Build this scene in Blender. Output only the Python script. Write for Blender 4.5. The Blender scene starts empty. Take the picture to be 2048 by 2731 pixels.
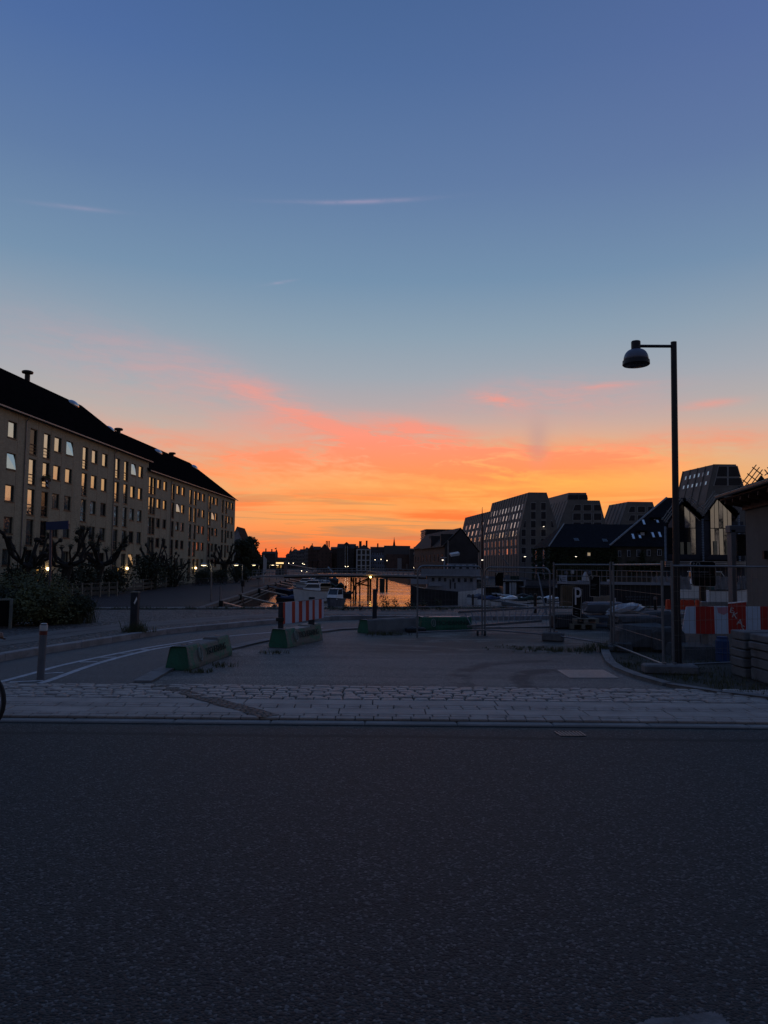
import bpy, math, random
from mathutils import Vector, Matrix
random.seed(11)
scene = bpy.context.scene
COL = scene.collection
PI = math.pi
rad = math.radians

# ------------------------------------------------------------------ camera
H, F = 1.75, 1972.0
PITCH, ROLL = math.atan(143.5 / F), rad(0.6)
CAM_R = Matrix.Rotation(PI / 2 + PITCH, 3, 'X') @ Matrix.Rotation(ROLL, 3, 'Z')
cam_data = bpy.data.cameras.new('camera')
cam = bpy.data.objects.new('camera', cam_data)
COL.objects.link(cam)
cam.matrix_world = Matrix.Translation((0, 0, H)) @ CAM_R.to_4x4()
cam_data.sensor_fit = 'VERTICAL'
cam_data.sensor_height = 36
cam_data.sensor_width = 27
cam_data.lens = 36 * F / 2731
cam_data.clip_start = 0.05
cam_data.clip_end = 6000
scene.camera = cam
scene.view_settings.view_transform = 'Standard'
scene.view_settings.look = 'None'
scene.view_settings.exposure = 0
scene.view_settings.gamma = 1
scene.cycles.use_denoising = True
scene.cycles.max_bounces = 6
scene.cycles.sample_clamp_indirect = 4

# measuring on the photograph: a pixel of it, met with a level, a depth or a plane
def ray(px, py):
    return CAM_R @ Vector(((px - 1024) / F, -(py - 1365.5) / F, -1))
def G(px, py, z=0.0):
    d = ray(px, py); return Vector((0, 0, H)) + d * ((z - H) / d.z)
def D(px, py, Y):
    d = ray(px, py); return Vector((0, 0, H)) + d * (Y / d.y)
def PL(px, py, p0, n):
    d = ray(px, py); o = Vector((0, 0, H))
    return o + d * ((p0 - o).dot(n) / d.dot(n))
def AE(px, py):
    d = ray(px, py).normalized()
    return math.degrees(math.atan2(d.x, d.y)), math.degrees(math.asin(d.z))
def lin(r, g, b):
    f = lambda c: (c / 255 / 12.92) if c <= 10 else ((c / 255 + .055) / 1.055) ** 2.4
    return (f(r), f(g), f(b))

# ------------------------------------------------------------------ sky: dusk gradient with lit clouds
class Nodes:
    def __init__(s, tree):
        s.t = tree; s.n = tree.nodes; s.l = tree.links
    def new(s, kind, **kw):
        n = s.n.new(kind)
        for k, v in kw.items(): setattr(n, k, v)
        return n
    def put(s, sock, v):
        if hasattr(v, 'is_linked') or isinstance(v, bpy.types.NodeSocket): s.l.new(v, sock)
        else: sock.default_value = v
    def m(s, op, a, b=0.0, c=None, clamp=False):
        n = s.new('ShaderNodeMath', operation=op); n.use_clamp = clamp
        s.put(n.inputs[0], a); s.put(n.inputs[1], b)
        if c is not None: s.put(n.inputs[2], c)
        return n.outputs[0]
    def mix(s, f, a, b, mode='MIX'):
        n = s.new('ShaderNodeMix', data_type='RGBA', blend_type=mode)
        s.put(n.inputs[0], f)
        for i, v in ((6, a), (7, b)):
            s.put(n.inputs[i], v if isinstance(v, bpy.types.NodeSocket) else (*v[:3], 1))
        return n.outputs[2]
    def ramp(s, f, stops, interp='LINEAR'):
        n = s.new('ShaderNodeValToRGB'); cr = n.color_ramp; cr.interpolation = interp
        while len(cr.elements) < len(stops): cr.elements.new(1)
        for e, (p, c) in zip(cr.elements, stops):
            e.position = p
        for e, (p, c) in zip(cr.elements, stops):
            e.color = (*c, 1) if len(c) == 3 else c
        s.put(n.inputs[0], f); return n.outputs[0]
    def vec(s, x, y, z=0.0):
        n = s.new('ShaderNodeCombineXYZ')
        for i, v in enumerate((x, y, z)): s.put(n.inputs[i], v)
        return n.outputs[0]
    def noise(s, v, scale, detail=4, rough=.5, dist=0.0, out=0):
        n = s.new('ShaderNodeTexNoise'); s.put(n.inputs['Vector'], v)
        n.inputs['Scale'].default_value = scale; n.inputs['Detail'].default_value = detail
        n.inputs['Roughness'].default_value = rough; n.inputs['Distortion'].default_value = dist
        return n.outputs[out]
    def smooth(s, v, a, b, lo=0.0, hi=1.0):
        n = s.new('ShaderNodeMapRange', interpolation_type='SMOOTHSTEP')
        s.put(n.inputs[0], v)
        for i, x in zip((1, 2, 3, 4), (a, b, lo, hi)): n.inputs[i].default_value = x
        return n.outputs[0]

def build_sky():
    w = bpy.data.worlds.new('World'); scene.world = w; w.use_nodes = True
    N = Nodes(w.node_tree); N.n.clear()
    tc = N.new('ShaderNodeTexCoord')
    sx = N.new('ShaderNodeSeparateXYZ'); N.l.new(tc.outputs['Generated'], sx.inputs[0])
    X, Y, Z = sx.outputs
    deg = 180 / PI
    el = N.m('MULTIPLY', N.m('ARCSINE', Z), deg)
    az = N.m('MULTIPLY', N.m('ARCTAN2', X, Y), deg)
    el01 = N.m('DIVIDE', el, 90.0, clamp=True)
    west = [(0, (255, 106, 55)), (1.0, (255, 118, 58)), (2.2, (252, 142, 74)), (3.4, (246, 160, 90)), (5, (246, 172, 102)), (6.5, (246, 176, 112)),
            (8.2, (236, 175, 138)), (10, (214, 174, 158)), (12, (184, 170, 170)), (14.5, (160, 168, 178)),
            (17.5, (141, 161, 178)), (21.5, (117, 146, 174)), (28, (97, 125, 165)), (35, (79, 109, 156)), (39, (72, 102, 150)),
            (50, (68, 96, 144)), (90, (70, 98, 142))]
    east = [(0, (92, 84, 80)), (4, (112, 100, 88)), (8, (104, 100, 94)), (14, (86, 88, 98)), (24, (72, 82, 108)), (40, (68, 90, 130)), (90, (70, 98, 142))]
    rw = N.ramp(el01, [(e / 90, lin(*c)) for e, c in west])
    re = N.ramp(el01, [(e / 90, lin(*c)) for e, c in east])
    side = [(0, (232, 132, 92)), (3, (236, 156, 108)), (6, (230, 172, 130)), (8.5, (208, 180, 158)), (11, (186, 177, 171)), (14, (166, 170, 178)), (17.5, (144, 161, 177)),
            (21.5, (118, 146, 174)), (28, (96, 124, 165)), (35, (78, 108, 160)), (39, (72, 101, 154)), (50, (68, 96, 144)), (90, (70, 98, 142))]
    rs = N.ramp(el01, [(e / 90, lin(*c)) for e, c in side])
    rw = N.mix(N.smooth(N.m('ABSOLUTE', N.m('SUBTRACT', az, 5.0)), 9.0, 30.0), rw, rs)
    # how far round from the afterglow
    az0 = N.m('COSINE', N.m('MULTIPLY', N.m('SUBTRACT', az, 4.0), PI / 180))
    fw = N.smooth(az0, -0.15, 0.80)
    col = N.mix(fw, re, rw)
    # yellow heart of the afterglow
    def gauss(a0, e0, sa, se, tilt=0.0):
        da = N.m('SUBTRACT', az, a0)
        de = N.m('SUBTRACT', N.m('SUBTRACT', el, e0), N.m('MULTIPLY', da, tilt))
        q = N.m('ADD', N.m('POWER', N.m('ABSOLUTE', N.m('DIVIDE', da, sa)), 2.0), N.m('POWER', N.m('ABSOLUTE', N.m('DIVIDE', de, se)), 2.0))
        return N.m('EXPONENT', N.m('MULTIPLY', q, -1.0))
    def S(dx, dy):            # a point of the 1659-wide view of the photograph
        return AE(dx * 1.2345, dy * 1.2345)
    k = 0.0314                # degrees per such pixel
    col = N.mix(N.m('MULTIPLY', gauss(*S(1180, 1035), 13, 2.6), .75), col, lin(255, 184, 78))
    # teal-grey lift between the blue and the warm band
    # cloud texture, stretched along the horizon
    v1 = N.vec(N.m('MULTIPLY', az, .055), N.m('ADD', N.m('MULTIPLY', el, .26), N.m('MULTIPLY', az, .012)))
    n1 = N.m('ADD', N.m('MULTIPLY', N.noise(v1, 1.5, 6, .6, .9), .56), N.m('MULTIPLY', N.noise(v1, 5.0, 7, .66, 1.4), .44))
    v2 = N.vec(N.m('MULTIPLY', az, .045), N.m('ADD', N.m('MULTIPLY', el, .85), N.m('MULTIPLY', az, -.02)), 3.7)
    n2 = N.noise(v2, 1.0, 6, .58, .5)
    tot = None
    for (dx, dy, wx, wy, a, tilt) in [(840, 962, 250, 44, 1.25, -.13), (1010, 1004, 240, 44, 1.15, -.03), (1260, 985, 210, 32, .7, -.10), (690, 1000, 210, 42, .75, -.05), (900, 925, 110, 20, .8, -.15), (1000, 1075, 330, 30, .6, .0),
                                      (560, 850, 150, 36, .46, -.34), (1075, 863, 52, 13, .75, -.18), (1315, 832, 70, 7, .45, .03), (1538, 872, 60, 9, .5, .06),
                                      (1530, 955, 190, 34, .62, .04), (1190, 860, 220, 46, .36, .0), (300, 790, 260, 70, .30, -.2), (640, 895, 110, 20, .40, -.26),
                                      (430, 990, 220, 55, .6, -.2)]:
        a0, e0 = S(dx, dy)
        g = N.m('MULTIPLY', gauss(a0, e0, wx * k, wy * k, tilt), a)
        tot = g if tot is None else N.m('ADD', tot, g)
    tex = N.m('ADD', N.m('MULTIPLY', N.m('SUBTRACT', n1, .5), 6.6), .86)
    tex = N.m('MAXIMUM', tex, 0.0)
    cf = N.m('MULTIPLY', N.m('MINIMUM', N.m('MULTIPLY', tot, tex), 1.0), .86, clamp=True)
    cc = N.ramp(el01, [(0, lin(255, 110, 55)), (4.5 / 90, lin(255, 138, 62)), (7 / 90, lin(255, 146, 88)), (9.5 / 90, lin(253, 146, 114)), (12 / 90, lin(244, 156, 140)), (15 / 90, lin(222, 160, 156)), (22 / 90, lin(170, 160, 180))])
    col = N.mix(cf, col, cc)
    # low bars of cloud, orange and olive grey
    low = N.m('MULTIPLY', N.m('MULTIPLY', N.smooth(el, 6.6, 3.4), N.smooth(el, -.3, .7)), N.m('POWER', fw, 2.0))
    bar = N.m('MULTIPLY', N.smooth(n2, .48, .60), low)
    col = N.mix(N.m('MULTIPLY', bar, .85), col, lin(255, 118, 56))
    v3 = N.vec(N.m('MULTIPLY', az, .06), N.m('ADD', N.m('MULTIPLY', el, .9), N.m('MULTIPLY', az, .015)), 9.1)
    n3 = N.noise(v3, 1.1, 6, .6, .6)
    olive = N.m('MULTIPLY', N.m('MULTIPLY', N.smooth(n3, .46, .60), low), gauss(-6, 3.8, 17, 2.6))
    col = N.mix(N.m('MULTIPLY', olive, .8), col, lin(186, 140, 104))
    # dark drift of smoke by the notch in the cloud, and contrails
    col = N.mix(N.m('MULTIPLY', gauss(*S(1162, 950), 26 * k, 50 * k), .40), col, lin(176, 148, 152))
    for (dx, dy, wx, wy, a, tilt) in [(770, 436, 150, 4.5, .34, .045), (165, 449, 75, 4.2, .22, .07), (603, 611, 32, 3.2, .36, .2)]:
        g = gauss(*S(dx, dy), wx * k, wy * k, tilt)
        col = N.mix(N.m('MULTIPLY', N.m('MULTIPLY', g, a), N.smooth(n1, .3, .6)), col, lin(196, 172, 196))
    # a trace of mauve high up on one side, and broad unevenness
    col = N.mix(N.m('MULTIPLY', gauss(30, 34, 22, 12), .25), col, lin(100, 106, 156))
    below = N.smooth(el, -6.0, -.2)
    col = N.mix(below, lin(34, 34, 42), col)
    # the glow itself is brighter than the picture can hold: its red runs past white
    sc = N.new('ShaderNodeSeparateColor'); N.l.new(col, sc.inputs[0]); r_ = sc.outputs[0]
    r2 = N.m('ADD', r_, N.m('MULTIPLY', N.m('MAXIMUM', N.m('SUBTRACT', r_, .88), 0.0), 1.8))
    cb = N.new('ShaderNodeCombineColor'); N.l.new(r2, cb.inputs[0]); N.l.new(sc.outputs[1], cb.inputs[1]); N.l.new(sc.outputs[2], cb.inputs[2]); col = cb.outputs[0]
    bg = N.new('ShaderNodeBackground'); N.l.new(col, bg.inputs[0]); bg.inputs[1].default_value = 1.0
    out = N.new('ShaderNodeOutputWorld'); N.l.new(bg.outputs[0], out.inputs[0])
    w.cycles.sampling_method = 'MANUAL'; w.cycles.sample_map_resolution = 1024
build_sky()
# ------------------------------------------------------------------ materials
def M(name, col, rough=.75, metal=0.0, var=.22, scale=2.0, bump=0.0, bscale=30.0, spec=.5, tint=None, emit=None, space='Object', detail=5):
    m = bpy.data.materials.new(name); m.use_nodes = True
    N = Nodes(m.node_tree); b = N.n['Principled BSDF']
    b.inputs['Roughness'].default_value = rough; b.inputs['Metallic'].default_value = metal
    b.inputs['Specular IOR Level'].default_value = spec
    co = N.new('ShaderNodeTexCoord').outputs[space]
    n = N.noise(co, scale, detail, .6, .3)
    n2 = N.noise(co, scale * 7.3, 3, .6)
    f = N.m('ADD', N.m('MULTIPLY', n, .7), N.m('MULTIPLY', n2, .3))
    f = N.smooth(f, .32, .68)
    lo = tuple(c * (1 - var) for c in col); hi = tuple(min(1, c * (1 + var)) for c in (tint or col))
    N.l.new(N.mix(f, lo, hi), b.inputs['Base Color'])
    N.l.new(N.smooth(n2, .3, .7, max(0.02, rough - .1), min(1, rough + .1)), b.inputs['Roughness'])
    if bump:
        bn = N.new('ShaderNodeBump'); bn.inputs['Strength'].default_value = bump; bn.inputs['Distance'].default_value = .02
        N.l.new(N.noise(co, bscale, 4, .65), bn.inputs['Height']); N.l.new(bn.outputs[0], b.inputs['Normal'])
    if emit:
        b.inputs['Emission Color'].default_value = (*emit[0], 1); b.inputs['Emission Strength'].default_value = emit[1]
    return m

# ------------------------------------------------------------------ mesh collector
class MB:
    def __init__(s): s.v = []; s.f = []; s.mi = []; s.sm = []; s.cur = 0; s.smooth = False
    def add(s, vs, fs):
        o = len(s.v); s.v += [tuple(v) for v in vs]
        for f in fs:
            s.f.append(tuple(i + o for i in f)); s.mi.append(s.cur); s.sm.append(s.smooth)
        return s
    def box(s, x0, y0, z0, x1, y1, z1):
        v = [(x, y, z) for z in (z0, z1) for y in (y0, y1) for x in (x0, x1)]
        return s.add(v, [(0, 2, 3, 1), (4, 5, 7, 6), (0, 1, 5, 4), (1, 3, 7, 5), (3, 2, 6, 7), (2, 0, 4, 6)])
    def obox(s, c, size, rz=0.0, mat=None):
        R = mat or Matrix.Rotation(rz, 3, 'Z'); c = Vector(c); h = [q / 2 for q in size]
        v = [c + R @ Vector((x, y, z)) for z in (-h[2], h[2]) for y in (-h[1], h[1]) for x in (-h[0], h[0])]
        return s.add(v, [(0, 2, 3, 1), (4, 5, 7, 6), (0, 1, 5, 4), (1, 3, 7, 5), (3, 2, 6, 7), (2, 0, 4, 6)])
    def bbox(s, c, size, rz=0.0, bev=.02, mat=None):     # box with chamfered edges
        R = mat or Matrix.Rotation(rz, 3, 'Z'); c = Vector(c); hx, hy, hz = [q / 2 for q in size]; b = bev
        ring = lambda ax, ay, z: [(-ax + b, -ay, z), (ax - b, -ay, z), (ax, -ay + b, z), (ax, ay - b, z), (ax - b, ay, z), (-ax + b, ay, z), (-ax, ay - b, z), (-ax, -ay + b, z)]
        rs = [ring(hx - b, hy - b, -hz), ring(hx, hy, -hz + b), ring(hx, hy, hz - b), ring(hx - b, hy - b, hz)]
        v = [c + R @ Vector(p) for r in rs for p in r]
        f = [tuple(range(7, -1, -1)), tuple(range(24, 32))]
        for k in range(3):
            for i in range(8): f.append((k * 8 + i, k * 8 + (i + 1) % 8, k * 8 + 8 + (i + 1) % 8, k * 8 + 8 + i))
        return s.add(v, f)
    def hexa(s, bot, top):                 # two quads of points
        return s.add(list(bot) + list(top), [(3, 2, 1, 0), (4, 5, 6, 7), (0, 1, 5, 4), (1, 2, 6, 5), (2, 3, 7, 6), (3, 0, 4, 7)])
    def prism(s, poly, z0, z1):
        n = len(poly); z = (lambda q, d: d if len(q) < 3 else q[2] + d)
        v = [(p[0], p[1], z0) for p in poly] + [(p[0], p[1], z1) for p in poly]
        return s.add(v, [tuple(range(n - 1, -1, -1)), tuple(range(n, 2 * n))] + [(i, (i + 1) % n, n + (i + 1) % n, n + i) for i in range(n)])
    def extrude(s, pts, dvec):             # planar 3D polygon given a thickness
        n = len(pts); pts = [Vector(p) for p in pts]; d = Vector(dvec)
        return s.add(pts + [p + d for p in pts], [tuple(range(n - 1, -1, -1)), tuple(range(n, 2 * n))] + [(i, (i + 1) % n, n + (i + 1) % n, n + i) for i in range(n)])
    def poly(s, pts): return s.add(pts, [tuple(range(len(pts)))])
    def tube(s, pts, r, n=6, cap=True):
        pts = [Vector(p) for p in pts]; rs = r if isinstance(r, (list, tuple)) else [r] * len(pts)
        vs = []; up = None
        for i, p in enumerate(pts):
            t = (pts[min(i + 1, len(pts) - 1)] - pts[max(i - 1, 0)])
            t = t.normalized() if t.length > 1e-9 else Vector((0, 0, 1))
            if up is None:
                up = t.orthogonal().normalized()
                if abs(t.z) < .9: up = (Vector((0, 0, 1)) - t * t.z).normalized()
            else:
                up = (up - t * up.dot(t)); up = up.normalized() if up.length > 1e-6 else t.orthogonal().normalized()
            sd = t.cross(up)
            for k in range(n):
                a = 2 * PI * (k + .5) / n
                vs.append(p + (up * math.cos(a) + sd * math.sin(a)) * rs[i])
        fs = []
        for i in range(len(pts) - 1):
            for k in range(n): fs.append((i * n + k, i * n + (k + 1) % n, (i + 1) * n + (k + 1) % n, (i + 1) * n + k))
        if cap: fs += [tuple(range(n - 1, -1, -1)), tuple(range((len(pts) - 1) * n, len(pts) * n))]
        return s.add(vs, fs)
    def bar(s, a, b, w, h=None):           # straight rectangular bar
        a, b = Vector(a), Vector(b); d = b - a; L = d.length; d.normalize()
        u = Vector((0, 0, 1)); u = (u - d * u.dot(d)); u = u.normalized() if u.length > 1e-4 else Vector((0, 1, 0))
        m = Matrix((d, u.cross(d), u)).transposed()
        return s.obox((a + b) / 2, (L, w, h or w), mat=m)
    def lathe(s, prof, c=(0, 0, 0), n=20, mat=None):
        c = Vector(c); R = mat or Matrix.Identity(3); v = []; f = []
        for r, z in prof:
            for k in range(n):
                a = 2 * PI * k / n; v.append(c + R @ Vector((r * math.cos(a), r * math.sin(a), z)))
        for i in range(len(prof) - 1):
            for k in range(n): f.append((i * n + k, i * n + (k + 1) % n, (i + 1) * n + (k + 1) % n, (i + 1) * n + k))
        f += [tuple(range(n - 1, -1, -1)), tuple(range((len(prof) - 1) * n, len(prof) * n))]
        return s.add(v, f)
    def ball(s, c, r, n=10, m=7, jit=0.0, rng=random):
        rx, ry, rz = r if isinstance(r, (tuple, list)) else (r, r, r); c = Vector(c)
        v = [c + Vector((0, 0, -rz))]; f = []
        for i in range(1, m):
            t = PI * i / m
            for k in range(n):
                a = 2 * PI * k / n; j = 1 + rng.uniform(-jit, jit)
                v.append(c + Vector((rx * math.sin(t) * math.cos(a) * j, ry * math.sin(t) * math.sin(a) * j, -rz * math.cos(t) * j)))
        v.append(c + Vector((0, 0, rz)))
        for k in range(n): f.append((0, 1 + (k + 1) % n, 1 + k)); f.append((len(v) - 1, 1 + (m - 2) * n + k, 1 + (m - 2) * n + (k + 1) % n))
        for i in range(m - 2):
            for k in range(n): f.append((1 + i * n + k, 1 + i * n + (k + 1) % n, 1 + (i + 1) * n + (k + 1) % n, 1 + (i + 1) * n + k))
        return s.add(v, f)
    def leaves(s, c, r, n, size, rng, shell=.35, flat=False):   # loose leaf-sized faces through a volume
        c = Vector(c); rx, ry, rz = r
        for _ in range(n):
            while True:
                p = Vector((rng.uniform(-1, 1), rng.uniform(-1, 1), rng.uniform(-1, 1)))
                if shell < p.length < 1: break
            p = c + Vector((p.x * rx, p.y * ry, p.z * rz))
            a = Vector((rng.gauss(0, 1), rng.gauss(0, 1), rng.gauss(0, .7))).normalized()
            b = a.orthogonal().normalized(); q = size * rng.uniform(.6, 1.4)
            s.add([p - a * q * .6, p + b * q * .38, p + a * q * .6, p - b * q * .38], [(0, 1, 2, 3)])
        return s
    def blades(s, c, rx, ry, n, h, rng, w=.012, lean=.35):      # upright grass blades
        for _ in range(n):
            a = rng.uniform(0, 2 * PI); q = math.sqrt(rng.random())
            p = Vector((c[0] + rx * q * math.cos(a), c[1] + ry * q * math.sin(a), c[2]))
            hh = h * rng.uniform(.4, 1.15); d = Vector((rng.uniform(-lean, lean), rng.uniform(-lean, lean), 1)) * hh
            t = rng.uniform(0, PI); u = Vector((math.cos(t), math.sin(t), 0)) * w
            s.add([p - u, p + u, p + d * .55 + u * .7, p + d * Vector((1, 1, 1)).x + Vector((d.x, d.y, 0)) * .4, p + d * .55 - u * .7], [(0, 1, 2, 3, 4)])
        return s
    def build(s, name, mats, parent=None, at=None, local=False):
        me = bpy.data.meshes.new(name)
        o0 = Vector(at) if at is not None else (Vector((0, 0, 0)) if local else wloc(parent))
        me.from_pydata([(v[0] - o0.x, v[1] - o0.y, v[2] - o0.z) for v in s.v], [], s.f)
        mats = mats if isinstance(mats, (list, tuple)) else [mats]
        for m in mats: me.materials.append(m)
        if len(mats) > 1: me.polygons.foreach_set('material_index', s.mi)
        if any(s.sm): me.polygons.foreach_set('use_smooth', s.sm)
        o = bpy.data.objects.new(name, me); COL.objects.link(o)
        if parent is not None: o.parent = parent
        if at is not None: o.location = o0 if parent is None else o0 - wloc(parent)
        return o

def wloc(o):
    p = Vector((0, 0, 0))
    while o is not None: p += o.location; o = o.parent
    return p
def tag(o, label=None, cat=None, group=None, kind=None):
    for k, v in (('label', label), ('category', cat), ('group', group), ('kind', kind)):
        if v: o[k] = v
    return o
def thing(name, label, cat, loc=(0, 0, 0), rz=0.0, group=None):
    o = bpy.data.objects.new(name, None); COL.objects.link(o)
    o.location = loc; o.rotation_euler = (0, 0, rz); o.empty_display_size = .1
    return tag(o, label, cat, group)
KIDS = {}
def copy_tree(o, parent=None):
    c = o.copy(); COL.objects.link(c)
    if parent is not None: c.parent = parent
    for ch in list(o.children): copy_tree(ch, c)
    return c
def clone(o, label, loc, rz=0.0, group=None, scale=None):
    c = copy_tree(o); c.location = loc; c.rotation_euler = (0, 0, rz); c['label'] = label
    if group: c['group'] = group
    if scale: c.scale = scale
    return c
def structure(name, mb, mats): return tag(mb.build(name, mats), kind='structure')
def text_part(name, body, size, mat, parent, loc, rx, rz, depth=.003, align='CENTER', shear=0.0, ry=0.0, sx=1.0, label=None):
    cu = bpy.data.curves.new(name, 'FONT'); cu.body = body; cu.size = size; cu.extrude = depth; cu.align_x = align; cu.align_y = 'CENTER'; cu.shear = shear
    t = bpy.data.objects.new(name, cu); COL.objects.link(t)
    dg = bpy.context.evaluated_depsgraph_get()
    me = bpy.data.meshes.new_from_object(t.evaluated_get(dg)); bpy.data.objects.remove(t)
    me.name = name; me.materials.clear(); me.materials.append(mat)
    o = bpy.data.objects.new(name, me); COL.objects.link(o); o.parent = parent
    o.location = loc; o.rotation_euler = (rx, ry, rz); o.scale = (sx, 1, 1)
    return tag(o, label)
# ------------------------------------------------------------------ shared materials
def asphalt(name, base, grain=110.0, bstr=.9, patch=.16, blue=1.0):
    m = bpy.data.materials.new(name); m.use_nodes = True; N = Nodes(m.node_tree); b = N.n['Principled BSDF']
    co = N.new('ShaderNodeTexCoord').outputs['Object']
    vo = N.new('ShaderNodeTexVoronoi'); N.l.new(co, vo.inputs['Vector']); vo.inputs['Scale'].default_value = grain
    chip = N.new('ShaderNodeSeparateColor'); N.l.new(vo.outputs['Color'], chip.inputs[0])
    big = N.noise(co, .55, 5, .6, .4); mid = N.noise(co, 4.0, 5, .65, .3)
    st = N.vec(0, 0); mp = N.new('ShaderNodeMapping'); N.l.new(co, mp.inputs[0]); mp.inputs['Scale'].default_value = (.12, 2.2, 1)
    track = N.noise(mp.outputs[0], 1.0, 3, .5, .2)
    f = N.m('ADD', N.m('MULTIPLY', N.smooth(big, .3, .7), .45), N.m('MULTIPLY', N.smooth(track, .35, .65), .55))
    c0 = tuple(c * (1 - patch) for c in base); c1 = tuple(c * (1 + patch) for c in base)
    col = N.mix(f, c0, c1)
    col = N.mix(N.smooth(chip.outputs[0], .72, .98, 0, .9), col, tuple(c * 4.2 for c in base))
    col = N.mix(N.smooth(chip.outputs[1], .55, .9, 0, .8), col, tuple(c * .28 for c in base))
    spots = N.noise(co, 13.0, 2, .5); col = N.mix(N.smooth(spots, .70, .76, 0, .75), col, tuple(c * .35 for c in base))
    vc = N.new('ShaderNodeTexVoronoi', feature='DISTANCE_TO_EDGE'); N.l.new(co, vc.inputs['Vector'])
    N.l.new(N.m('ADD', N.m('MULTIPLY', mid, 1.0), 0.0), vc.inputs['Randomness']); vc.inputs['Scale'].default_value = .33
    N.l.new(col, b.inputs['Base Color'])
    b.inputs['Roughness'].default_value = .72
    b.inputs['Specular IOR Level'].default_value = .55
    h = N.m('ADD', N.m('MULTIPLY', vo.outputs['Distance'], -1.1), N.m('MULTIPLY', N.noise(co, grain * .35, 3, .6), 1.2))
    bn = N.new('ShaderNodeBump'); bn.inputs['Strength'].default_value = bstr; bn.inputs['Distance'].default_value = .006
    N.l.new(h, bn.inputs['Height'])
    bn2 = N.new('ShaderNodeBump'); bn2.inputs['Strength'].default_value = .25; bn2.inputs['Distance'].default_value = .05
    N.l.new(bn.outputs[0], b.inputs['Normal']); N.n.remove(bn2)
    return m
ROAD = asphalt('road_asphalt', (.029, .0305, .031), 76, 1.0, .03)
ROAD.node_tree.nodes['Principled BSDF'].inputs['Specular IOR Level'].default_value = .34
def road_wear(m):
    N = Nodes(m.node_tree); b = N.n['Principled BSDF']; old = b.inputs['Base Color'].links[0].from_socket
    co = N.new('ShaderNodeTexCoord').outputs['Object']; sp = N.new('ShaderNodeSeparateXYZ'); N.l.new(co, sp.inputs[0]); X, Y, _ = sp.outputs
    wob = N.m('ADD', Y, N.m('MULTIPLY', N.m('SUBTRACT', N.noise(co, .7, 5, .6), .5), .22))
    seam = N.m('MULTIPLY', N.smooth(wob, 7.50, 7.56), N.smooth(wob, 7.68, 7.60))
    col = N.mix(N.m('MULTIPLY', seam, .85), old, (.008, .008, .009))
    gut = N.m('MULTIPLY', N.smooth(wob, 7.66, 7.80), N.smooth(N.noise(co, 2.5, 5, .65), .35, .65))
    col = N.mix(N.m('MULTIPLY', gut, .45), col, (.055, .052, .050))
    mp = N.new('ShaderNodeMapping'); N.l.new(co, mp.inputs[0]); mp.inputs['Scale'].default_value = (.5, 1.6, 1)
    oil = N.smooth(N.noise(mp.outputs[0], 1.1, 6, .68, .8), .64, .74)
    col = N.mix(N.m('MULTIPLY', oil, .10), col, (.014, .014, .016))
    # meandering hairline cracks
    v = N.new('ShaderNodeTexVoronoi', feature='DISTANCE_TO_EDGE'); v.inputs['Scale'].default_value = .42
    wv = N.new('ShaderNodeVectorMath', operation='ADD'); N.l.new(co, wv.inputs[0]); N.l.new(N.noise(co, 1.7, 5, .7, 0, 1), wv.inputs[1]); N.l.new(wv.outputs[0], v.inputs['Vector'])
    crack = N.m('MULTIPLY', N.smooth(v.outputs['Distance'], .0065, .002), N.smooth(N.noise(co, .45, 2, .5), .50, .60))
    col = N.mix(N.m('MULTIPLY', crack, .8), col, (.010, .010, .011)); N.l.new(col, b.inputs['Base Color'])
road_wear(ROAD)
PATHM = asphalt('path_asphalt', (.074, .069, .066), 160, .6, .2)
def no_sheen(m): m.node_tree.nodes['Principled BSDF'].inputs['Specular IOR Level'].default_value = .12; return m
PLAZA = asphalt('plaza_asphalt', (.030, .029, .033), 60, .5, .3); no_sheen(PLAZA)

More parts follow.
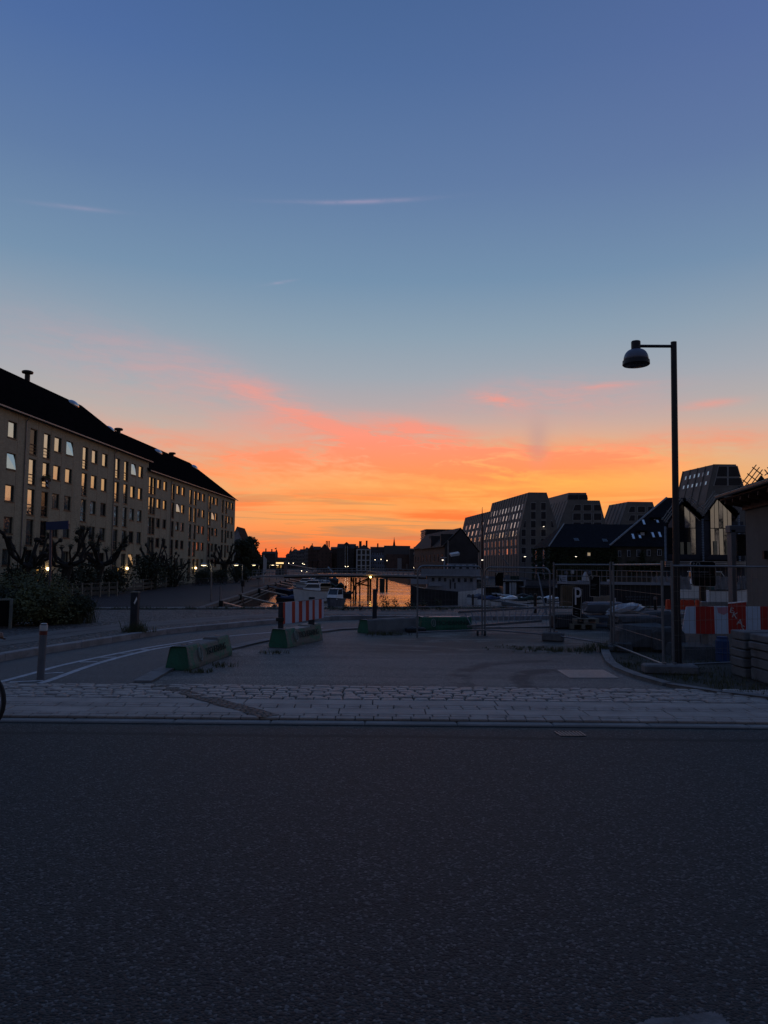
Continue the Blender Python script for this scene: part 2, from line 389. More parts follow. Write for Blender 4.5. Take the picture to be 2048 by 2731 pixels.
def yard_material():
    m = asphalt('yard_gravel', (.132, .115, .103), 120, .9, .42); N = Nodes(m.node_tree); b = N.n['Principled BSDF']
    old = b.inputs['Base Color'].links[0].from_socket
    co = N.new('ShaderNodeTexCoord').outputs['Object']; sp = N.new('ShaderNodeSeparateXYZ'); N.l.new(co, sp.inputs[0])
    X, Y, _ = sp.outputs
    # curved tyre scuffs: bands along circles about a turning point, broken up by noise
    dx = N.m('SUBTRACT', X, 3.0); dy = N.m('SUBTRACT', Y, 11.1)
    r = N.m('SQRT', N.m('ADD', N.m('MULTIPLY', dx, dx), N.m('MULTIPLY', N.m('MULTIPLY', dy, dy), .55)))
    wob = N.noise(co, .8, 4, .6, .3)
    band = N.m('SINE', N.m('MULTIPLY', N.m('ADD', r, N.m('MULTIPLY', wob, .35)), 7.0))
    reg = N.m('MULTIPLY', N.smooth(r, .5, .9), N.smooth(r, 2.7, 1.7))
    left = N.smooth(X, 3.9, 3.0)
    scuff = N.m('MULTIPLY', N.m('MULTIPLY', N.smooth(band, .1, .9), reg), N.m('MULTIPLY', left, N.smooth(N.noise(co, 1.4, 4, .6), .36, .52)))
    col = N.mix(N.m('MULTIPLY', scuff, .85), old, (.022, .021, .023))
    # damp earth lying along the far side of the yard
    mp = N.new('ShaderNodeMapping'); N.l.new(co, mp.inputs[0]); mp.inputs['Scale'].default_value = (.55, 1.3, 1)
    earth = N.m('MULTIPLY', N.smooth(N.noise(mp.outputs[0], 1.3, 6, .65, .8), .38, .52), N.m('MULTIPLY', N.smooth(Y, 13.6, 15.4), N.smooth(X, -1.2, .4)))
    col = N.mix(N.m('MULTIPLY', earth, .85), col, (.040, .033, .026))
    edge = N.m('MULTIPLY', N.smooth(N.noise(co, 3.0, 5, .6, .6), .45, .6), N.smooth(N.m('ADD', X, N.m('MULTIPLY', Y, -.22)), -4.6, -5.9))
    col = N.mix(N.m('MULTIPLY', edge, .6), col, (.04, .036, .03))
    N.l.new(col, b.inputs['Base Color'])
    return m
YARD = yard_material()

def stone_cobble(name, c, scale, rnd=.8):
    m = bpy.data.materials.new(name); m.use_nodes = True; N = Nodes(m.node_tree); b = N.n['Principled BSDF']
    co = N.new('ShaderNodeTexCoord').outputs['Object']
    v = N.new('ShaderNodeTexVoronoi', feature='DISTANCE_TO_EDGE'); N.l.new(co, v.inputs['Vector']); v.inputs['Scale'].default_value = scale; v.inputs['Randomness'].default_value = rnd
    v2 = N.new('ShaderNodeTexVoronoi'); N.l.new(co, v2.inputs['Vector']); v2.inputs['Scale'].default_value = scale; v2.inputs['Randomness'].default_value = rnd
    s = N.new('ShaderNodeSeparateColor'); N.l.new(v2.outputs['Color'], s.inputs[0])
    col = N.mix(s.outputs[0], tuple(q * .55 for q in c), tuple(q * 1.5 for q in c))
    g = N.smooth(v.outputs['Distance'], .02, .09)
    N.l.new(N.mix(g, tuple(q * .22 for q in c), col), b.inputs['Base Color']); b.inputs['Roughness'].default_value = .7
    bn = N.new('ShaderNodeBump'); bn.inputs['Strength'].default_value = 1; bn.inputs['Distance'].default_value = .05
    N.l.new(N.m('ADD', N.smooth(v.outputs['Distance'], 0, .3), N.m('MULTIPLY', s.outputs[1], .6)), bn.inputs['Height']); N.l.new(bn.outputs[0], b.inputs['Normal'])
    return m
COBBLE = stone_cobble('field_cobbles', (.10, .096, .094), 7.5)
GRAN = M('granite', (.21, .205, .21), .7, 0, .25, 3, .5, 60, tint=(.24, .23, .235))
SETT = M('granite_setts', (.30, .262, .24), .55, 0, .32, 5, .7, 45)
SLAB = M('concrete_pavers', (.33, .28, .25), .75, 0, .22, 2.2, .45, 90)
SLAB2 = M('concrete_small_pavers', (.295, .25, .225), .75, 0, .25, 3.0, .45, 90)
JOINT = M('joint_sand', (.022, .021, .022), .9, 0, .3, 8, .4, 90)
DARKSTRIP = asphalt('strip_asphalt', (.070, .070, .076), 70, 1.0, .3)
WHITEP = M('road_paint', (.40, .40, .42), .7, 0, .32, 9, .3, 80)
EARTH = M('dark_earth', (.040, .035, .028), .95, 0, .45, 2.5, .9, 22)
GRASSM = M('grass_blades', (.055, .070, .026), .8, 0, .4, 3, tint=(.075, .075, .035))
QWALL = M('quay_wall_stone', (.10, .095, .09), .85, 0, .35, 1.2, .7, 8)

# ------------------------------------------------------------------ levels: road 0, forecourt .05, walk .17, quay -1.3, water -2.6
ZQ, ZW = -1.3, -2.6
KA, KB = Vector((-4.04, 8.08)), Vector((4.18, 8.14))
def kerb_y(x): return 8.08 + (x + 4.04) * (.06 / 8.22)
CA, CB = Vector((-10.28, 25.82)), Vector((9.43, 30.26))
def cop_y(x): return CA.y + (x - CA.x) * (CB.y - CA.y) / (CB.x - CA.x)

mb = MB(); mb.poly([(-70, -30, .035), (70, -30, .035), (70, kerb_y(70), .035), (-70, kerb_y(-70), .035)])
structure('road', mb, ROAD)
# forecourt body: everything between the road kerb and the drop to the quay
mb = MB(); xs = (-60, -15.2, 14, 60)
far = [(60, cop_y(14) + 1), (14, cop_y(14)), (-10.4, cop_y(-10.4)), (-15.2, cop_y(-15.2) - .3), (-60, cop_y(-15.2) - 1)]
mb.prism([(-60, kerb_y(-60) + .15), (60, kerb_y(60) + .15)] + far, -3.4, .05)
structure('forecourt_ground', mb, YARD)
# kerb along the road, one stone after another
mb = MB(); x = -24.0; rng = random.Random(3)
while x < 24:
    L = rng.uniform(.95, 1.1)
    mb.bbox((x + L / 2, kerb_y(x + L / 2) + .075, -.032 + rng.uniform(-.002, .002)), (L - .006, .15, .17), rz=.0073, bev=.012); x += L
structure('road_kerb', mb, M('kerb_concrete', (.19, .178, .172), .75, 0, .2, 3, .4, 60))
mb = MB(); mb.poly([(-24, kerb_y(-24) - .045, .038), (24, kerb_y(24) - .045, .038), (24, kerb_y(24) + .02, .038), (-24, kerb_y(-24) + .02, .038)]); structure('gutter_joint', mb, M('gutter_black', (.008, .008, .009), .9))  # flat black strip along the kerb foot
# pavement band of slabs and small pavers, then long setts; each stone modelled
mb = MB(); mb.cur = 2
mb.poly([(-24, kerb_y(-24) + .15, .056), (24, kerb_y(24) + .15, .056), (24, kerb_y(24) + 2.34, .056), (-24, kerb_y(-24) + 2.34, .056)])
y0 = .155
for (w, L, mi) in ((.125, .21, 1), (.125, .21, 1), (.31, .95, 0), (.12, .20, 1), (.12, .20, 1), (.32, 1.6, 0)):
    x = -17 + rng.random() * L
    while x < 17:
        l = L * rng.uniform(.94, 1.06); mb.cur = mi
        mb.bbox((x + l / 2, kerb_y(x + l / 2) + y0 + w / 2, .052 + rng.uniform(-.002, .003)), (l - .011, w - .011, .05), rz=.0073 + rng.uniform(-.006, .006) * (mi), bev=.006); x += l
    y0 += w
structure('pavement', mb, [SLAB, SLAB2, JOINT])
mb = MB(); y0 += .02
for r in range(7):
    w = .148; x = -17 + rng.random() * .3
    while x < 17:
        l = rng.uniform(.15, .27)
        mb.bbox((x + l / 2, kerb_y(x + l / 2) + y0 + w / 2 + rng.uniform(-.003, .003), .045 + rng.uniform(-.008, .008)), (l - .016, w - .026 + rng.uniform(-.004, .003), .075), rz=.0073, bev=.014,
                mat=Matrix.Rotation(rng.uniform(-.03, .03), 3, 'Y') @ Matrix.Rotation(rng.uniform(-.03, .03), 3, 'X') @ Matrix.Rotation(.0073 + rng.uniform(-.010, .010), 3, 'Z')); x += l
    y0 += w
COB_FAR = y0
structure('sett_strip', mb, SETT)
# diagonal band of filled-in dark setts across the pavement
a, b_ = G(425, 1826, .09), G(722, 1908, .09)
dd = (b_ - a); dd.z = 0; L = dd.length; dd.normalize(); sd = Vector((-dd.y, dd.x, 0)); n = 40; E1, E2 = [], []; rng = random.Random(2)
for i in range(n + 1):
    c = a + dd * (L * i / n); E1.append(c + sd * (.115 + rng.uniform(-.018, .018))); E2.append(c - sd * (.115 + rng.uniform(-.018, .018)))
mb = MB()
for i in range(n): mb.poly([(q.x, q.y, .0835) for q in (E2[i], E2[i + 1], E1[i + 1], E1[i])])
structure('diagonal_pavement_strip', mb, stone_cobble('small_dark_setts', (.115, .105, .098), 13, .5))

# cycle path bending away, with kerbs and paint
def gl(pts, z): return [G(x, y, z) for x, y in pts]
farK = gl([(-235, 1811), (-150, 1793), (0, 1764.5), (99, 1746.6), (247, 1723), (370, 1702), (480, 1687), (593, 1677), (720, 1664), (850, 1656), (964, 1652)], .06) + [Vector((3.4, 23.75, 0)), Vector((9, 25.6, 0)), Vector((14, 27.2, 0))]
nearK = gl([(358, 1819), (400, 1796), (449, 1774.5), (520, 1748), (617, 1725), (715, 1704), (867, 1682), (964, 1675)], .06) + [Vector((3.0, 20.9, 0)), Vector((9, 22.6, 0)), Vector((14, 24.0, 0))]
yb = kerb_y(0) + COB_FAR + .02
def smooth_line(pts, k=5):
    out = []
    P = [pts[0]] + list(pts) + [pts[-1]]
    for i in range(1, len(P) - 2):
        for j in range(k):
            t = j / k; p0, p1, p2, p3 = P[i - 1], P[i], P[i + 1], P[i + 2]
            out.append(.5 * ((2 * p1) + (p2 - p0) * t + (2 * p0 - 5 * p1 + 4 * p2 - p3) * t * t + (3 * p1 - p0 - 3 * p2 + p3) * t ** 3))
    return out + [pts[-1]]
farS, nearS = smooth_line(farK), smooth_line(nearK)
mb = MB()
def fan(A, B, z):
    for i in range(59):
        pa = [A[int(t / 60 * (len(A) - 1))] for t in (i, i + 1)]; pb = [B[int(t / 60 * (len(B) - 1))] for t in (i, i + 1)]
        mb.add([(pa[0].x, pa[0].y, z), (pa[1].x, pa[1].y, z), (pb[1].x, pb[1].y, z), (pb[0].x, pb[0].y, z)], [(3, 2, 1, 0)])
poly = [(farS[0].x, yb, .056), (nearS[0].x, yb, .056)] + [(p.x, p.y, .056) for p in nearS] + [(p.x, p.y, .056) for p in reversed(farS)]
mb.poly(poly); structure('cycle_path', mb, PATHM)
def offset(line, d):
    out = []
    for i, p in enumerate(line):
        t = line[min(i + 1, len(line) - 1)] - line[max(i - 1, 0)]; t.z = 0; t.normalize(); out.append(p + Vector((-t.y, t.x, 0)) * d)
    return out
def kerb_stones(mb, line, w, z0, z1, L=1.0, gap=.012):
    acc = [0.0]
    for i in range(1, len(line)): acc.append(acc[-1] + (line[i] - line[i - 1]).length)
    def at(s):
        for i in range(1, len(acc)):
            if s <= acc[i]: return line[i - 1].lerp(line[i], (s - acc[i - 1]) / max(1e-6, acc[i] - acc[i - 1]))
        return line[-1]
    s = 0.0
    while s + L < acc[-1]:
        a, b = at(s + gap / 2), at(s + L - gap / 2); t = (b - a).normalized(); nrm = Vector((-t.y, t.x, 0)) * w
        zz = random.uniform(-.006, .004)
        q = [a, b, b + nrm, a + nrm]; bv = .012; ins = [(.012, .012), (-.012, .012), (-.012, -.012), (.012, -.012)]
        top = [p + t * i[0] + Vector((-t.y, t.x, 0)) * i[1] for p, i in zip(q, ins)]
        mb.hexa([(p.x, p.y, z0) for p in q], [(p.x, p.y, z1 + zz - bv) for p in q])
        mb.hexa([(p.x, p.y, z1 + zz - bv) for p in q], [(p.x, p.y, z1 + zz) for p in top]); s += L
mb = MB(); kerb_stones(mb, farS, .16, .0, .185, 1.05); structure('cycle_path_kerb', mb, GRAN)
mb = MB(); kerb_stones(mb, nearS, -.24, .0, .085, .95); structure('yard_kerb', mb, M('worn_kerb', (.155, .15, .15), .8, 0, .3, 3, .5, 40))
# walk beyond the path: setts by the kerb, flat slabs, then cobbles up to the coping
o1 = offset(farS, .16); i0 = 0
mb = MB()
mb.poly([(p.x, p.y, .165) for p in o1[i0:]] + [(14, cop_y(14) - .8, .165), (-10.2, cop_y(-10.2) - .8, .165), (-15, 24, .165), (-40, 22, .165), (-40, yb, .165), (o1[0].x, yb, .165)])
structure('cobbled_walk', mb, COBBLE)
mb = MB(); L1, L2 = offset(farS, .95), offset(farS, 2.15)
for i in range(0, len(L1) - 1): mb.poly([(q.x, q.y, .170) for q in (L1[i], L1[i + 1], L2[i + 1], L2[i])])
structure('paved_walk', mb, M('walk_slabs', (.115, .107, .102), .8, 0, .25, 1.6, .4, 40))
mb = MB(); Lm = offset(farS, 1.5)
for i in range(0, len(Lm) - 1):
    q = (Lm[i + 1] - Lm[i]).normalized(); nn = Vector((-q.y, q.x, 0)) * .035
    mb.poly([(v.x, v.y, .174) for v in (Lm[i], Lm[i + 1], Lm[i + 1] + nn, Lm[i] + nn)])
structure('walk_joint_line', mb, JOINT)

def stripe(mb, pts, w, z=.0605):
    P = smooth_line(gl(pts, .056), 4); A, B = offset(P, w / 2), offset(P, -w / 2)
    for i in range(len(P) - 1): mb.poly([(q.x, q.y, z) for q in (B[i], B[i + 1], A[i + 1], A[i])])
mb = MB()
stripe(mb, [(-60, 1832), (0, 1819), (50, 1806), (95, 1794), (167, 1774), (294, 1747), (398, 1727), (462, 1717), (546, 1704), (640, 1694), (720, 1687), (861, 1673)], .10)
stripe(mb, [(104, 1823), (135, 1814), (223, 1782), (294, 1760), (398, 1734), (462, 1723), (520, 1713), (590, 1704)], .11)
for a, b in [((26, 1819.5), (115, 1816)), ((117, 1797), (169, 1794)), ((213, 1766.5), (260, 1765)), ((261, 1754.5), (310, 1753)), ((320, 1743.5), (355, 1742)), ((376, 1734), (397, 1732.5))]:
    stripe(mb, [a, b], .085, .0615)
structure('path_marking', mb, WHITEP)
# corner of a worn painted mark on the road, and a dark patch
P = [(1690, 2731), (1740, 2716), (1800, 2712), (1850, 2703), (1900, 2697), (1925, 2706), (1945, 2731), (1985, 2790), (2010, 2870), (1700, 2870), (1650, 2760)]
P2 = []; rr = random.Random(4)
for a, b in zip(P, P[1:] + P[:1]):
    for q in range(14): f = q / 14; P2.append((a[0] + (b[0] - a[0]) * f + rr.gauss(0, 2.6), a[1] + (b[1] - a[1]) * f + rr.gauss(0, 1.6)))
mb = MB(); mb.poly([(q.x, q.y, .039) for q in gl(P2, .039)][::-1]); structure('road_marking', mb, M('worn_road_paint', (.12, .12, .125), .75, 0, .5, 9, .8, 60))

# coping and the strip of rough growth by the drop
mb = MB(); x = -14.8
while x < 14:
    L = 1.18; m = x + L / 2; mb.bbox((m, cop_y(m) - .12, .06), (L - .01, .34, .30), rz=math.atan2(CB.y - CA.y, CB.x - CA.x), bev=.02); x += 1.2 * math.cos(.22)
structure('quay_coping', mb, M('coping_stone', (.19, .185, .17), .85, 0, .35, 2, .6, 30))
mb = MB(); mb.poly([(-14.5, cop_y(-14.5) - .75, .178), (14, cop_y(14) - .75, .178), (14, cop_y(14) - .28, .178), (-14.5, cop_y(-14.5) - .28, .178)])
structure('edge_soil', mb, EARTH)
mb = MB(); rng = random.Random(5)
for i in range(420):
    x = rng.uniform(-10, 12); mb.blades((x, cop_y(x) - .5, .17), .12, .16, 7, rng.choice((.06, .09, .14)), rng, .006)
tag(mb.build('edge_grass', GRASSM), kind='stuff')

# quay on the near side of the canal basin, its wall, and the far bank
QE = [(-9.0, cop_y(-9) + .0), (-11.2, 40), (-12.55, 57.3), (-13.34, 69.9), (-16.9, 117), (-18.5, 140), (-26, 260), (-40, 480)]
mb = MB(); mb.prism([(-160, 22), (-11, 25.2)] + QE + [(-160, 480)], -4, ZQ)
structure('quay_promenade', mb, [PLAZA])
mb = MB()
for a, b in zip(QE[:-2], QE[1:-1]):
    A, B = Vector((a[0] - .12, a[1], ZQ + .06)), Vector((b[0] - .12, b[1], ZQ + .06)); mb.bar(A, B, .42, .26)
structure('quay_edge_kerb', mb, QWALL)
mb = MB()
for dz, dx in ((-.30, .16), (-.62, .18)):
    for a, b in zip(QE[:4], QE[1:5]): mb.bar((a[0] + dx, a[1] + .4, ZQ + dz), (b[0] + dx, b[1] - .4, ZQ + dz), .14, .10)
structure('quay_timber_rail', mb, M('weathered_timber', (.17, .15, .13), .85, 0, .3, 4, .5, 20))
RB = [(70, 58), (37, 66), (29, 97), (17, 122), (11.5, 147), (6, 178), (2, 232), (-4, 330), (-10, 430), (300, 430), (300, 52)]
mb = MB(); mb.prism(RB, -4, ZQ); structure('far_bank', mb, PLAZA)
mb = MB(); mb.prism([(-900, 500), (900, 500), (900, 4500), (-900, 4500)], -4, -1.6); structure('harbour_quay', mb, PLAZA)

def water_material():
    m = bpy.data.materials.new('canal_water'); m.use_nodes = True; N = Nodes(m.node_tree); b = N.n['Principled BSDF']
    b.inputs['Base Color'].default_value = (.012, .016, .018, 1); b.inputs['Roughness'].default_value = .07; b.inputs['IOR'].default_value = 1.33
    b.inputs['Specular IOR Level'].default_value = 1.0; b.inputs['Coat Weight'].default_value = 1.0; b.inputs['Coat Roughness'].default_value = .07; b.inputs['Coat IOR'].default_value = 1.33
    co = N.new('ShaderNodeTexCoord').outputs['Object']
    def rip(sx, sy, sc, det, off):
        mp = N.new('ShaderNodeMapping'); N.l.new(co, mp.inputs[0]); mp.inputs['Scale'].default_value = (sx, sy, 1); mp.inputs['Location'].default_value = (off, off, 0)
        return N.noise(mp.outputs[0], sc, det, .55, .3)
    calm = N.smooth(rip(.03, .09, 1, 3, 4), .35, .65, .35, 1.0)
    h = N.m('ADD', N.m('MULTIPLY', rip(.22, 1.0, .8, 3, 0), .75), N.m('MULTIPLY', rip(.35, 1.3, 2.6, 3, 7), .25))
    bn = N.new('ShaderNodeBump'); N.l.new(N.m('MULTIPLY', h, calm), bn.inputs['Height']); bn.inputs['Strength'].default_value = 1.0; bn.inputs['Distance'].default_value = .17
    N.l.new(bn.outputs[0], b.inputs['Normal']); N.l.new(bn.outputs[0], b.inputs['Coat Normal'])
    return m
mb = MB(); mb.poly([(-700, 20, ZW), (700, 20, ZW), (700, 520, ZW), (-700, 520, ZW)]); structure('canal_water', mb, water_material())
# ------------------------------------------------------------------ materials for the buildings
BRICK = M('buff_brick', (.25, .215, .155), .9, 0, .16, 1.2, .35, 14, tint=(.24, .20, .15))
def brick_wall(name, c, sc=4.0):
    m = bpy.data.materials.new(name); m.use_nodes = True; N = Nodes(m.node_tree); b = N.n['Principled BSDF']
    co = N.new('ShaderNodeTexCoord').outputs['Object']; sp = N.new('ShaderNodeSeparateXYZ'); N.l.new(co, sp.inputs[0])
    br = N.new('ShaderNodeTexBrick'); N.l.new(N.vec(sp.outputs[1], sp.outputs[2]), br.inputs['Vector'])
    br.inputs['Scale'].default_value = sc; br.inputs['Brick Width'].default_value = .9; br.inputs['Row Height'].default_value = .30; br.inputs['Mortar Size'].default_value = .02
    for i, k in ((1, .82), (2, 1.1), (3, .75)): br.inputs[i].default_value = (*[q * k for q in c], 1)
    mp = N.new('ShaderNodeMapping'); N.l.new(co, mp.inputs[0]); mp.inputs['Scale'].default_value = (1, .9, .16)
    st = N.noise(mp.outputs[0], 1.2, 5, .6)
    N.l.new(N.mix(N.smooth(st, .4, .75, 0, .35), br.outputs[0], tuple(q * .45 for q in c)), b.inputs['Base Color']); b.inputs['Roughness'].default_value = .9
    return m
BUFF = brick_wall('buff_brickwork', (.385, .35, .245))
REDB = brick_wall('dark_red_brickwork', (.13, .055, .038), 3)
ROOF = M('dark_roof_tiles', (.0075, .007, .008), .95, 0, .3, 2, .4, 12, spec=0)
SLATE = M('slate_roof', (.017, .017, .021), .85, 0, .25, 1.5, .4, 8, spec=.05)
FRAME = M('dark_window_frame', (.022, .018, .016), .5, 0, .2, 4)
GLASS = M('window_glass', (.56, .66, .68), .025, .96, .03, .6)
GLASSD = M('dark_window_glass', (.012, .014, .018), .06, 0, .2, 1, spec=.5)
ZINC = M('zinc', (.22, .22, .23), .5, .6, .2, 3)
STEEL = M('galvanised_steel', (.17, .18, .20), .45, .45, .2, 6)
BLACKM = M('black_metal', (.018, .018, .020), .5, .3, .2, 5)
WOODD = M('dark_timber', (.050, .038, .028), .85, 0, .35, 5, .5, 25)
BARK = M('bark', (.030, .026, .022), .95, 0, .4, 4, .8, 14)
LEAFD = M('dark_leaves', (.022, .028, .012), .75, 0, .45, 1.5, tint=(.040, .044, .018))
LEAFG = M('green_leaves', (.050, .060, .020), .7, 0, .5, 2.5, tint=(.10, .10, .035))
WARM = M('warm_lamp', (.9, .7, .4), .5, 0, 0, 1, emit=((1.0, .66, .30), 7))
WHITEL = M('pale_lamp', (.9, .85, .7), .5, 0, 0, 1, emit=((1.0, .74, .38), 5))
AMBER = M('lit_doorway', (.5, .3, .1), .6, 0, .2, 2, emit=((1.0, .50, .09), .22))
WHITE = M('white_paint', (.62, .62, .64), .5, 0, .15, 3)

# ------------------------------------------------------------------ long brick apartment block, two stepped halves
FA = Vector((-33.45, 64, 0)); FU = Vector((.0610, .998, 0)).normalized(); FN = Vector((FU.y, -FU.x, 0))
def fac(px, py): 
    p = PL(px, py, FA, FN); return (p - FA).dot(FU), p.z
def fp(s, z, out=0.0): return FA + FU * s + FN * out + Vector((0, 0, z))

def make_pane(parent, s0, s1, z0, z1, mat, tilt):
    mb = MB(); n = FN + FU * tilt[0] + Vector((0, 0, tilt[1])); n.normalize()
    # pane set back in its frame; a slight tilt as every real sash has
    q = [fp(s0, z0, -.17), fp(s1, z0, -.17), fp(s1, z1, -.17), fp(s0, z1, -.17)]; c = sum(q, Vector()) / 4
    q = [p - FN * ((p - c).dot(n) / n.dot(FN)) for p in q]
    mb.extrude(q, -FN * .02); return mb.build('pane', mat, parent)
def make_window(parent, s0, s1, z0, z1, tall, mat, tilt, op):
    w = .085; mb = MB()
    def rect(a0, a1, b0, b1, o0, o1): mb.hexa([fp(a0, b0, o0), fp(a1, b0, o0), fp(a1, b0, o1), fp(a0, b0, o1)], [fp(a0, b1, o0), fp(a1, b1, o0), fp(a1, b1, o1), fp(a0, b1, o1)])
    for a0, a1, b0, b1 in ((s0, s1, z0, z0 + w), (s0, s1, z1 - w, z1), (s0, s0 + w, z0 + w, z1 - w), (s1 - w, s1, z0 + w, z1 - w)): rect(a0, a1, b0, b1, -.20, -.10)
    rect(s0 - .05, s1 + .05, z0 - .07, z0, -.15, .05)
    if tall:
        for k in range(3): rect(s0, s1, z0 + .35 + k * .3, z0 + .38 + k * .3, -.05, -.03)
        rect(s0 + w, s1 - w, z0 + .95, z0 + 1.02, -.19, -.12)
    f = mb.build('window', FRAME, parent)
    if op:      # sash hung open at the foot
        mb = MB(); q = [fp(s0 + w, z0 + w, -.02), fp(s1 - w, z0 + w, .10), fp(s1 - w, z1 - w, -.12), fp(s0 + w, z1 - w, -.12)]
        mb.extrude(q, -FN * .025); mb.build('pane', mat, f)
    else: make_pane(f, s0 + w, s1 - w, z0 + w, z1 - w, mat, tilt)

def block(name, label, s0, s1, zb, ze, cols, rows, hS, hT, pipes, ridge, hip0, hip1, seed):
    rng = random.Random(seed); root = thing(name, label, 'apartment building', fp((s0 + s1) / 2, zb))
    DW = 12.0; mb = MB(); op = []
    Q = lambda a, b, c, d, o=0.0: mb.poly([fp(a, c, o), fp(b, c, o), fp(b, d, o), fp(a, d, o)])
    prev = s0
    for (c, kind) in sorted(cols):
        hw = .70 if kind == 'S' else .62
        a, b = c - hw, c + hw
        if a < prev: a = prev + .05
        Q(prev, a, zb, ze); z = zb
        for r in sorted(rows):
            h = hS if kind == 'S' else hT
            z0 = r if kind == 'S' else r - (hT - hS) ; z1 = z0 + h
            Q(a, b, z, z0); z = z1
            for (p, q) in (((a, z0), (b, z0)), ((b, z0), (b, z1)), ((b, z1), (a, z1)), ((a, z1), (a, z0))):
                mb.poly([fp(p[0], p[1], 0), fp(q[0], q[1], 0), fp(q[0], q[1], -.22), fp(p[0], p[1], -.22)])
            Q(a, b, z0, z1, -.22); op.append((a, b, z0, z1, kind, r))
        Q(a, b, z, ze); prev = b
    Q(prev, s1, zb, ze)
    for s in (s0, s1): mb.poly([fp(s, zb), fp(s, ze), fp(s, ze, -DW), fp(s, zb, -DW)])
    mb.poly([fp(s0, zb, -DW), fp(s1, zb, -DW), fp(s1, ze, -DW), fp(s0, ze, -DW)])
    mb.cur = 1                                   # dark movement joints beside the window strips
    for (c, kind) in sorted(cols):
        hw = .70 if kind == 'S' else .62; e = c + hw + .12
        if e < s1 - .2: mb.hexa([fp(e, zb + .3, .004), fp(e + .045, zb + .3, .004), fp(e + .045, zb + .3, -.01), fp(e, zb + .3, -.01)], [fp(e, ze - .1, .004), fp(e + .045, ze - .1, .004), fp(e + .045, ze - .1, -.01), fp(e, ze - .1, -.01)])
    mb.build('wall', [BUFF, FRAME], root)
    nr = len(rows)
    for (a, b, z0, z1, kind, r) in op:
        k = list(rows).index(r); lit = rng.random()
        drawn = lit < (.04, .04, .22, .30, .30)[k]
        tilt = (rng.gauss(0, .006), rng.gauss(0, .010) - .004)
        if drawn: tilt = (tilt[0], tilt[1])
        make_window(root, a, b, z0, z1, kind == 'T', GLASSD if drawn else GLASS, tilt, kind == 'S' and rng.random() < .09)
    # hipped roof with gutter
    ov = .38; zr = ridge; mb = MB()
    e0, e1 = s0 - (.0 if hip0 is None else ov), s1 + ov
    A, B, C_, Dd = fp(e0, ze, ov), fp(e1, ze, ov), fp(e1, ze, -DW - ov), fp(e0, ze, -DW - ov)
    r0, r1 = fp(e0 if hip0 is None else s0 + hip0, zr, -DW / 2), fp(s1 - hip1, zr, -DW / 2)
    mb.add([A, B, C_, Dd, r0, r1], [(0, 1, 5, 4), (1, 2, 5), (2, 3, 4, 5), (3, 0, 4), (3, 2, 1, 0)])
    roof = mb.build('roof', ROOF, root)
    mb = MB(); mb.bar(fp(e0, ze - .04, ov + .05), fp(e1, ze - .04, ov + .05), .13, .12); mb.build('gutter', ZINC, root)
    for p in pipes:
        mb = MB(); mb.tube([fp(p, zb + .4, .08), fp(p, ze - .5, .08), fp(p, ze - .1, ov)], .055, 6); mb.build('drainpipe', ZINC, root)
    n = (B - A).cross(r0 - A).normalized()
    return root, roof, A, n
s_step = fac(396, 1256)[0]; s_end = fac(626, 1400)[0]
def colset(lst): return [(fac(px, py)[0], k) for px, py, k in lst]
c1 = colset([(34, 1140, 'S'), (90, 1165, 'T'), (126, 1180, 'T'), (155, 1180, 'S'), (186, 1190, 'S'), (228, 1210, 'T'), (253, 1213, 'S'), (280, 1222, 'S'),
             (314, 1240, 'T'), (337, 1247, 'T'), (356, 1247, 'S'), (376, 1254, 'S')])
sp0 = c1[0][0]
c1 += [(sp0 - 3.2, 'S'), (sp0 - 6.6, 'T'), (sp0 - 9.5, 'S'), (sp0 - 12.4, 'S'), (sp0 - 16, 'T')]
c2 = colset([(396.5, 1290, 'T'), (411, 1290, 'T'), (424.5, 1290, 'S'), (441, 1296, 'S'), (462, 1305, 'T'), (475.5, 1306, 'S'), (489, 1311, 'S'), (509, 1322, 'T'),
             (521, 1325, 'T'), (531, 1324, 'S'), (543, 1328, 'S'), (560, 1340, 'T'), (568, 1340, 'S'), (578, 1343, 'S'), (594, 1355, 'T'), (603, 1357, 'T'), (610, 1350, 'S'), (619, 1353, 'S')])
c2[0] = (c2[0][0] + .75, 'T')
ze1, ze2 = fac(200, 1157)[1], fac(500, 1290)[1]
pip1 = [fac(66, 1200)[0], fac(305, 1230)[0]]; pip2 = [fac(457, 1300)[0], fac(555, 1340)[0]]
rt1, roof1, ra1, rn1 = block('apartment_block', 'tall buff brick apartment block with dark hipped roof, the higher half by the street', -26, s_step, -1.4, ze1, c1,
      [12.8 - 2.85 * k for k in range(5)], 1.5, 2.45, pip1, ze1 + 6.0, None, 7.2, 4)
rt2, roof2, ra2, rn2 = block('apartment_block', 'lower buff brick apartment block whose hipped end meets the sunset sky', s_step + .02, s_end, -1.4, ze2, c2,
      [12.05 - 2.70 * k for k in range(5)], 1.30, 2.30, pip2, ze2 + 5.9, -3.0, 9.5, 8)
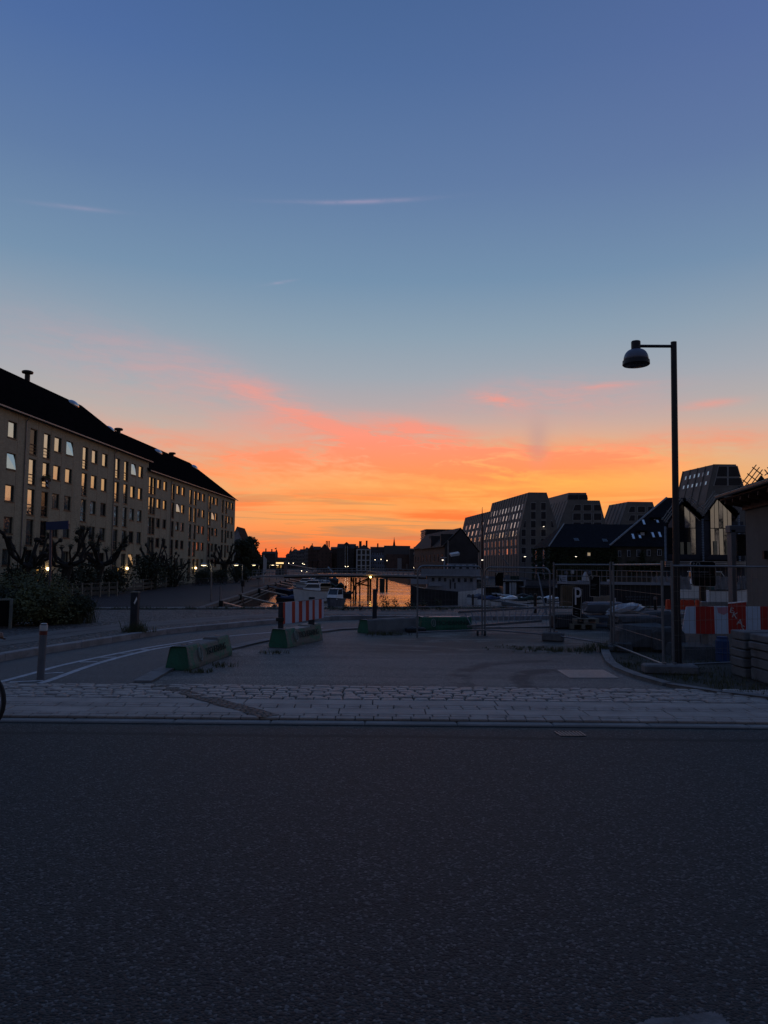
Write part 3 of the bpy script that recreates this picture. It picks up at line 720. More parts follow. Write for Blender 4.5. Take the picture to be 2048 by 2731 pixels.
# ventilators and domed rooflights
def on_roof(px, py, A, n): return PL(px, py, A, n)
for (px, py, A, n, par) in ((73, 1003, ra1, rn1, roof1), (316, 1153, ra2, rn2, roof2), (459, 1216, ra2, rn2, roof2)):
    p = on_roof(px, py, A, n); mb = MB(); k = .50
    mb.lathe([(.55 * k, -.8), (.55 * k, .22), (1.15 * k, .30), (1.2 * k, .50), (.9 * k, .58), (.1, .60)], p, 12); mb.build('ventilator', BLACKM, par)
DOME = M('acrylic_dome', (.42, .44, .48), .12, .75, .15, 2)
for (px, py, A, n, par) in ((196, 1078, ra1, rn1, roof1), (293, 1146, ra2, rn2, roof2), (422, 1206, ra2, rn2, roof2), (519, 1247, ra2, rn2, roof2)):
    p = on_roof(px, py, A, n); mb = MB(); mb.smooth = True
    v = MB(); v.ball((0, 0, 0), (1.0, .62, .40), 12, 8); R = Matrix((FU, n.cross(FU), n)).transposed()
    mb.add([p + R @ Vector(q) for q in v.v], v.f); mb.build('rooflight', DOME, par)
# entrance doors, lit, with wall lamps
for (px, py, s_w, amber, par) in ((105, 1526, 1.5, 1, rt1), (318, 1524, 1.6, 1, rt1), (503, 1520, 1.2, 0, rt2), (590, 1520, 1.0, 0, rt2)):
    s, z = fac(px, py); mb = MB()
    mb.hexa([fp(s - s_w / 2, -.9, .02), fp(s + s_w / 2, -.9, .02), fp(s + s_w / 2, -.9, -.1), fp(s - s_w / 2, -.9, -.1)], [fp(s - s_w / 2, 1.25, .02), fp(s + s_w / 2, 1.25, .02), fp(s + s_w / 2, 1.25, -.1), fp(s - s_w / 2, 1.25, -.1)])
    d = mb.build('door', WOODD, par)
    if amber:
        mb = MB(); mb.extrude([fp(s - s_w / 2 + .12, -.6, .03), fp(s - s_w / 2 + .52, -.6, .03), fp(s - s_w / 2 + .52, 1.1, .03), fp(s - s_w / 2 + .12, 1.1, .03)], FN * .01); mb.build('glazing', AMBER, d)
def point_light(name, loc, energy, col, r=.12):
    l = bpy.data.lights.new(name, 'POINT'); l.energy = energy; l.color = col; l.shadow_soft_size = r
    o = bpy.data.objects.new(name, l); COL.objects.link(o); o.location = loc; return o
for i, (px, py, txt) in enumerate(((123, 1517, 'bright globe wall lamp beside the amber door nearest the road'), (335, 1516, 'round wall lamp beside the second amber doorway'),
                        (519, 1515, 'small wall lamp low on the lower brick block behind the bushes'), (601, 1514, 'wall lamp near the far end of the lower brick block'))):
    s, z = fac(px, py); p = fp(s, z, .18)
    t = thing('wall_lamp', txt, 'wall lamp', p); mb = MB(); mb.ball(p, .16, 12, 8); mb.build('globe', WARM, t)
    mb = MB(); mb.obox(p - FN * .11 - Vector((0, 0, .12)), (.12, .12, .2)); mb.build('bracket', BLACKM, t)
    point_light('wall_lamp_light', p + FN * .5, 8, (1, .66, .32))
# flower box on one rail
s, z = fac(119, 1276); t = thing('flower_box', 'flower box with pale blooms hanging on a window rail of the brick block', 'flower box', fp(s, z, .15)); mb = MB()
mb.hexa([fp(s - .6, z - .25, .02), fp(s + .6, z - .25, .02), fp(s + .6, z - .25, .3), fp(s - .6, z - .25, .3)], [fp(s - .65, z, .02), fp(s + .65, z, .02), fp(s + .65, z, .34), fp(s - .65, z, .34)]); mb.build('box', WOODD, t)
mb = MB(); mb.leaves(fp(s, z + .15, .18), (.3, .65, .25), 60, .16, random.Random(2)); mb.build('plants', LEAFG, t)
mb = MB(); mb.leaves(fp(s, z - .5, .3), (.2, .5, .3), 14, .16, random.Random(3)); mb.build('blooms', WHITE, t)

# pale gabled house behind the block's far end
def gable_house(name, label, c, w, d, ze, zr, wall, roof, cat='house', zb=-1.4, along='y', chimneys=(), windows=(), group=None, rz=0.0, wmat=None, hip=0.0):
    root = thing(name, label, cat, (c[0], c[1], zb), group=group); ze -= zb; zr -= zb
    R = Matrix.Rotation(rz, 3, 'Z'); root.rotation_euler = (0, 0, rz)
    mb = MB(); mb.box(-w / 2, 0, 0, w / 2, d, ze)
    if along == 'y' and not hip:
        for y in (0, d): mb.extrude([(-w / 2, y, ze), (w / 2, y, ze), (0, y, zr)], (0, .02 if y == 0 else -.02, 0))
    mb.build('wall', wall, root, local=True)
    mb = MB(); o = .25; th = .12
    if hip:
        a, b, c2, d2 = (-w / 2 - o, -o, ze), (w / 2 + o, -o, ze), (w / 2 + o, d + o, ze), (-w / 2 - o, d + o, ze)
        if along == 'y': r0, r1 = (0, hip, zr), (0, d - hip, zr); mb.add([a, b, c2, d2, r0, r1], [(0, 1, 4), (1, 2, 5, 4), (2, 3, 5), (3, 0, 4, 5), (3, 2, 1, 0)])
        else: r0, r1 = (-w / 2 + hip, d / 2, zr), (w / 2 - hip, d / 2, zr); mb.add([a, b, c2, d2, r0, r1], [(0, 1, 5, 4), (1, 2, 5), (2, 3, 4, 5), (3, 0, 4), (3, 2, 1, 0)])
    elif along == 'y':
        for s in (-1, 1): mb.extrude([(s * (w / 2 + o), -o, ze - .2), (0, -o, zr), (0, d + o, zr), (s * (w / 2 + o), d + o, ze - .2)], (0, 0, th))
    else:
        for y0, y1 in ((-o, d / 2), (d + o, d / 2)): mb.extrude([(-w / 2 - o, y0, ze - .1), (w / 2 + o, y0, ze - .1), (w / 2 + o, y1, zr), (-w / 2 - o, y1, zr)], (0, 0, th))
        for s in (-1, 1): mb.extrude([(s * w / 2, 0, ze), (s * w / 2, d, ze), (s * w / 2, d / 2, zr)], (-s * .05, 0, 0))
    rf = mb.build('roof', roof, root, local=True)
    for (x, y, cw, h) in chimneys:
        mb = MB(); mb.box(x - cw / 2, y - cw / 2, zr - 2.2, x + cw / 2, y + cw / 2, zr + h); mb.box(x - cw / 2 - .1, y - cw / 2 - .1, zr + h, x + cw / 2 + .1, y + cw / 2 + .1, zr + h + .25); mb.build('chimney', REDB, rf, local=True)
    for (x, z, ww, hh) in windows:
        mb = MB(); mb.box(x - ww / 2, -.06, z, x + ww / 2, .02, z + hh); mb.build('window', wmat or GLASSD, root, local=True)
    return root
p = D(629, 1503, 168)
gable_house('gabled_house', 'pale house with a stepped dark gable peeping past the brick block end', (p.x + .1, 168), 3.2, 9, 6.2, 10.2, M('pale_render', (.30, .29, .31), .9), SLATE, windows=[(.8, 4.2, .7, 1.4), (.8, 1.4, .7, 1.4)])

# ------------------------------------------------------------------ pollarded trees, shrubs, garden fence
def pollard(name, label, base, h, spread, seed, leafy, px_lean=0.0, limbs=9, group='pollarded trees before the brick block'):
    rng = random.Random(seed); t = thing(name, label, 'tree', base, group=group); b = Vector(base); mb = MB(); kn = []
    top = b + Vector((px_lean, 0, h * .42)); r0 = .155 * h / 2.6
    mb.tube([b - Vector((0, 0, .3)), b + Vector((px_lean * .3, .05, h * .15)), b + Vector((px_lean * .7, 0, h * .30)), top], [r0 * 1.5, r0 * 1.15, r0 * 1.05, r0 * 1.15], 9)
    mb.ball(top, (r0 * 1.3, r0 * 1.25, r0 * 1.1), 9, 6, .12, rng)
    for i in range(limbs):
        a = 2 * PI * i / limbs + rng.uniform(-.3, .3); up = rng.uniform(.22, .95); out = spread * rng.uniform(.65, 1.1) * (1.2 - .55 * up)
        e = top + Vector((math.cos(a) * out, math.sin(a) * out * .7, h * .55 * up + .05)); m1 = top.lerp(e, .4) + Vector((math.cos(a) * out * .25, 0, -.07 * h * (1 - up))); m2 = top.lerp(e, .75) + Vector((rng.uniform(-.1, .1), 0, 0))
        mb.tube([top, m1, m2, e], [r0 * .48, r0 * .30, r0 * .21, r0 * .22], 7); mb.ball(e, r0 * rng.uniform(.36, .56), 8, 6, .25, rng); kn.append(e)
        if rng.random() < .6:
            f = m2 + Vector((math.cos(a + .9) * spread * .3, 0, h * .16 * rng.uniform(.3, 1))); mb.tube([m1, f], [r0 * .34, r0 * .24], 6); mb.ball(f, r0 * .42, 8, 5, .25, rng); kn.append(f)
    mb.build('trunk', BARK, t)
    mb = MB()
    for e in kn:
        for _ in range(9): 
            d = Vector((rng.gauss(0, .5), rng.gauss(0, .5), abs(rng.gauss(.6, .4)))) * .45 * (1 + leafy); mb.tube([e, e + d], [.012, .005], 4)
        if leafy: mb.leaves(e + Vector((0, 0, .12)), (.42 * leafy, .42 * leafy, .36 * leafy), int(95 * leafy), .10, rng, 0)
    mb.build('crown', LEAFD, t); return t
def ground_px(px, Y, z): p = D(px, 1500, Y); return (p.x, Y, z)
pollard('pollard_tree', 'big pollarded tree with thick clubbed limbs, nearest the street sign', ground_px(83, 60, -1.3), 6.2, 2.9, 21, .0, -.2, 10)
pollard('pollard_tree', 'pollarded tree with a leaning trunk just past the street sign', ground_px(166, 66, -1.3), 6.4, 2.6, 22, .55, .5, 9)
pollard('pollard_tree', 'bushy pollarded tree standing before the second amber doorway', ground_px(251, 72, -1.3), 6.6, 2.9, 23, .9, .6, 10)
pollard('pollard_tree', 'pollarded tree half sunk in bushes where the block steps down', ground_px(408, 88, -1.3), 6.2, 2.6, 24, .25, .3, 9)
pollard('pollard_tree', 'small pollarded tree with two bare bent arms against the lower block', ground_px(452, 97, -1.3), 5.6, 2.3, 25, .0, .2, 5)
pollard('pollard_tree', 'distant pollarded tree near the far corner of the lower block', ground_px(597, 128, -1.3), 7.4, 3.0, 26, .6, .2, 10)

def shrub(name, label, base, r, n, size, seed, mat=None, group=None, cat='shrub', stems=True):
    rng = random.Random(seed); t = thing(name, label, cat, base, group=group); b = Vector(base)
    mb = MB(); k = 7
    for i in range(k):
        a = rng.uniform(0, 2 * PI); q = rng.uniform(.2, .62)
        c = b + Vector((math.cos(a) * r[0] * q, math.sin(a) * r[1] * q, r[2] * rng.uniform(.35, .72)))
        mb.leaves(c, (r[0] * .48, r[1] * .48, r[2] * .42), n // (k + 1), size, rng, .2)
    mb.leaves(b + Vector((0, 0, r[2] * .45)), (r[0] * .9, r[1] * .9, r[2] * .5), n // (k + 1), size, rng, .3)
    mb.build('foliage', mat or LEAFD, t)
    if stems:
        mb = MB()
        for i in range(7):
            a = rng.uniform(0, 2 * PI); mb.tube([b, b + Vector((math.cos(a) * r[0] * .3, math.sin(a) * r[1] * .3, r[2] * .5)), b + Vector((math.cos(a) * r[0] * .55, math.sin(a) * r[1] * .55, r[2] * rng.uniform(.75, 1.05)))], [.05 * r[2], .03 * r[2], .01 * r[2]], 5)
        mb.build('stem', BARK, t)
    return t
for i, (px, Y, rx, rz, txt) in enumerate([(58, 62, 2.2, 3.2, 'dark bush round the foot of the biggest pollarded tree'), (205, 68, 2.6, 2.9, 'loose dark bush between the leaning tree and the bushy pollard'),
        (300, 74, 1.9, 2.6, 'dark rounded bush just before the second amber doorway'), (392, 86, 2.4, 3.9, 'tall dense bush at the step between the two brick blocks'),
        (468, 97, 3.2, 3.4, 'broad bush hiding the foot of the two-armed pollard'), (540, 115, 2.2, 2.4, 'low bush behind the parked bicycles'), (632, 126, 3.0, 3.0, 'dark bush under the round tree at the block end'),
        (585, 122, 2.0, 2.2, 'small dark bush beside the most distant pollard')]):
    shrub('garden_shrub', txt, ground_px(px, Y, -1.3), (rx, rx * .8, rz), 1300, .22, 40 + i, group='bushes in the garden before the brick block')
# round dark tree closing the view, and low greenery below it
def broad_tree(name, label, base, r, ch, seed, n=9000, size=.34, cat='tree'):
    rng = random.Random(seed); t = thing(name, label, cat, base); b = Vector(base); c0 = b + Vector((0, 0, ch)); mb = MB()
    mb.tube([b, b + Vector((.1, 0, ch * .5)), c0], [.45, .34, .22], 8)
    for i in range(9):
        a = 2 * PI * i / 9; mb.tube([b + Vector((0, 0, ch * rng.uniform(.35, .7))), c0 + Vector((math.cos(a) * r[0] * .6, math.sin(a) * r[1] * .6, r[2] * rng.uniform(-.2, .6)))], [.16, .05], 5)
    mb.build('trunk', BARK, t); mb = MB()
    for i in range(26):
        while True:
            q = Vector((rng.uniform(-1, 1), rng.uniform(-1, 1), rng.uniform(-1, 1)))
            if .35 < q.length < .86: break
        k = rng.uniform(.22, .36); mb.leaves(c0 + Vector((q.x * r[0], q.y * r[1], q.z * r[2])), (r[0] * k, r[1] * k, r[2] * k), n // 27, size, rng, .1)
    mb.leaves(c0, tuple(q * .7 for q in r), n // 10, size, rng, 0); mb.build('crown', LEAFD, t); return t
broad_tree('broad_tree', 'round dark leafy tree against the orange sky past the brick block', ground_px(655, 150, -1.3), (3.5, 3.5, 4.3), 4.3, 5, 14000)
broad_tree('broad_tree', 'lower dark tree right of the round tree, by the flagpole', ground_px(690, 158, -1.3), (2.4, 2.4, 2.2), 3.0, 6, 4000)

def rail_fence(name, label, pts, h, z, group):
    t = thing(name, label, 'fence', (pts[0][0], pts[0][1], z), group=group); P = [Vector((p[0], p[1], z)) for p in pts]
    for p in P:
        mb = MB(); mb.box(p.x - .07, p.y - .07, z, p.x + .07, p.y + .07, z + h); mb.build('post', PALEW, t)
    mb = MB()
    for a, b in zip(P, P[1:]):
        for k, hh in ((.93, .10), (.60, .26), (.28, .30)): mb.bar(a + Vector((0, 0, h * k)), b + Vector((0, 0, h * k)), .05, hh)
    mb.build('board', M('fence_boards', (.05, .047, .038), .9, 0, .4, 4, .5, 20), t)
PALEW = M('pale_timber', (.20, .185, .15), .85, 0, .25, 4)
for (x0, y0, x1, y1, n, txt) in ((163, 1600, 311, 1589, 6, 'low board fence with pale posts along the garden, nearer stretch'), (355, 1580, 489, 1560, 7, 'low board fence with pale posts along the garden, beyond the dark gap')):
    a, b = G(x0, y0, ZQ), G(x1, y1, ZQ); rail_fence('garden_fence', txt, [(a + (b - a) * (i / n)) for i in range(n + 1)], 1.32, ZQ, 'garden fences before the brick block')
# garden soil behind the fences
a, b, c = G(163, 1600, ZQ), G(489, 1560, ZQ), G(610, 1548, ZQ)
mb = MB(); mb.poly([(a.x - 6, a.y - 12, ZQ + .02), (a.x, a.y, ZQ + .02), (b.x, b.y, ZQ + .02), (c.x, c.y, ZQ + .02), (c.x - 4, c.y + 10, ZQ + .02), (-60, 140, ZQ + .02), (-60, 40, ZQ + .02)])
structure('garden_ground', mb, EARTH)
# pale promenade joint lines and a lamp row
def park_lamp(label, base, htop, lit, r=.30):
    t = thing('promenade_lamp', label, 'street lamp', base, group='lit lamps along the promenade'); b = Vector(base); mb = MB(); k = r / .3
    mb.tube([b, b + Vector((0, 0, htop))], [.06, .05], 8); mb.bar(b + Vector((0, 0, htop)), b + Vector((-.62 * k, 0, htop)), .05); mb.build('pole', ZINC, t)
    hd = b + Vector((-.65 * k, 0, htop - .02)); mb = MB(); mb.lathe([(.05, .14), (.20 * k, .10), (.30 * k, -.02), (.31 * k, -.05)], hd, 14); mb.build('shade', ZINC, t)
    mb = MB(); mb.lathe([(.22 * k, -.055), (.18 * k, -.085), (.08, -.10)], hd, 14); mb.build('diffuser', lit, t)
    point_light('promenade_lamp_light', hd - Vector((0, 0, .35)), 7, (1, .82, .55))
for (px, yb, txt) in ((562, 1604, 'lit promenade lamp nearest the road, before the parked bicycles'), (645, 1577, 'second lit promenade lamp, before the round tree'), (690, 1560, 'lit lamp at the dark trees by the bridge landing'),
                      (718, 1552, 'lit lamp beside the white flagpole'), (738, 1547, 'lit lamp just past the flagpole'), (750, 1544, 'small lit lamp at the bridge landing')):
    g = G(px, yb, ZQ); park_lamp(txt, g, 3.02, WHITEL, .30 + .12 * (g.y - 60) / 100)
# ------------------------------------------------------------------ town across the harbour
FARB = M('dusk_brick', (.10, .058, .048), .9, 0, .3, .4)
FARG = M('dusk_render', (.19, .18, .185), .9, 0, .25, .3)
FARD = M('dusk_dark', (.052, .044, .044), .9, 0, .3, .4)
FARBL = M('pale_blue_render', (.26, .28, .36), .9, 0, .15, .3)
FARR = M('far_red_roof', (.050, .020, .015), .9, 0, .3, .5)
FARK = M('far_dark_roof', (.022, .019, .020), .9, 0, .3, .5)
TRIM = M('pale_trim', (.50, .49, .49), .85, 0, .12, .5)
PANE = M('far_window', (.016, .018, .024), .2, 0, .3, .3)
def town(label, x0, x1, ye, yr, Y, wall, roof, depth=14, along='y', ch=(), wins=None, hip=0.0, wmat=None, cat='house', name='town_house'):
    a, b = D(x0, ye, Y), D(x1, ye, Y); w = b.x - a.x; c = ((a.x + b.x) / 2, Y); ze = (a.z + b.z) / 2; zr = D((x0 + x1) / 2, yr, Y + (0 if along == 'y' and not hip else depth / 2 if not hip else hip)).z
    zb = -1.6; ww = []
    if wins:
        nx, nz, s = wins
        for i in range(nx):
            for j in range(nz): ww.append(((i + .5) / nx * w - w / 2, (j + .42) / nz * (ze - zb), w / nx * .42 * s, (ze - zb) / nz * .50 * s))
    chs = [((px - x0) / (x1 - x0) * w - w / 2, depth * .35, cw / F * Y, h) for px, cw, h in ch]
    return gable_house(name, label, c, w, depth, ze, max(zr, ze + .3), wall, roof, cat, zb, along, chs, ww, 'town houses across the harbour', 0, wmat or PANE, hip)
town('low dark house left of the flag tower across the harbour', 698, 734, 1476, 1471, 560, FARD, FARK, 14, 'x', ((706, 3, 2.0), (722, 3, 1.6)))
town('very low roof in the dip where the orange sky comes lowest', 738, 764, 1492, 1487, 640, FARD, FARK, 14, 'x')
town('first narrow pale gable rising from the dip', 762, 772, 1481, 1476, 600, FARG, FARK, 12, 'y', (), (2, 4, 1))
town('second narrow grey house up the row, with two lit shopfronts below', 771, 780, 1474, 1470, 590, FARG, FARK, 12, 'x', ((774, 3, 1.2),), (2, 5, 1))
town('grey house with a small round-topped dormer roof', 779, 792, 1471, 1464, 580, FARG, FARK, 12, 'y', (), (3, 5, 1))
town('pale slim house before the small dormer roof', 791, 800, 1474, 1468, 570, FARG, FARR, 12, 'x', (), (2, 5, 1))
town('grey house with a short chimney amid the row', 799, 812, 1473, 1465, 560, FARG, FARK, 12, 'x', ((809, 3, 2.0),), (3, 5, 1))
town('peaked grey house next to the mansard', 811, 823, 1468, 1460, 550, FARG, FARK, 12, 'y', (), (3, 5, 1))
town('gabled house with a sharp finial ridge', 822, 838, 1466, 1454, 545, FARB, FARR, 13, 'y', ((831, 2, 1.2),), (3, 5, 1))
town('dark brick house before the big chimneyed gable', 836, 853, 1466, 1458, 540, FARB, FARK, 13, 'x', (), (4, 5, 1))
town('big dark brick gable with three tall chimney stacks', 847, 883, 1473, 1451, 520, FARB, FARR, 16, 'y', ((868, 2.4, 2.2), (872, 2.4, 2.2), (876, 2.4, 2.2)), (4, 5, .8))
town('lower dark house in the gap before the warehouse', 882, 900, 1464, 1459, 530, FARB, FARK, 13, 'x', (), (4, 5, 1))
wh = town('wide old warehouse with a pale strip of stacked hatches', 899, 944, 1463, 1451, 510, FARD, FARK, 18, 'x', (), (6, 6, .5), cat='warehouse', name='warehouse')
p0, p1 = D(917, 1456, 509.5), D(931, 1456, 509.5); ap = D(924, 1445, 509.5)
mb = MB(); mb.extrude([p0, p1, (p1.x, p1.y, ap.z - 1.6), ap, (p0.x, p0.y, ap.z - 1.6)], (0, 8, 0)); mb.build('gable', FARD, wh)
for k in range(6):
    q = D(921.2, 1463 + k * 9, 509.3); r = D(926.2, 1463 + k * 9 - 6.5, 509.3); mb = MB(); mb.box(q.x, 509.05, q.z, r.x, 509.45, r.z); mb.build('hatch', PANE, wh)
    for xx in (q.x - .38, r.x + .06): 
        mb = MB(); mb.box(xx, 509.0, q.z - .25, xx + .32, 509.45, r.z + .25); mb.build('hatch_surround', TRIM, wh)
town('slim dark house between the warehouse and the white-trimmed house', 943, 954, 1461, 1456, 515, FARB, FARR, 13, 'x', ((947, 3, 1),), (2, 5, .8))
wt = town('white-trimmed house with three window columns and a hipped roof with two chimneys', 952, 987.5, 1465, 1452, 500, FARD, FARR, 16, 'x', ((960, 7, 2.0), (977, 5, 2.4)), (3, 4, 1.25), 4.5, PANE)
a_, b_ = D(952, 1465, 499.6), D(987.5, 1465, 499.6)
for fx in (0, .335, .665, 1):
    x = a_.x + (b_.x - a_.x) * fx; mb = MB(); mb.box(x - .42, 499.5, -1.6, x + .42, 499.96, a_.z); mb.build('pilaster', TRIM, wt)
for fz in (.0, .235, .485, .735, .985): 
    z = -1.6 + (a_.z + 1.6) * fz; mb = MB(); mb.box(a_.x, 499.56, z - .3, b_.x, 499.97, z + .3); mb.build('band', TRIM, wt)
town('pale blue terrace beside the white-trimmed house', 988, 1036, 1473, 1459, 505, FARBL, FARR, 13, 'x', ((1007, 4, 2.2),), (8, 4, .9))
# playhouse: dark brick box with a grey fly tower and slim spire behind
t = thing('playhouse', 'large dark brick playhouse with a broad grey upper box', 'theatre', (D(1055, 1500, 480).x, 480, -1.6))
def sbox(mb, x0, x1, yt, yb, Y, dep):
    a, b = D(x0, yt, Y), D(x1, yb, Y); mb.box(a.x, Y, min(b.z, a.z), b.x, Y + dep, max(a.z, b.z))
mb = MB(); sbox(mb, 1031, 1098, 1478, 1530, 480, 40); mb.build('wall', FARB, t)
mb = MB(); a, b = D(1024, 1455, 490), D(1094, 1453, 490); mb.box(a.x, 490, 3, b.x, 515, a.z); mb.build('fly_tower', M('grey_metal_cladding', (.085, .078, .085), .7), t)
mb = MB(); sbox(mb, 1060, 1071, 1489, 1517, 479.7, .2); mb.build('glazing', M('pale_glazing', (.22, .22, .24), .3), t)
for px in (1083, 1087): mb = MB(); sbox(mb, px, px + 1.2, 1504, 1517, 479.7, .2); mb.build('slit_window', M('slit_light', (.3, .28, .27), .5), t)
town('low dark building right of the playhouse', 1093, 1122, 1466, 1463, 470, FARD, FARK, 14, 'x', ((1106, 4, .8),))
t = thing('church_spire', 'thin church spire standing above the playhouse roof', 'spire', D(1051, 1510, 620)); a = D(1051, 1432, 620); q = D(1051, 1456, 620)
mb = MB(); mb.lathe([(1.1, 0), (.8, (a.z - q.z) * .35), (.3, (a.z - q.z) * .7), (.06, a.z - q.z)], q, 8); mb.build('spire', FARK, t); mb = MB(); mb.box(a.x - 2, 618.5, -1.6, a.x + 2, 622, q.z + .3); mb.build('tower', FARD, t)
t = thing('flag_tower', 'slim dark tower flying a flag above the dip', 'tower', D(737, 1510, 570)); a = D(737, 1474, 570); b = D(737, 1463, 570)
mb = MB(); mb.box(a.x - .9, 569, -1.6, a.x + .9, 571, a.z); mb.lathe([(1.2, 0), (.1, b.z - a.z - .5)], a, 8); mb.build('tower', FARD, t)
mb = MB(); mb.tube([a, b + Vector((0, 0, 1))], .12, 5); mb.build('pole', FARK, t)
mb = MB(); mb.extrude([b + Vector((-.1, 0, .6)), b + Vector((-1.3, .2, .2)), b + Vector((-1.3, .2, -.7)), b + Vector((-.1, 0, -.4))], (0, .05, 0)); mb.build('flag', FARR, t)
for i, (px, py, txt) in enumerate(((776, 1460, 'first of the dark flags streaming above the row of houses'), (783, 1461, 'largest dark flag streaming above the row of houses'), (774, 1467, 'low dark flag streaming just over the first roofs'))):
    a = D(px, py, 520); t = thing('street_flag', txt, 'flag', (a.x, 520, -1.6), group='flags above the row of houses'); mb = MB(); mb.tube([(a.x - .6, 520, -1.6), a], .07, 5); mb.build('pole', FARK, t)
    mb = MB(); mb.extrude([a, a + Vector((.9, 0, .5)), a + Vector((.5, 0, -.5)), a + Vector((-.5, 0, -.9))], (0, .04, 0)); mb.build('cloth', FARK, t)
# kiosk canopy and shop lights on the far quay
t = thing('quay_shelter', 'dark flat-roofed shelter on two posts on the harbour quay', 'shelter', D(841, 1520, 330)); a, b = D(827, 1493, 330), D(853, 1491, 330)
mb = MB(); mb.box(a.x, 329, a.z - .4, b.x, 333, a.z); mb.build('roof', FARD, t)
for px in (833, 848): p = D(px, 1500, 330); mb = MB(); mb.box(p.x - .25, 330, -1.3, p.x + .25, 330.5, a.z - .4); mb.build('post', FARK, t)
SHOP = M('shop_glow', (.8, .6, .3), .5, 0, 0, 1, emit=((1, .66, .28), 1.6))
LITE = M('far_lamp', (.9, .8, .6), .5, 0, 0, 1, emit=((1, .80, .52), 6))
t = thing('lit_kiosk', 'long low kiosk glowing yellow by the bridge landing', 'kiosk', D(745, 1515, 190)); a, b = D(735, 1500, 190), D(757, 1520, 190)
mb = MB(); mb.box(a.x, 190, -1.3, b.x, 196, a.z + .5); mb.build('wall', FARD, t); mb = MB(); a2, b2 = D(736, 1500, 189.8), D(756, 1503.5, 189.8); mb.box(a2.x, 189.8, b2.z, b2.x, 189.95, a2.z); mb.build('lit_fascia', SHOP, t)
for q in ((738, 742), (747, 751)): a3, b3 = D(q[0], 1506, 189.8), D(q[1], 1514, 189.8); mb = MB(); mb.box(a3.x, 189.8, b3.z, b3.x, 189.95, a3.z); mb.build('window', AMBER, t)
for i, (px, py, Y, txt) in enumerate([(764, 1502, 300, 'bright lamp at the foot of the first narrow gable'), (770, 1502, 300, 'dimmer lamp next to the brightest shopfront lamp'), (782, 1502, 310, 'orange lamp before the row of houses'), (807, 1503, 330, 'bright lamp left of the flat-roofed shelter'),
       (811, 1505, 330, 'smaller lamp just left of the flat-roofed shelter'), (760, 1508, 250, 'lamp low beside the glowing kiosk'), (921, 1511, 470, 'faint lamp at the warehouse foot'), (928, 1511, 470, 'faint second lamp at the warehouse foot'),
       (1016, 1492, 480, 'white lamp high before the pale blue terrace'), (1032, 1495, 470, 'white lamp by the playhouse corner'), (1000, 1493, 480, 'small faint lamp before the pale blue terrace'), (1109, 1514, 300, 'white lamp near the dark warehouse gables'), (1104, 1514, 310, 'tiny lamp beside the warehouse gables lamp'),
       (804, 1523, 150, 'round headlamp glow on the bridge ramp, nearer the quay'), (818, 1524, 150, 'round headlamp glow on the bridge ramp, second along')]):
    p = D(px, py, Y); r = Y / F * (.85 if Y > 200 else 1.2); t = thing('quay_lamp', txt, 'street lamp', (p.x, Y, -1.3), group='small lamps across the harbour'); mb = MB(); mb.ball(p, r, 8, 6); mb.build('globe', LITE, t)
    mb = MB(); mb.tube([(p.x, Y + r, -1.3), (p.x, Y + r, p.z)], r * .25, 5); mb.build('pole', FARK, t)

# ------------------------------------------------------------------ bridge with trestles
YB = 104
t = thing('footbridge', 'low pale footbridge crossing the canal with thin railings', 'bridge', (D(900, 1500, YB).x, YB, ZW))
zd = D(900, 1534, YB).z; xl, xr = D(672, 1540, YB).x, D(1285, 1530, YB).x
def arch(x): u = (x - xl) / (xr - xl); return zd - .25 + .42 * math.sin(PI * min(1, max(0, u))) 
xs = [xl + (xr - xl) * i / 22 for i in range(23)]
mb = MB()
for a, b in zip(xs, xs[1:]): mb.hexa([(a, YB, arch(a) - .24), (b, YB, arch(b) - .24), (b, YB + 4, arch(b) - .24), (a, YB + 4, arch(a) - .24)], [(a, YB, arch(a)), (b, YB, arch(b)), (b, YB + 4, arch(b)), (a, YB + 4, arch(a))])
mb.build('deck', M('pale_bridge_deck', (.26, .25, .25), .6, 0, .15, 1), t)
mb = MB()
for a, b in zip(xs[3:], xs[4:]): mb.hexa([(a, YB + .4, arch(a) - .45), (b, YB + .4, arch(b) - .45), (b, YB + 3.6, arch(b) - .45), (a, YB + 3.6, arch(a) - .45)], [(a, YB + .4, arch(a) - .24), (b, YB + .4, arch(b) - .24), (b, YB + 3.6, arch(b) - .24), (a, YB + 3.6, arch(a) - .24)])
mb.build('girder', BLACKM, t)
for y in (YB + .06, YB + 3.9):
    mb = MB()
    for k in (.45, .8): mb.tube([(x, y, arch(x) + k) for x in xs], .035, 5)
    for i in range(45): x = xl + (xr - xl) * i / 44; mb.box(x - .025, y - .02, arch(x), x + .025, y + .02, arch(x) + .8)
    mb.build('railing', ZINC, t)
# raised arms of the lifting span, and ramp rails with lights
mb = MB(); a, b = D(690, 1520, YB + 6), D(1092, 1512, YB + 40); mb.tube([D(770, 1505, YB + 30), D(800, 1511, YB + 20), D(845, 1518, YB + 10), D(880, 1516, YB + 8)], .10, 5); mb.tube([D(875, 1513, YB + 6), D(888, 1528, YB + 4)], .13, 5); mb.build('ramp_rail', ZINC, t)
def leg(a, b, r, nm='trestle_leg'): mb = MB(); mb.tube([a, b], r, 8); mb.build(nm, WOODD, t)
for px, yy in ((935, 1577), (942, 1577), (949, 1586), (959, 1577), (982, 1581), (988, 1590)):
    b = G(px, yy, ZW); top = D(px, 1540, YB + 1.5); leg((top.x, YB + (1.5 if yy > 1580 else 3), ZW - 1), (top.x, YB + (1.5 if yy > 1580 else 3), zd - .4), .15 if yy > 1580 else .11)
def brace(x0, y0, x1, y1): leg(D(x0, y0, YB + 1.5), D(x1, y1, YB + 1.5), .10, 'brace')
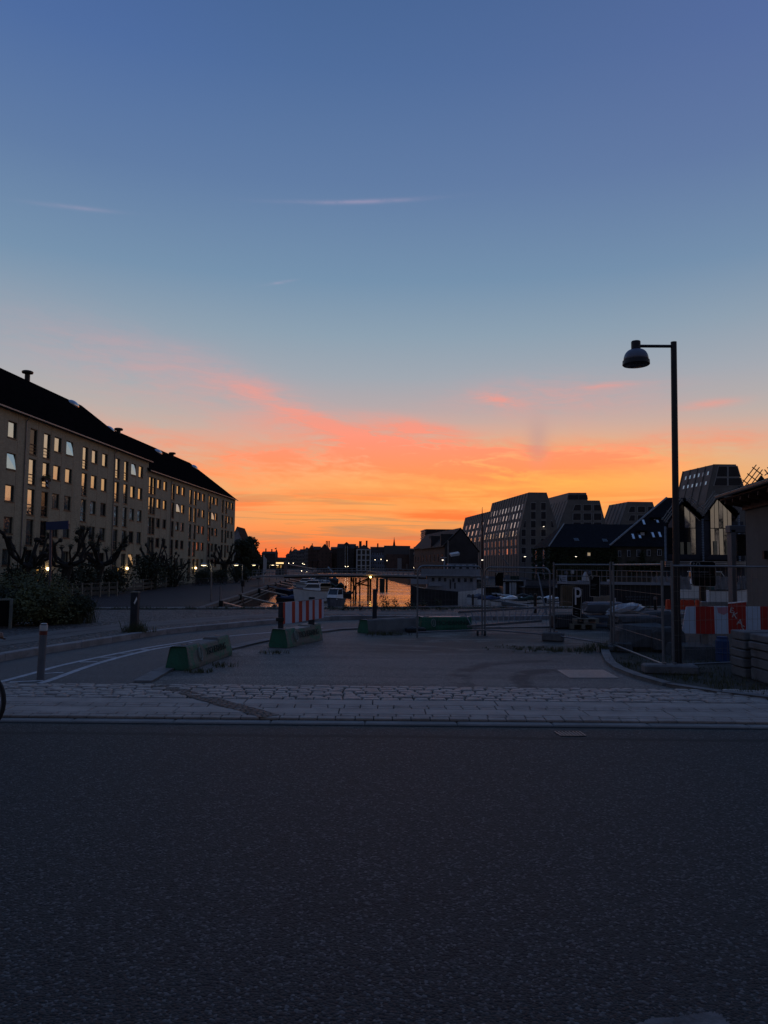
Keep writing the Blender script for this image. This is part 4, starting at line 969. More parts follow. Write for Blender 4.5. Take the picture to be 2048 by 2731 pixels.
brace(937, 1540, 951, 1584); brace(937, 1584, 951, 1562); brace(951, 1556, 985, 1562); brace(953, 1562, 1000, 1536); brace(951, 1556, 988, 1540)
mb = MB(); mb.box(xr - 1.6, YB + .3, ZW - 1, xr, YB + 3.7, zd - .8); mb.build('pier', QWALL, t)
p = D(988, 1539, YB - .3); lt = thing('bridge_lamp', 'yellow lamp under the footbridge on its trestle', 'lamp', p); mb = MB(); mb.ball(p, .12, 10, 7); mb.build('globe', M('yellow_lamp', (.9, .7, .3), .5, 0, 0, 1, emit=((1, .58, .12), 22)), lt)
mb = MB(); mb.box(p.x - .08, p.y, p.z - .05, p.x + .08, p.y + 1.6, p.z + .05); mb.build('bracket', BLACKM, lt)
# free standing piles and mooring posts
def pile(label, px, ytop, ybot, r, square=False):
    b = G(px, ybot, ZW); q = D(px, ytop, b.y); mb = MB()
    if square: mb.bbox((b.x, b.y, (q.z + ZW - 1.5) / 2), (r * 2, r * 1.6, q.z - ZW + 1.5), bev=.08)
    else: mb.tube([(b.x, b.y, ZW - 1.5), (b.x, b.y, q.z)], r, 10)
    tag(mb.build('mooring_pile', WOODD, at=(b.x, b.y, ZW)), label, 'mooring pile', 'piles standing in the canal')
pile('single pile left of the broad dark pile cluster', 1005.5, 1541, 1571, .2); pile('broad dark square pile cluster in mid canal', 1019, 1543, 1575, .45, True); pile('single pile just right of the broad pile cluster', 1031, 1541, 1573, .2)
for k, px in enumerate((1064, 1068, 1072.5, 1076, 1080, 1084, 1088, 1092)): pile('slim pile in the row behind the houseboat stern, number %s from the open water' % ('one', 'two', 'three', 'four', 'five', 'six', 'seven', 'eight')[k], px, 1533 + k * .6, 1547 + k * 1.3, .2)
t = thing('flagpole', 'pale flagpole with a limp white flag by the promenade lamps', 'flagpole', G(702, 1556, ZQ)); b = G(702, 1556, ZQ); q = D(702.5, 1480, b.y)
mb = MB(); mb.tube([b, (b.x, b.y, q.z)], .09, 7); mb.build('pole', TRIM, t); mb = MB(); mb.extrude([(b.x + .05, b.y, q.z - .2), (b.x + .5, b.y, q.z - .7), (b.x + .45, b.y, q.z - 2.6), (b.x + .1, b.y, q.z - 3.0)], (0, .04, 0)); mb.build('flag', TRIM, t)

# ------------------------------------------------------------------ waterside buildings on the far bank, right of the canal
COPPER = M('dark_lattice_glass', (.10, .085, .075), .35, .3, .4, .6)
t = thing('lattice_cube', 'tall dark cube building with a pale latticed edge', 'office building', D(1180, 1510, 300)); a, b, c = D(1123.5, 1416, 300), D(1136.5, 1411, 286), D(1236, 1412, 286)
mb = MB(); mb.hexa([(a.x, 300, -1.3), (b.x, 286, -1.3), (c.x, 286, -1.3), (c.x, 320, -1.3)], [(a.x, 300, b.z), (b.x, 286, b.z), (c.x, 286, b.z), (c.x, 320, b.z)]); mb.build('wall', M('dark_cube_cladding', (.030, .022, .022), .8), t)
mb = MB(); u = Vector((b.x - a.x, -14, 0))
for k in range(24):
    z = b.z - .5 - k * .75
    for j in range(6):
        s = (j + .5 * (k % 2)) / 6.5; p = Vector((a.x, 300, z)) + u * s; mb.hexa([p, p + u * .11, p + u * .11 + Vector((-.35, -.08, 0)), p + Vector((-.35, -.08, 0))], [p + Vector((0, 0, .5)), p + u * .11 + Vector((0, 0, .5)), p + u * .11 + Vector((-.35, -.08, .5)), p + Vector((-.35, -.08, .5))])
mb.build('lattice', M('pale_lattice', (.34, .27, .25), .5), t)
# three old gabled warehouses, ridges running away along the canal
def old_warehouse(label, xa, ya, xe0, ye0, xe1, ye1, Y, dep, dorm):
    ap, e0, e1 = D(xa, ya, Y), D(xe0, ye0, Y), D(xe1, ye1, Y); t = thing('old_warehouse', label, 'warehouse', (ap.x, Y, ZQ), group='old gabled warehouses by the canal'); sh = Vector((-dep * .13, dep, 0))
    mb = MB(); mb.extrude([(e0.x, Y, ZQ), (e1.x, Y, ZQ), e1, ap, e0], sh); mb.build('wall', FARD, t)
    mb = MB(); up = Vector((0, 0, .25)); out = (e0 - ap).normalized() * .6; out2 = (e1 - ap).normalized() * .6
    mb.extrude([ap + up, e0 + out + up, e0 + out + up + sh, ap + up + sh], (0, 0, .12)); mb.extrude([ap + up, e1 + out2 + up, e1 + out2 + up + sh, ap + up + sh], (0, 0, .12))
    mb.build('roof', M('old_warehouse_roof', (.026, .019, .018), .9, 0, .3, 1), t)
    for k in range(6):
        for j in range(3):
            p = Vector((e0.x, Y, 0)) + sh * ((k + .5) / 6); z = .2 + j * 2.6
            if z + 1.4 < e0.z: mb = MB(); mb.hexa([p + Vector((-.05, -.45, z)), p + Vector((.1, -.45, z)), p + Vector((.1, .45, z)), p + Vector((-.05, .45, z))], [p + Vector((-.05, -.45, z + 1.5)), p + Vector((.1, -.45, z + 1.5)), p + Vector((.1, .45, z + 1.5)), p + Vector((-.05, .45, z + 1.5))]); mb.build('window', PANE, t)
    for f in dorm:
        p = e0.lerp(ap, .18) + sh * f; mb = MB(); mb.box(p.x - .9, p.y - .9, p.z - .4, p.x + 1.6, p.y + .9, p.z + 1.9); mb.build('dormer', FARD, t)
    return t
old_warehouse('nearest dark warehouse with a broad black gable end facing the basin', 1229, 1412, 1186, 1456, 1275, 1470, 150, 26, (.1, .5))
old_warehouse('middle dark warehouse, its roof edge showing behind the broad gable', 1189, 1419, 1150, 1458, 1230, 1470, 178, 24, (.05,))
old_warehouse('farthest dark warehouse of the gabled three, next to the lattice cube', 1164, 1428, 1125, 1466, 1205, 1475, 205, 5, (.05,))
town('low lean-to shed with a pale roof at the farthest warehouse', 1108, 1126, 1478, 1474, 210, FARD, TRIM, 10, 'x', cat='shed', name='canal_shed')

# angular concrete apartment houses with sloped upper storeys
CONC = M('grey_concrete', (.165, .152, .140), .85, 0, .18, .5, .2, 4)
REV = M('pale_window_reveal', (.46, .46, .48), .6, 0, .1, 1)
GLASSM = M('slope_glass', (.80, .80, .82), .06, .95, .05, .8)
RIB = M('concrete_rib', (.13, .12, .11), .85, 0, .15, .6)
def slab_house(label, px_ends, D0, vdir, L, zt_px, knee_px, fbot, ftop, steps, wrows, wcols_side, wcols_front, front_rows, seed):
    """front: bottom left/right and top left/right pixels at depth D0; walls upright to the knee, then leaning in; runs away along vdir"""
    zt = D(ftop[0], zt_px, D0).z; zk = D(fbot[0], knee_px, D0).z
    bl, br, tl, tr = D(fbot[0], 1500, D0).x, D(fbot[1], 1500, D0).x, D(ftop[0], 1500, D0).x, D(ftop[1], 1500, D0).x
    u = Vector((vdir[0], vdir[1], 0)).normalized(); O = Vector((0, D0, 0)); rng = random.Random(seed)
    t = thing('angular_apartment_house', label, 'apartment building', ((bl + br) / 2, D0, ZQ), group='angular concrete houses on the far bank'); mb = MB()
    for (l0, l1, drop) in steps:
        k = (zt - drop - zk) / (zt - zk); sl, sr = bl + (tl - bl) * k, br + (tr - br) * k
        mb.extrude([O + u * l0 + Vector(q) for q in ((bl, 0, ZQ), (br, 0, ZQ), (br, 0, zk), (sr, 0, zt - drop), (sl, 0, zt - drop), (bl, 0, zk))], u * (l1 - l0 - .02))
    mb.build('wall', CONC, t)
    # windows on the leaning side and on the upright side below it
    def sidept(l, z, o):
        if z <= zk: x = bl; n = Vector((-1, 0, 0))
        else: x = bl + (tl - bl) * (z - zk) / (zt - zk); n = Vector((-(zt - zk), 0, (tl - bl))).normalized()
        return O + u * l + Vector((x, 0, z)) + n * o
    def sq(l0, l1, z0, z1, o0, o1, m, nm, par):
        mb = MB(); mb.hexa([sidept(l0, z0, o0), sidept(l1, z0, o0), sidept(l1, z0, o1), sidept(l0, z0, o1)], [sidept(l0, z1, o0), sidept(l1, z1, o0), sidept(l1, z1, o1), sidept(l0, z1, o1)]); return mb.build(nm, m, par)
    for (z0, z1, l0, l1, n) in wrows:
        for i in range(n):
            a = l0 + (l1 - l0) * (i + .22) / n; b = l0 + (l1 - l0) * (i + .70) / n
            w = sq(a, b, z0, z1, .02, .06, REV, 'window', t); sq(a + (b - a) * .16, b - (b - a) * .42, z0 + .1, z1 - .1, .065, .085, GLASSM if rng.random() < (.88 if z0 > zk - 1 else .35) else PANE, 'pane', w)
    mb = MB()
    nr = int(L / 2.4)
    for i in range(nr + 1):
        l = .1 + (steps[-1][1] - .4) * i / nr; dr = [s for s in steps if s[0] <= l <= s[1]]; ztop = zt - (dr[0][2] if dr else 0)
        mb.hexa([sidept(l, zk + .1, 0), sidept(l + .22, zk + .1, 0), sidept(l + .22, zk + .1, .14), sidept(l, zk + .1, .14)], [sidept(l, ztop - .02, 0), sidept(l + .22, ztop - .02, 0), sidept(l + .22, ztop - .02, .14), sidept(l, ztop - .02, .14)])
        mb.hexa([sidept(l, ZQ, 0), sidept(l + .22, ZQ, 0), sidept(l + .22, ZQ, .12), sidept(l, ZQ, .12)], [sidept(l, zk, 0), sidept(l + .22, zk, 0), sidept(l + .22, zk, .12), sidept(l, zk, .12)])
    mb.build('rib', RIB, t)
    for (xa, xb, ya, yb, xb0, xb1) in front_rows:     # windows on the end, by photo pixel; may lean at one side
        p = [D(xb0, yb, D0 - .06), D(xb1, yb, D0 - .06), D(xb, ya, D0 - .06), D(xa, ya, D0 - .06)]
        c = sum(p, Vector()) / 4; q = [c + (v - c) * 1.13 for v in p]; mb = MB(); mb.extrude(q, (0, .1, 0)); w = mb.build('window', M_FR, t)
        mb = MB(); mb.extrude([v - Vector((0, .02, 0)) for v in p], (0, .03, 0)); mb.build('pane', PANEF, w)
    return t, sidept
M_FR = M('pale_window_surround', (.34, .33, .33), .8, 0, .12, 1)
PANEF = M('end_window_glass', (.022, .024, .034), .35, 0, .3, .6, spec=.25)
def zat(px, py, Y): return D(px, py, Y).z
fr = []
for r, (ya, yb) in enumerate(((1341, 1360), (1365, 1384), (1389, 1407), (1412, 1430), (1436, 1453), (1460, 1477), (1484, 1500))):
    fr.append((1416, 1428.5, ya, yb, 1416, 1428.5))
    if r < 5: fr.append((1443, 1455.5, ya, yb, 1443, 1455.5))
    if r == 2: fr += [(1400, 1402, ya, yb, 1395, 1402), (1470, 1472, ya, yb, 1470, 1477)]
    if r >= 3: fr.append((1391, 1402, ya, yb, 1391, 1402))
def rows_z(pxs, px, Y): return [(zat(px, b, Y), zat(px, a, Y)) for a, b in pxs]
zz = rows_z(((1342, 1358), (1365, 1381), (1389, 1406), (1413, 1429)), 1400, 200); zl = rows_z(((1437, 1454), (1461, 1478)), 1390, 200)
wr = [(z0, z1, 1.5, 35 if i == 0 else 36.5, 11) for i, (z0, z1) in enumerate(zz)] + [(z0, z1, 1.5, 36.5, 9) for z0, z1 in zl] + [(z0, z1, 39, 66, 5) for z0, z1 in rows_z(((1370, 1386), (1394, 1410), (1417, 1432)), 1400, 200)]
t1, sp1 = slab_house('tallest angular concrete house, its leaning side full of pale windows', None, 200, (-.137, 1), 68, 1313, 1424, (1386, 1492), (1412, 1459), [(0, 36, 0), (36.02, 68, 2.6)], wr, 0, 0, fr, 3)
fr = [(1516, 1542, 1320, 1332, 1516, 1542), (1544, 1566, 1320, 1332, 1544, 1568)]
for ya, yb in ((1346, 1362), (1369, 1387), (1393, 1410)): fr += [(1534 if ya < 1360 else 1529, 1549, ya, yb, 1528, 1549), (1556, 1577, ya, yb, 1556, 1577), (1584, 1601 if ya < 1360 else 1604, ya, yb, 1584, 1604)]
slab_house('second angular concrete house with a set-back glazed top storey', None, 232, (-.14, 1), 22, 1334, 1410, (1490, 1620), (1518, 1601), [(0, 22, 0)], [], 0, 0, fr[2:], 4)
t2 = thing('angular_apartment_house', 'upper set-back storey with dark glazing above the second angular house', 'apartment building', (D(1535, 1500, 236).x, 236, ZQ)); mb = MB()
a = [D(x, y, 236) for x, y in ((1505, 1352), (1570, 1352), (1563.5, 1314), (1517, 1314))]; mb.extrude(a, (-2.4, 20, 0)); mb.build('wall', CONC, t2)
for xa, xb, ya, yb, x0, x1 in fr[:2]: p = [D(x0, yb, 235.9), D(x1, yb, 235.9), D(xb, ya, 235.9), D(xa, ya, 235.9)]; mb = MB(); mb.extrude(p, (0, .15, 0)); mb.build('window', PANEF, t2)
fr = []
for ya, yb in ((1351, 1366), (1374, 1389), (1396, 1410)): fr += [(1682, 1693, ya, yb, 1676, 1693), (1701, 1720, ya, yb, 1701, 1720), (1728, 1740, ya, yb, 1728, 1742)]
slab_house('third angular concrete house, low and far right of the other two', None, 240, (-.14, 1), 14, 1338, 1400, (1655, 1762), (1678, 1743), [(0, 14, 0)], [], 0, 0, fr, 5)
fr = [(1917, 1939, 1244, 1271, 1911, 1939), (1943, 1966, 1244, 1271, 1943, 1974), (1910, 1939, 1275, 1295, 1905, 1939), (1943, 1975, 1275, 1295, 1943, 1981)]
zz = rows_z(((1254, 1266), (1281, 1292)), 1905, 130)
slab_house('angular slate-clad house rising behind the glass gables', None, 130, (-.14, 1), 10.5, 1238, 1340, (1887, 1997), (1912, 1969), [(0, 10.5, 0)], [(a, b, .8, 9.6, 6) for a, b in zz], 0, 0, fr, 6)

# ivy-covered house with a hipped slate roof, and the roofed house beside it
IVY = M('ivy', (.020, .030, .008), .8, 0, .5, 3, tint=(.035, .045, .014))
def hip_house(label, x0, x1, ye, yr, xr0, xr1, Y, dep, wins, ivyseed, roofmat, wallmat, lights=(), sky=(), skew=0.0):
    a, b = D(x0, ye, Y), D(x1, ye, Y); r0, r1 = D(xr0, yr, Y + dep / 2), D(xr1, yr, Y + dep / 2); t = thing('hipped_house', label, 'house', ((a.x + b.x) / 2, Y, ZQ))
    sk = skew * dep; mb = MB(); mb.prism([(a.x + .4, Y + .4), (b.x - .4, Y + .4), (b.x - .4 + sk, Y + dep - .4), (a.x + .4 + sk, Y + dep - .4)], ZQ, a.z); mb.build('wall', wallmat, t)
    mb = MB(); A, B, C, E = (a.x, Y, a.z), (b.x, Y, a.z), (b.x + sk, Y + dep, a.z), (a.x + sk, Y + dep, a.z); mb.add([A, B, C, E, r0, (r1.x, r1.y, r0.z)], [(0, 1, 5, 4), (1, 2, 5), (2, 3, 4, 5), (3, 0, 4), (3, 2, 1, 0)]); rf = mb.build('roof', roofmat, t)
    mb = MB(); mb.tube([Vector(A) + Vector((0, 0, .1)), r0], .14, 5); mb.build('hip_ridge', ZINC, rf)
    n = (Vector(B) - Vector(A)).cross(Vector(r0) - Vector(A)).normalized()
    for px, py, w in sky:
        p = PL(px, py, Vector(A), n); R = Matrix((Vector((1, 0, 0)), n.cross(Vector((1, 0, 0))), n)).transposed(); mb = MB(); mb.obox(p + n * .05, (w * (.45 if skew else 1), w * 1.3, .14), mat=R); w_ = mb.build('skylight', ZINC, rf); mb = MB(); mb.obox(p + n * .13, (w * (.33 if skew else .8), w * 1.1, .03), mat=R); mb.build('pane', GLASSM if skew else GLASSD, w_)
    for (xa, xb, ya, yb, mat) in wins:
        p, q = D(xa, ya, Y + .3), D(xb, yb, Y + .3); mb = MB(); mb.box(p.x, Y + .28, q.z, q.x, Y + .45, p.z); w_ = mb.build('window', WHITE, t); dx = (q.x - p.x) * .12; mb = MB(); mb.box(p.x + dx, Y + .25, q.z + dx, (p.x + q.x) / 2 - dx / 3, Y + .30, p.z - dx); mb.box((p.x + q.x) / 2 + dx / 3, Y + .25, q.z + dx, q.x - dx, Y + .30, p.z - dx); mb.build('pane', mat, w_)
    if ivyseed:
        rng = random.Random(ivyseed); mb = MB(); W = b.x - a.x
        for i in range(5200):
            x, z = a.x + .4 + rng.random() * (W - .8), ZQ + rng.random() * (a.z - ZQ)
            if any(D(xa, ya, Y).x - .2 < x < D(xb, yb, Y).x + .2 and D(xa, yb, Y).z - .2 < z < D(xb, ya, Y).z + .2 for xa, xb, ya, yb, _ in wins): continue
            mb.leaves((x, Y + .22, z), (.2, .16, .2), 1, .42, rng, 0)
        mb.build('ivy', IVY, t)
    return t
WLIT = M('lit_window', (.6, .5, .3), .5, 0, .1, 1, emit=((1, .72, .40), .30))
ivyh = hip_house('ivy-covered house under a broad hipped slate roof with two small skylights', 1463, 1700, 1459, 1397, 1504, 1760, 150, 18,
   [(1566, 1575, 1473, 1483, WLIT)], 31, SLATE, FARD, sky=((1537, 1440, .9), (1613, 1442, .9)))
XI = D(1463, 1459, 150).x + .4
for (pa, pb, ya, yb) in ((1429, 1434, 1468, 1492), (1449.5, 1453, 1467, 1492), (1429, 1434, 1507, 1530), (1449, 1453, 1506, 1532)):
    p, q = PL(pa, ya, Vector((XI, 0, 0)), Vector((1, 0, 0))), PL(pb, yb, Vector((XI, 0, 0)), Vector((1, 0, 0))); mb = MB(); mb.box(XI - .12, q.y, q.z, XI + .05, p.y, p.z); w_ = mb.build('window', WHITE, ivyh); mb = MB(); mb.box(XI - .14, q.y + .25, q.z + .2, XI - .125, p.y - .25, p.z - .2); mb.build('pane', PANE, w_)
rng = random.Random(33); mb = MB()
for i in range(1500):
    y, z = 150 + rng.random() * 17.6, ZQ + rng.random() * 8.2
    if z > D(1463, 1459, 150).z: continue
    if any(abs(PL((pa + pb) / 2, 1480, Vector((XI, 0, 0)), Vector((1, 0, 0))).y - y) < 1.1 for pa, pb in ((1429, 1434), (1449, 1453))): continue
    mb.leaves((XI - .2, y, z), (.14, .25, .2), 1, .45, rng, 0)
mb.build('ivy', IVY, ivyh)
t = hip_house('brick house with a steep hipped roof, dormers and a row of white windows', 1626, 1800, 1457, 1327, 1778, 1830, 100, 13,
   [(1648.5, 1656, 1469, 1485, PANE), (1673, 1681, 1467, 1485, PANE), (1698, 1707, 1466, 1485, PANE), (1725, 1735, 1466, 1483, PANE), (1753, 1764, 1465, 1482, PANE)], 0, SLATE, M('old_brick', (.085, .070, .052), .9, 0, .3, 1.5, .4, 10), sky=((1688, 1432, .8), (1705, 1430, .8), (1741, 1428, .8), (1759, 1427, .8), (1716, 1394, .8), (1752, 1389, .8)), skew=.31)
for (x0, x1, y0, y1) in ((1708, 1718, 1418, 1442), (1758, 1766, 1380, 1398)):
    a, b = D(x0, y1, 101.5), D(x1, y0, 101.5); mb = MB(); mb.box(a.x - .3, 101.5 if y0 > 1400 else 103.5, a.z, b.x + .3, 108, b.z); mb.box(a.x - .5, 101.2 if y0 > 1400 else 103.2, b.z, b.x + .5, 108, b.z + .18); d = mb.build('dormer', SLATE, t); mb = MB(); yy = 101.42 if y0 > 1400 else 103.42; mb.box(a.x, yy, a.z + .15, b.x, yy + .06, b.z - .1); mb.build('window', WHITE, d)
# ivy patches creeping on that brick front
rng = random.Random(8); mb = MB()
for cx, cz, rx, rz in ((1688, 1512, 1.2, .9), (1715, 1498, .35, 1.6), (1640, 1498, .5, 2.2), (1745, 1512, 1.3, .8)): p = D(cx, cz, 100); mb.leaves((p.x, 100.2, p.z), (rx, .2, rz), 360, .3, rng, 0)
mb.build('ivy', IVY, t)
# ------------------------------------------------------------------ boats
NAVY = M('navy_paint', (.020, .026, .050), .45, 0, .2, 2)
TEAK = M('varnished_wood', (.16, .075, .035), .5, 0, .3, 5)
GREENC = M('dark_green_canvas', (.022, .045, .035), .85, 0, .25, 3, .3, 12)
BLUET = M('blue_tarpaulin', (.045, .060, .13), .8, 0, .25, 3, .6, 6)
GREYC = M('grey_canvas', (.13, .14, .17), .85, 0, .25, 3, .4, 8)
HULLW = M('white_hull', (.82, .81, .80), .22, 0, .08, 2)
HULLD = M('dark_hull', (.035, .036, .042), .5, 0, .3, 2)
GELW = M('white_deck', (.80, .79, .78), .5, 0, .12, 3)
BGLASS = M('boat_glass', (.05, .055, .065), .05, .3, .1, 1)
RUBR = M('black_rubber', (.020, .020, .022), .75, 0, .2, 6)
def hull_mb(L, B, h, z0=-.25, bow=.55, flare=.75, n=9):
    mb = MB(); mb.smooth = False; R = []
    for i in range(n):
        u = i / (n - 1); x = -L / 2 + L * u
        w = B / 2 * (1 if u < bow else math.cos((u - bow) / (1 - bow) * PI / 2) ** .7) * (.88 + .12 * min(1, u * 3)); w = max(w, .015); z = h * (1 + .22 * max(0, u - .35) ** 1.6 * 2)
        R.append([(x + (L * .05 * (u > .9)), -w, z), (x, -w * flare, z0 + (h - z0) * .25), (x - .0, 0, z0), (x, w * flare, z0 + (h - z0) * .25), (x + (L * .05 * (u > .9)), w, z)])
    vs = [p for r in R for p in r]; fs = []
    for i in range(n - 1):
        for k in range(4): a = i * 5 + k; fs.append((a, a + 1, a + 6, a + 5))
    fs.append((0, 1, 2, 3, 4)); mb.add(vs, fs); return mb, R
def deck_mb(R, dz=-.04, i0=0, i1=None, inset=.96):
    mb = MB(); i1 = len(R) if i1 is None else i1
    for i in range(i0, i1 - 1):
        a, b, c, d = R[i][0], R[i + 1][0], R[i + 1][4], R[i][4]; mb.poly([(a[0], a[1] * inset, a[2] + dz), (b[0], b[1] * inset, b[2] + dz), (c[0], c[1] * inset, c[2] + dz), (d[0], d[1] * inset, d[2] + dz)])
    return mb
def boat(label, px, py, L, B, h, rz, hullm, kind='cruiser', cover=None, cat='boat', name='motor_boat', group='boats moored along the promenade', stripe=None, z=None):
    g = G(px, py, ZW) if z is None else G(px, py, z); t = thing(name, label, cat, g, rz, group); mb, R = hull_mb(L, B, h); mb.build('hull', hullm, t, local=True)
    deck_mb(R).build('deck', GELW, t, local=True)
    mb = MB()
    for sgn in (0, 4): mb.tube([(r[sgn][0], r[sgn][1], r[sgn][2]) for r in R], .045, 5)
    mb.build('rub_rail', stripe or RUBR, t, local=True)
    zc = h
    if kind in ('cruiser', 'cabin'):
        x0, x1 = (-L * .15, L * .22) if kind == 'cruiser' else (-L * .28, L * .20); w = B * .38; hh = .75 if kind == 'cruiser' else 1.05
        mb = MB(); mb.hexa([(x0, -w, zc - .05), (x1 + .5, -w * .9, zc - .05), (x1 + .5, w * .9, zc - .05), (x0, w, zc - .05)], [(x0, -w * .92, zc + hh * .45), (x1 + .25, -w * .82, zc + hh * .45), (x1 + .25, w * .82, zc + hh * .45), (x0, w * .92, zc + hh * .45)]); mb.build('cabin', GELW, t, local=True)
        mb = MB(); mb.hexa([(x0 + .05, -w * .9, zc + hh * .45), (x1 + .22, -w * .8, zc + hh * .45), (x1 + .22, w * .8, zc + hh * .45), (x0 + .05, w * .9, zc + hh * .45)], [(x0 + .1, -w * .8, zc + hh), (x1 - .25, -w * .72, zc + hh), (x1 - .25, w * .72, zc + hh), (x0 + .1, w * .8, zc + hh)]); mb.build('windscreen', BGLASS, t, local=True)
        mb = MB(); mb.box(x0 - .05, -w * .85, zc + hh, x1 - .15, w * .85, zc + hh + .07)
        for s in (-1, 1): mb.bar((x1 + .22, s * w * .81, zc + hh * .45), (x1 - .22, s * w * .74, zc + hh), .05); mb.bar((x0 + .05, s * w * .9, zc + hh * .45), (x0 + .1, s * w * .82, zc + hh), .05)
        mb.build('roof', GELW, t, local=True)
    if cover:
        mb = MB(); x0, x1 = (-L * .48, -L * .12) if kind == 'cruiser' else (-L * .49, L * .38); n = 8; V = []
        for i in range(n):
            u = i / (n - 1); x = x0 + (x1 - x0) * u; w = B * .47 * (1 if u < .6 else 1 - .55 * (u - .6) / .4); hh = (.95 if kind == 'cruiser' else .5) * (.75 + .25 * math.sin(u * 9 + L)); V += [(x, -w, zc), (x, -w * .8, zc + hh * .75), (x, 0, zc + hh), (x, w * .8, zc + hh * .75), (x, w, zc)]
        fs = [(i * 5 + k, i * 5 + k + 1, i * 5 + k + 6, i * 5 + k + 5) for i in range(n - 1) for k in range(4)] + [(0, 1, 2, 3, 4), tuple(range(n * 5 - 1, n * 5 - 6, -1))]; mb.add(V, fs); mb.build('canopy' if kind == 'cruiser' else 'tarpaulin', cover, t, local=True)
    if kind in ('open', 'cruiser', 'dinghy'):
        mb = MB(); mb.bbox((-L / 2 - .12, 0, h + .25), (.32, .30, .42), bev=.06); mb.box(-L / 2 - .16, -.06, -.3, -L / 2 - .04, .06, h + .1); mb.build('outboard_motor', RUBR, t, local=True)
    return t
# bows toward the promenade (about -x), sterns to the open canal
boat('white motor boat with a brown rubbing strip, just above the striped board', 838, 1606, 4.6, 1.9, 1.35, PI + .06, HULLW, 'cruiser', None, stripe=TEAK)
boat('small grey-hulled cabin boat seen bow on, by the open water', 893, 1614, 3.3, 1.75, .70, -PI / 2 - .25, GREYC, 'cabin')
boat('low boat heaped under a pale and blue crumpled cover, nearest the mooring booms', 779, 1604, 3.6, 1.6, .35, PI + .1, HULLD, 'open', BLUET)
boat('boat wholly wrapped in a dark blue tarpaulin', 782, 1590, 4.6, 1.9, .75, PI - .05, NAVY, 'wrapped', BLUET)
boat('white cruiser with a dark green canopy over its stern', 868, 1587, 5.6, 2.2, .95, PI + .08, HULLW, 'cruiser', GREENC)
boat('cruiser with a blue-grey cover behind its raked windscreen', 838, 1575, 5.8, 2.2, .95, PI + .04, HULLW, 'cruiser', GREYC)
boat('small white cruiser with a pale striped deck, close under the bridge', 820, 1565, 5.6, 2.2, .85, PI, HULLW, 'cruiser', None)
boat('white cruiser with a tall black cover, its stern to the trestles', 858, 1565, 6.2, 2.4, 1.1, PI + .05, HULLW, 'cruiser', RUBR)
boat('black tender with two stern motors, out by the open orange water', 917, 1592, 1.7, 1.0, .4, PI + .5, RUBR, 'open', RUBR)
boat('dark barge with a high stern moored beside the trestle', 884, 1568, 2.6, 1.6, 1.4, PI + 1.0, HULLD, 'open', RUBR)
boat('half hidden white boat at the bridge end of the moorings', 845, 1556, 6.0, 2.3, .95, PI, HULLW, 'cruiser', GREYC)

# mooring booms from the quay
BOOMS = [((592.5, 1607), (664, 1625)), ((643, 1589), (735, 1611)), ((693, 1572.5), (768, 1589)), ((715.5, 1563.5), (804, 1583)), ((736, 1556), (790, 1568)), ((748, 1552), (800, 1562)), ((761, 1548), (812, 1557)), ((772, 1544.5), (822, 1552))]
for i, (a, b) in enumerate(BOOMS):
    p, q = G(*a, ZQ + .15), G(*b, ZW + .35); q = p + (q - p) * .97 if i else p + (q - p) * .98
    t = thing('mooring_boom', ('nearest', 'second', 'third', 'fourth', 'fifth', 'sixth', 'seventh', 'farthest')[i] + ' of the pale mooring booms sloping from the quay to the water', 'mooring boom', p, group='mooring booms along the promenade'); mb = MB(); mb.tube([p, q], .085, 7); mb.build('beam', STEEL, t)
    mb = MB(); mb.box(p.x - .22, p.y - .14, ZQ - .5, p.x + .08, p.y + .14, ZQ + .3); mb.build('hinge', BLACKM, t); mb = MB(); mb.tube([q + Vector((0, -.4, -.3)), q + Vector((0, .4, -.3))], .22, 8); mb.build('float', RUBR, t)
# reeds and dark weed at the foot of the quay wall
mb = MB(); rng = random.Random(14)
for i in range(120):
    u = rng.random(); mb.blades((-9.0 - 4.0 * u + rng.uniform(.3, 1.8), 31 + 34 * u, ZW), .4, .6, 5, .8, rng, .02)
tag(mb.build('water_weed', LEAFD), kind='stuff')

# houseboat with two white decks
g = G(1186, 1603, ZW); YH = g.y
t = thing('houseboat', 'white two-decked passenger boat with black hull and rounded bow', 'houseboat', g)
def hx(px): return D(px, 1560, YH).x
def hz(py): return D(1190, py, YH).z
WPL = M('white_planking', (.30, .31, .345), .6, 0, .12, 1.5, .25, 10)
mb = MB(); xa, xb = hx(1095), hx(1290); top = hz(1571)
sec = [(xa, .5, top + .55), (xa + .7, 1.5, top + .25), (xa + 2.6, 1.8, top), (xb - 3.4, 1.8, top - .25), (xb - 1.6, 1.5, top - .1), (xb - .4, .7, top + .1), (xb, .05, top + .2)]; V = []
for x, w, z in sec: V += [(x, YH - w, z), (x, YH - w * .8, ZW - .3), (x, YH + w * .8, ZW - .3), (x, YH + w, z)]
n = len(sec)
for i in range(n - 1): mb.cur = 1 if i > 2 else 0; mb.add([V[i * 4], V[i * 4 + 1], V[i * 4 + 5], V[i * 4 + 4]], [(0, 1, 2, 3)])
mb.cur = 0
mb.add(V, [(i * 4 + k, i * 4 + k + 1, i * 4 + k + 5, i * 4 + k + 4) for i in range(n - 1) for k in (1, 2)] + [(0, 1, 2, 3), tuple(range(n * 4 - 1, n * 4 - 5, -1))] + [(i * 4 + 3, i * 4, i * 4 + 4, i * 4 + 7) for i in range(n - 1)]); mb.build('hull', [HULLD, HULLW], t)
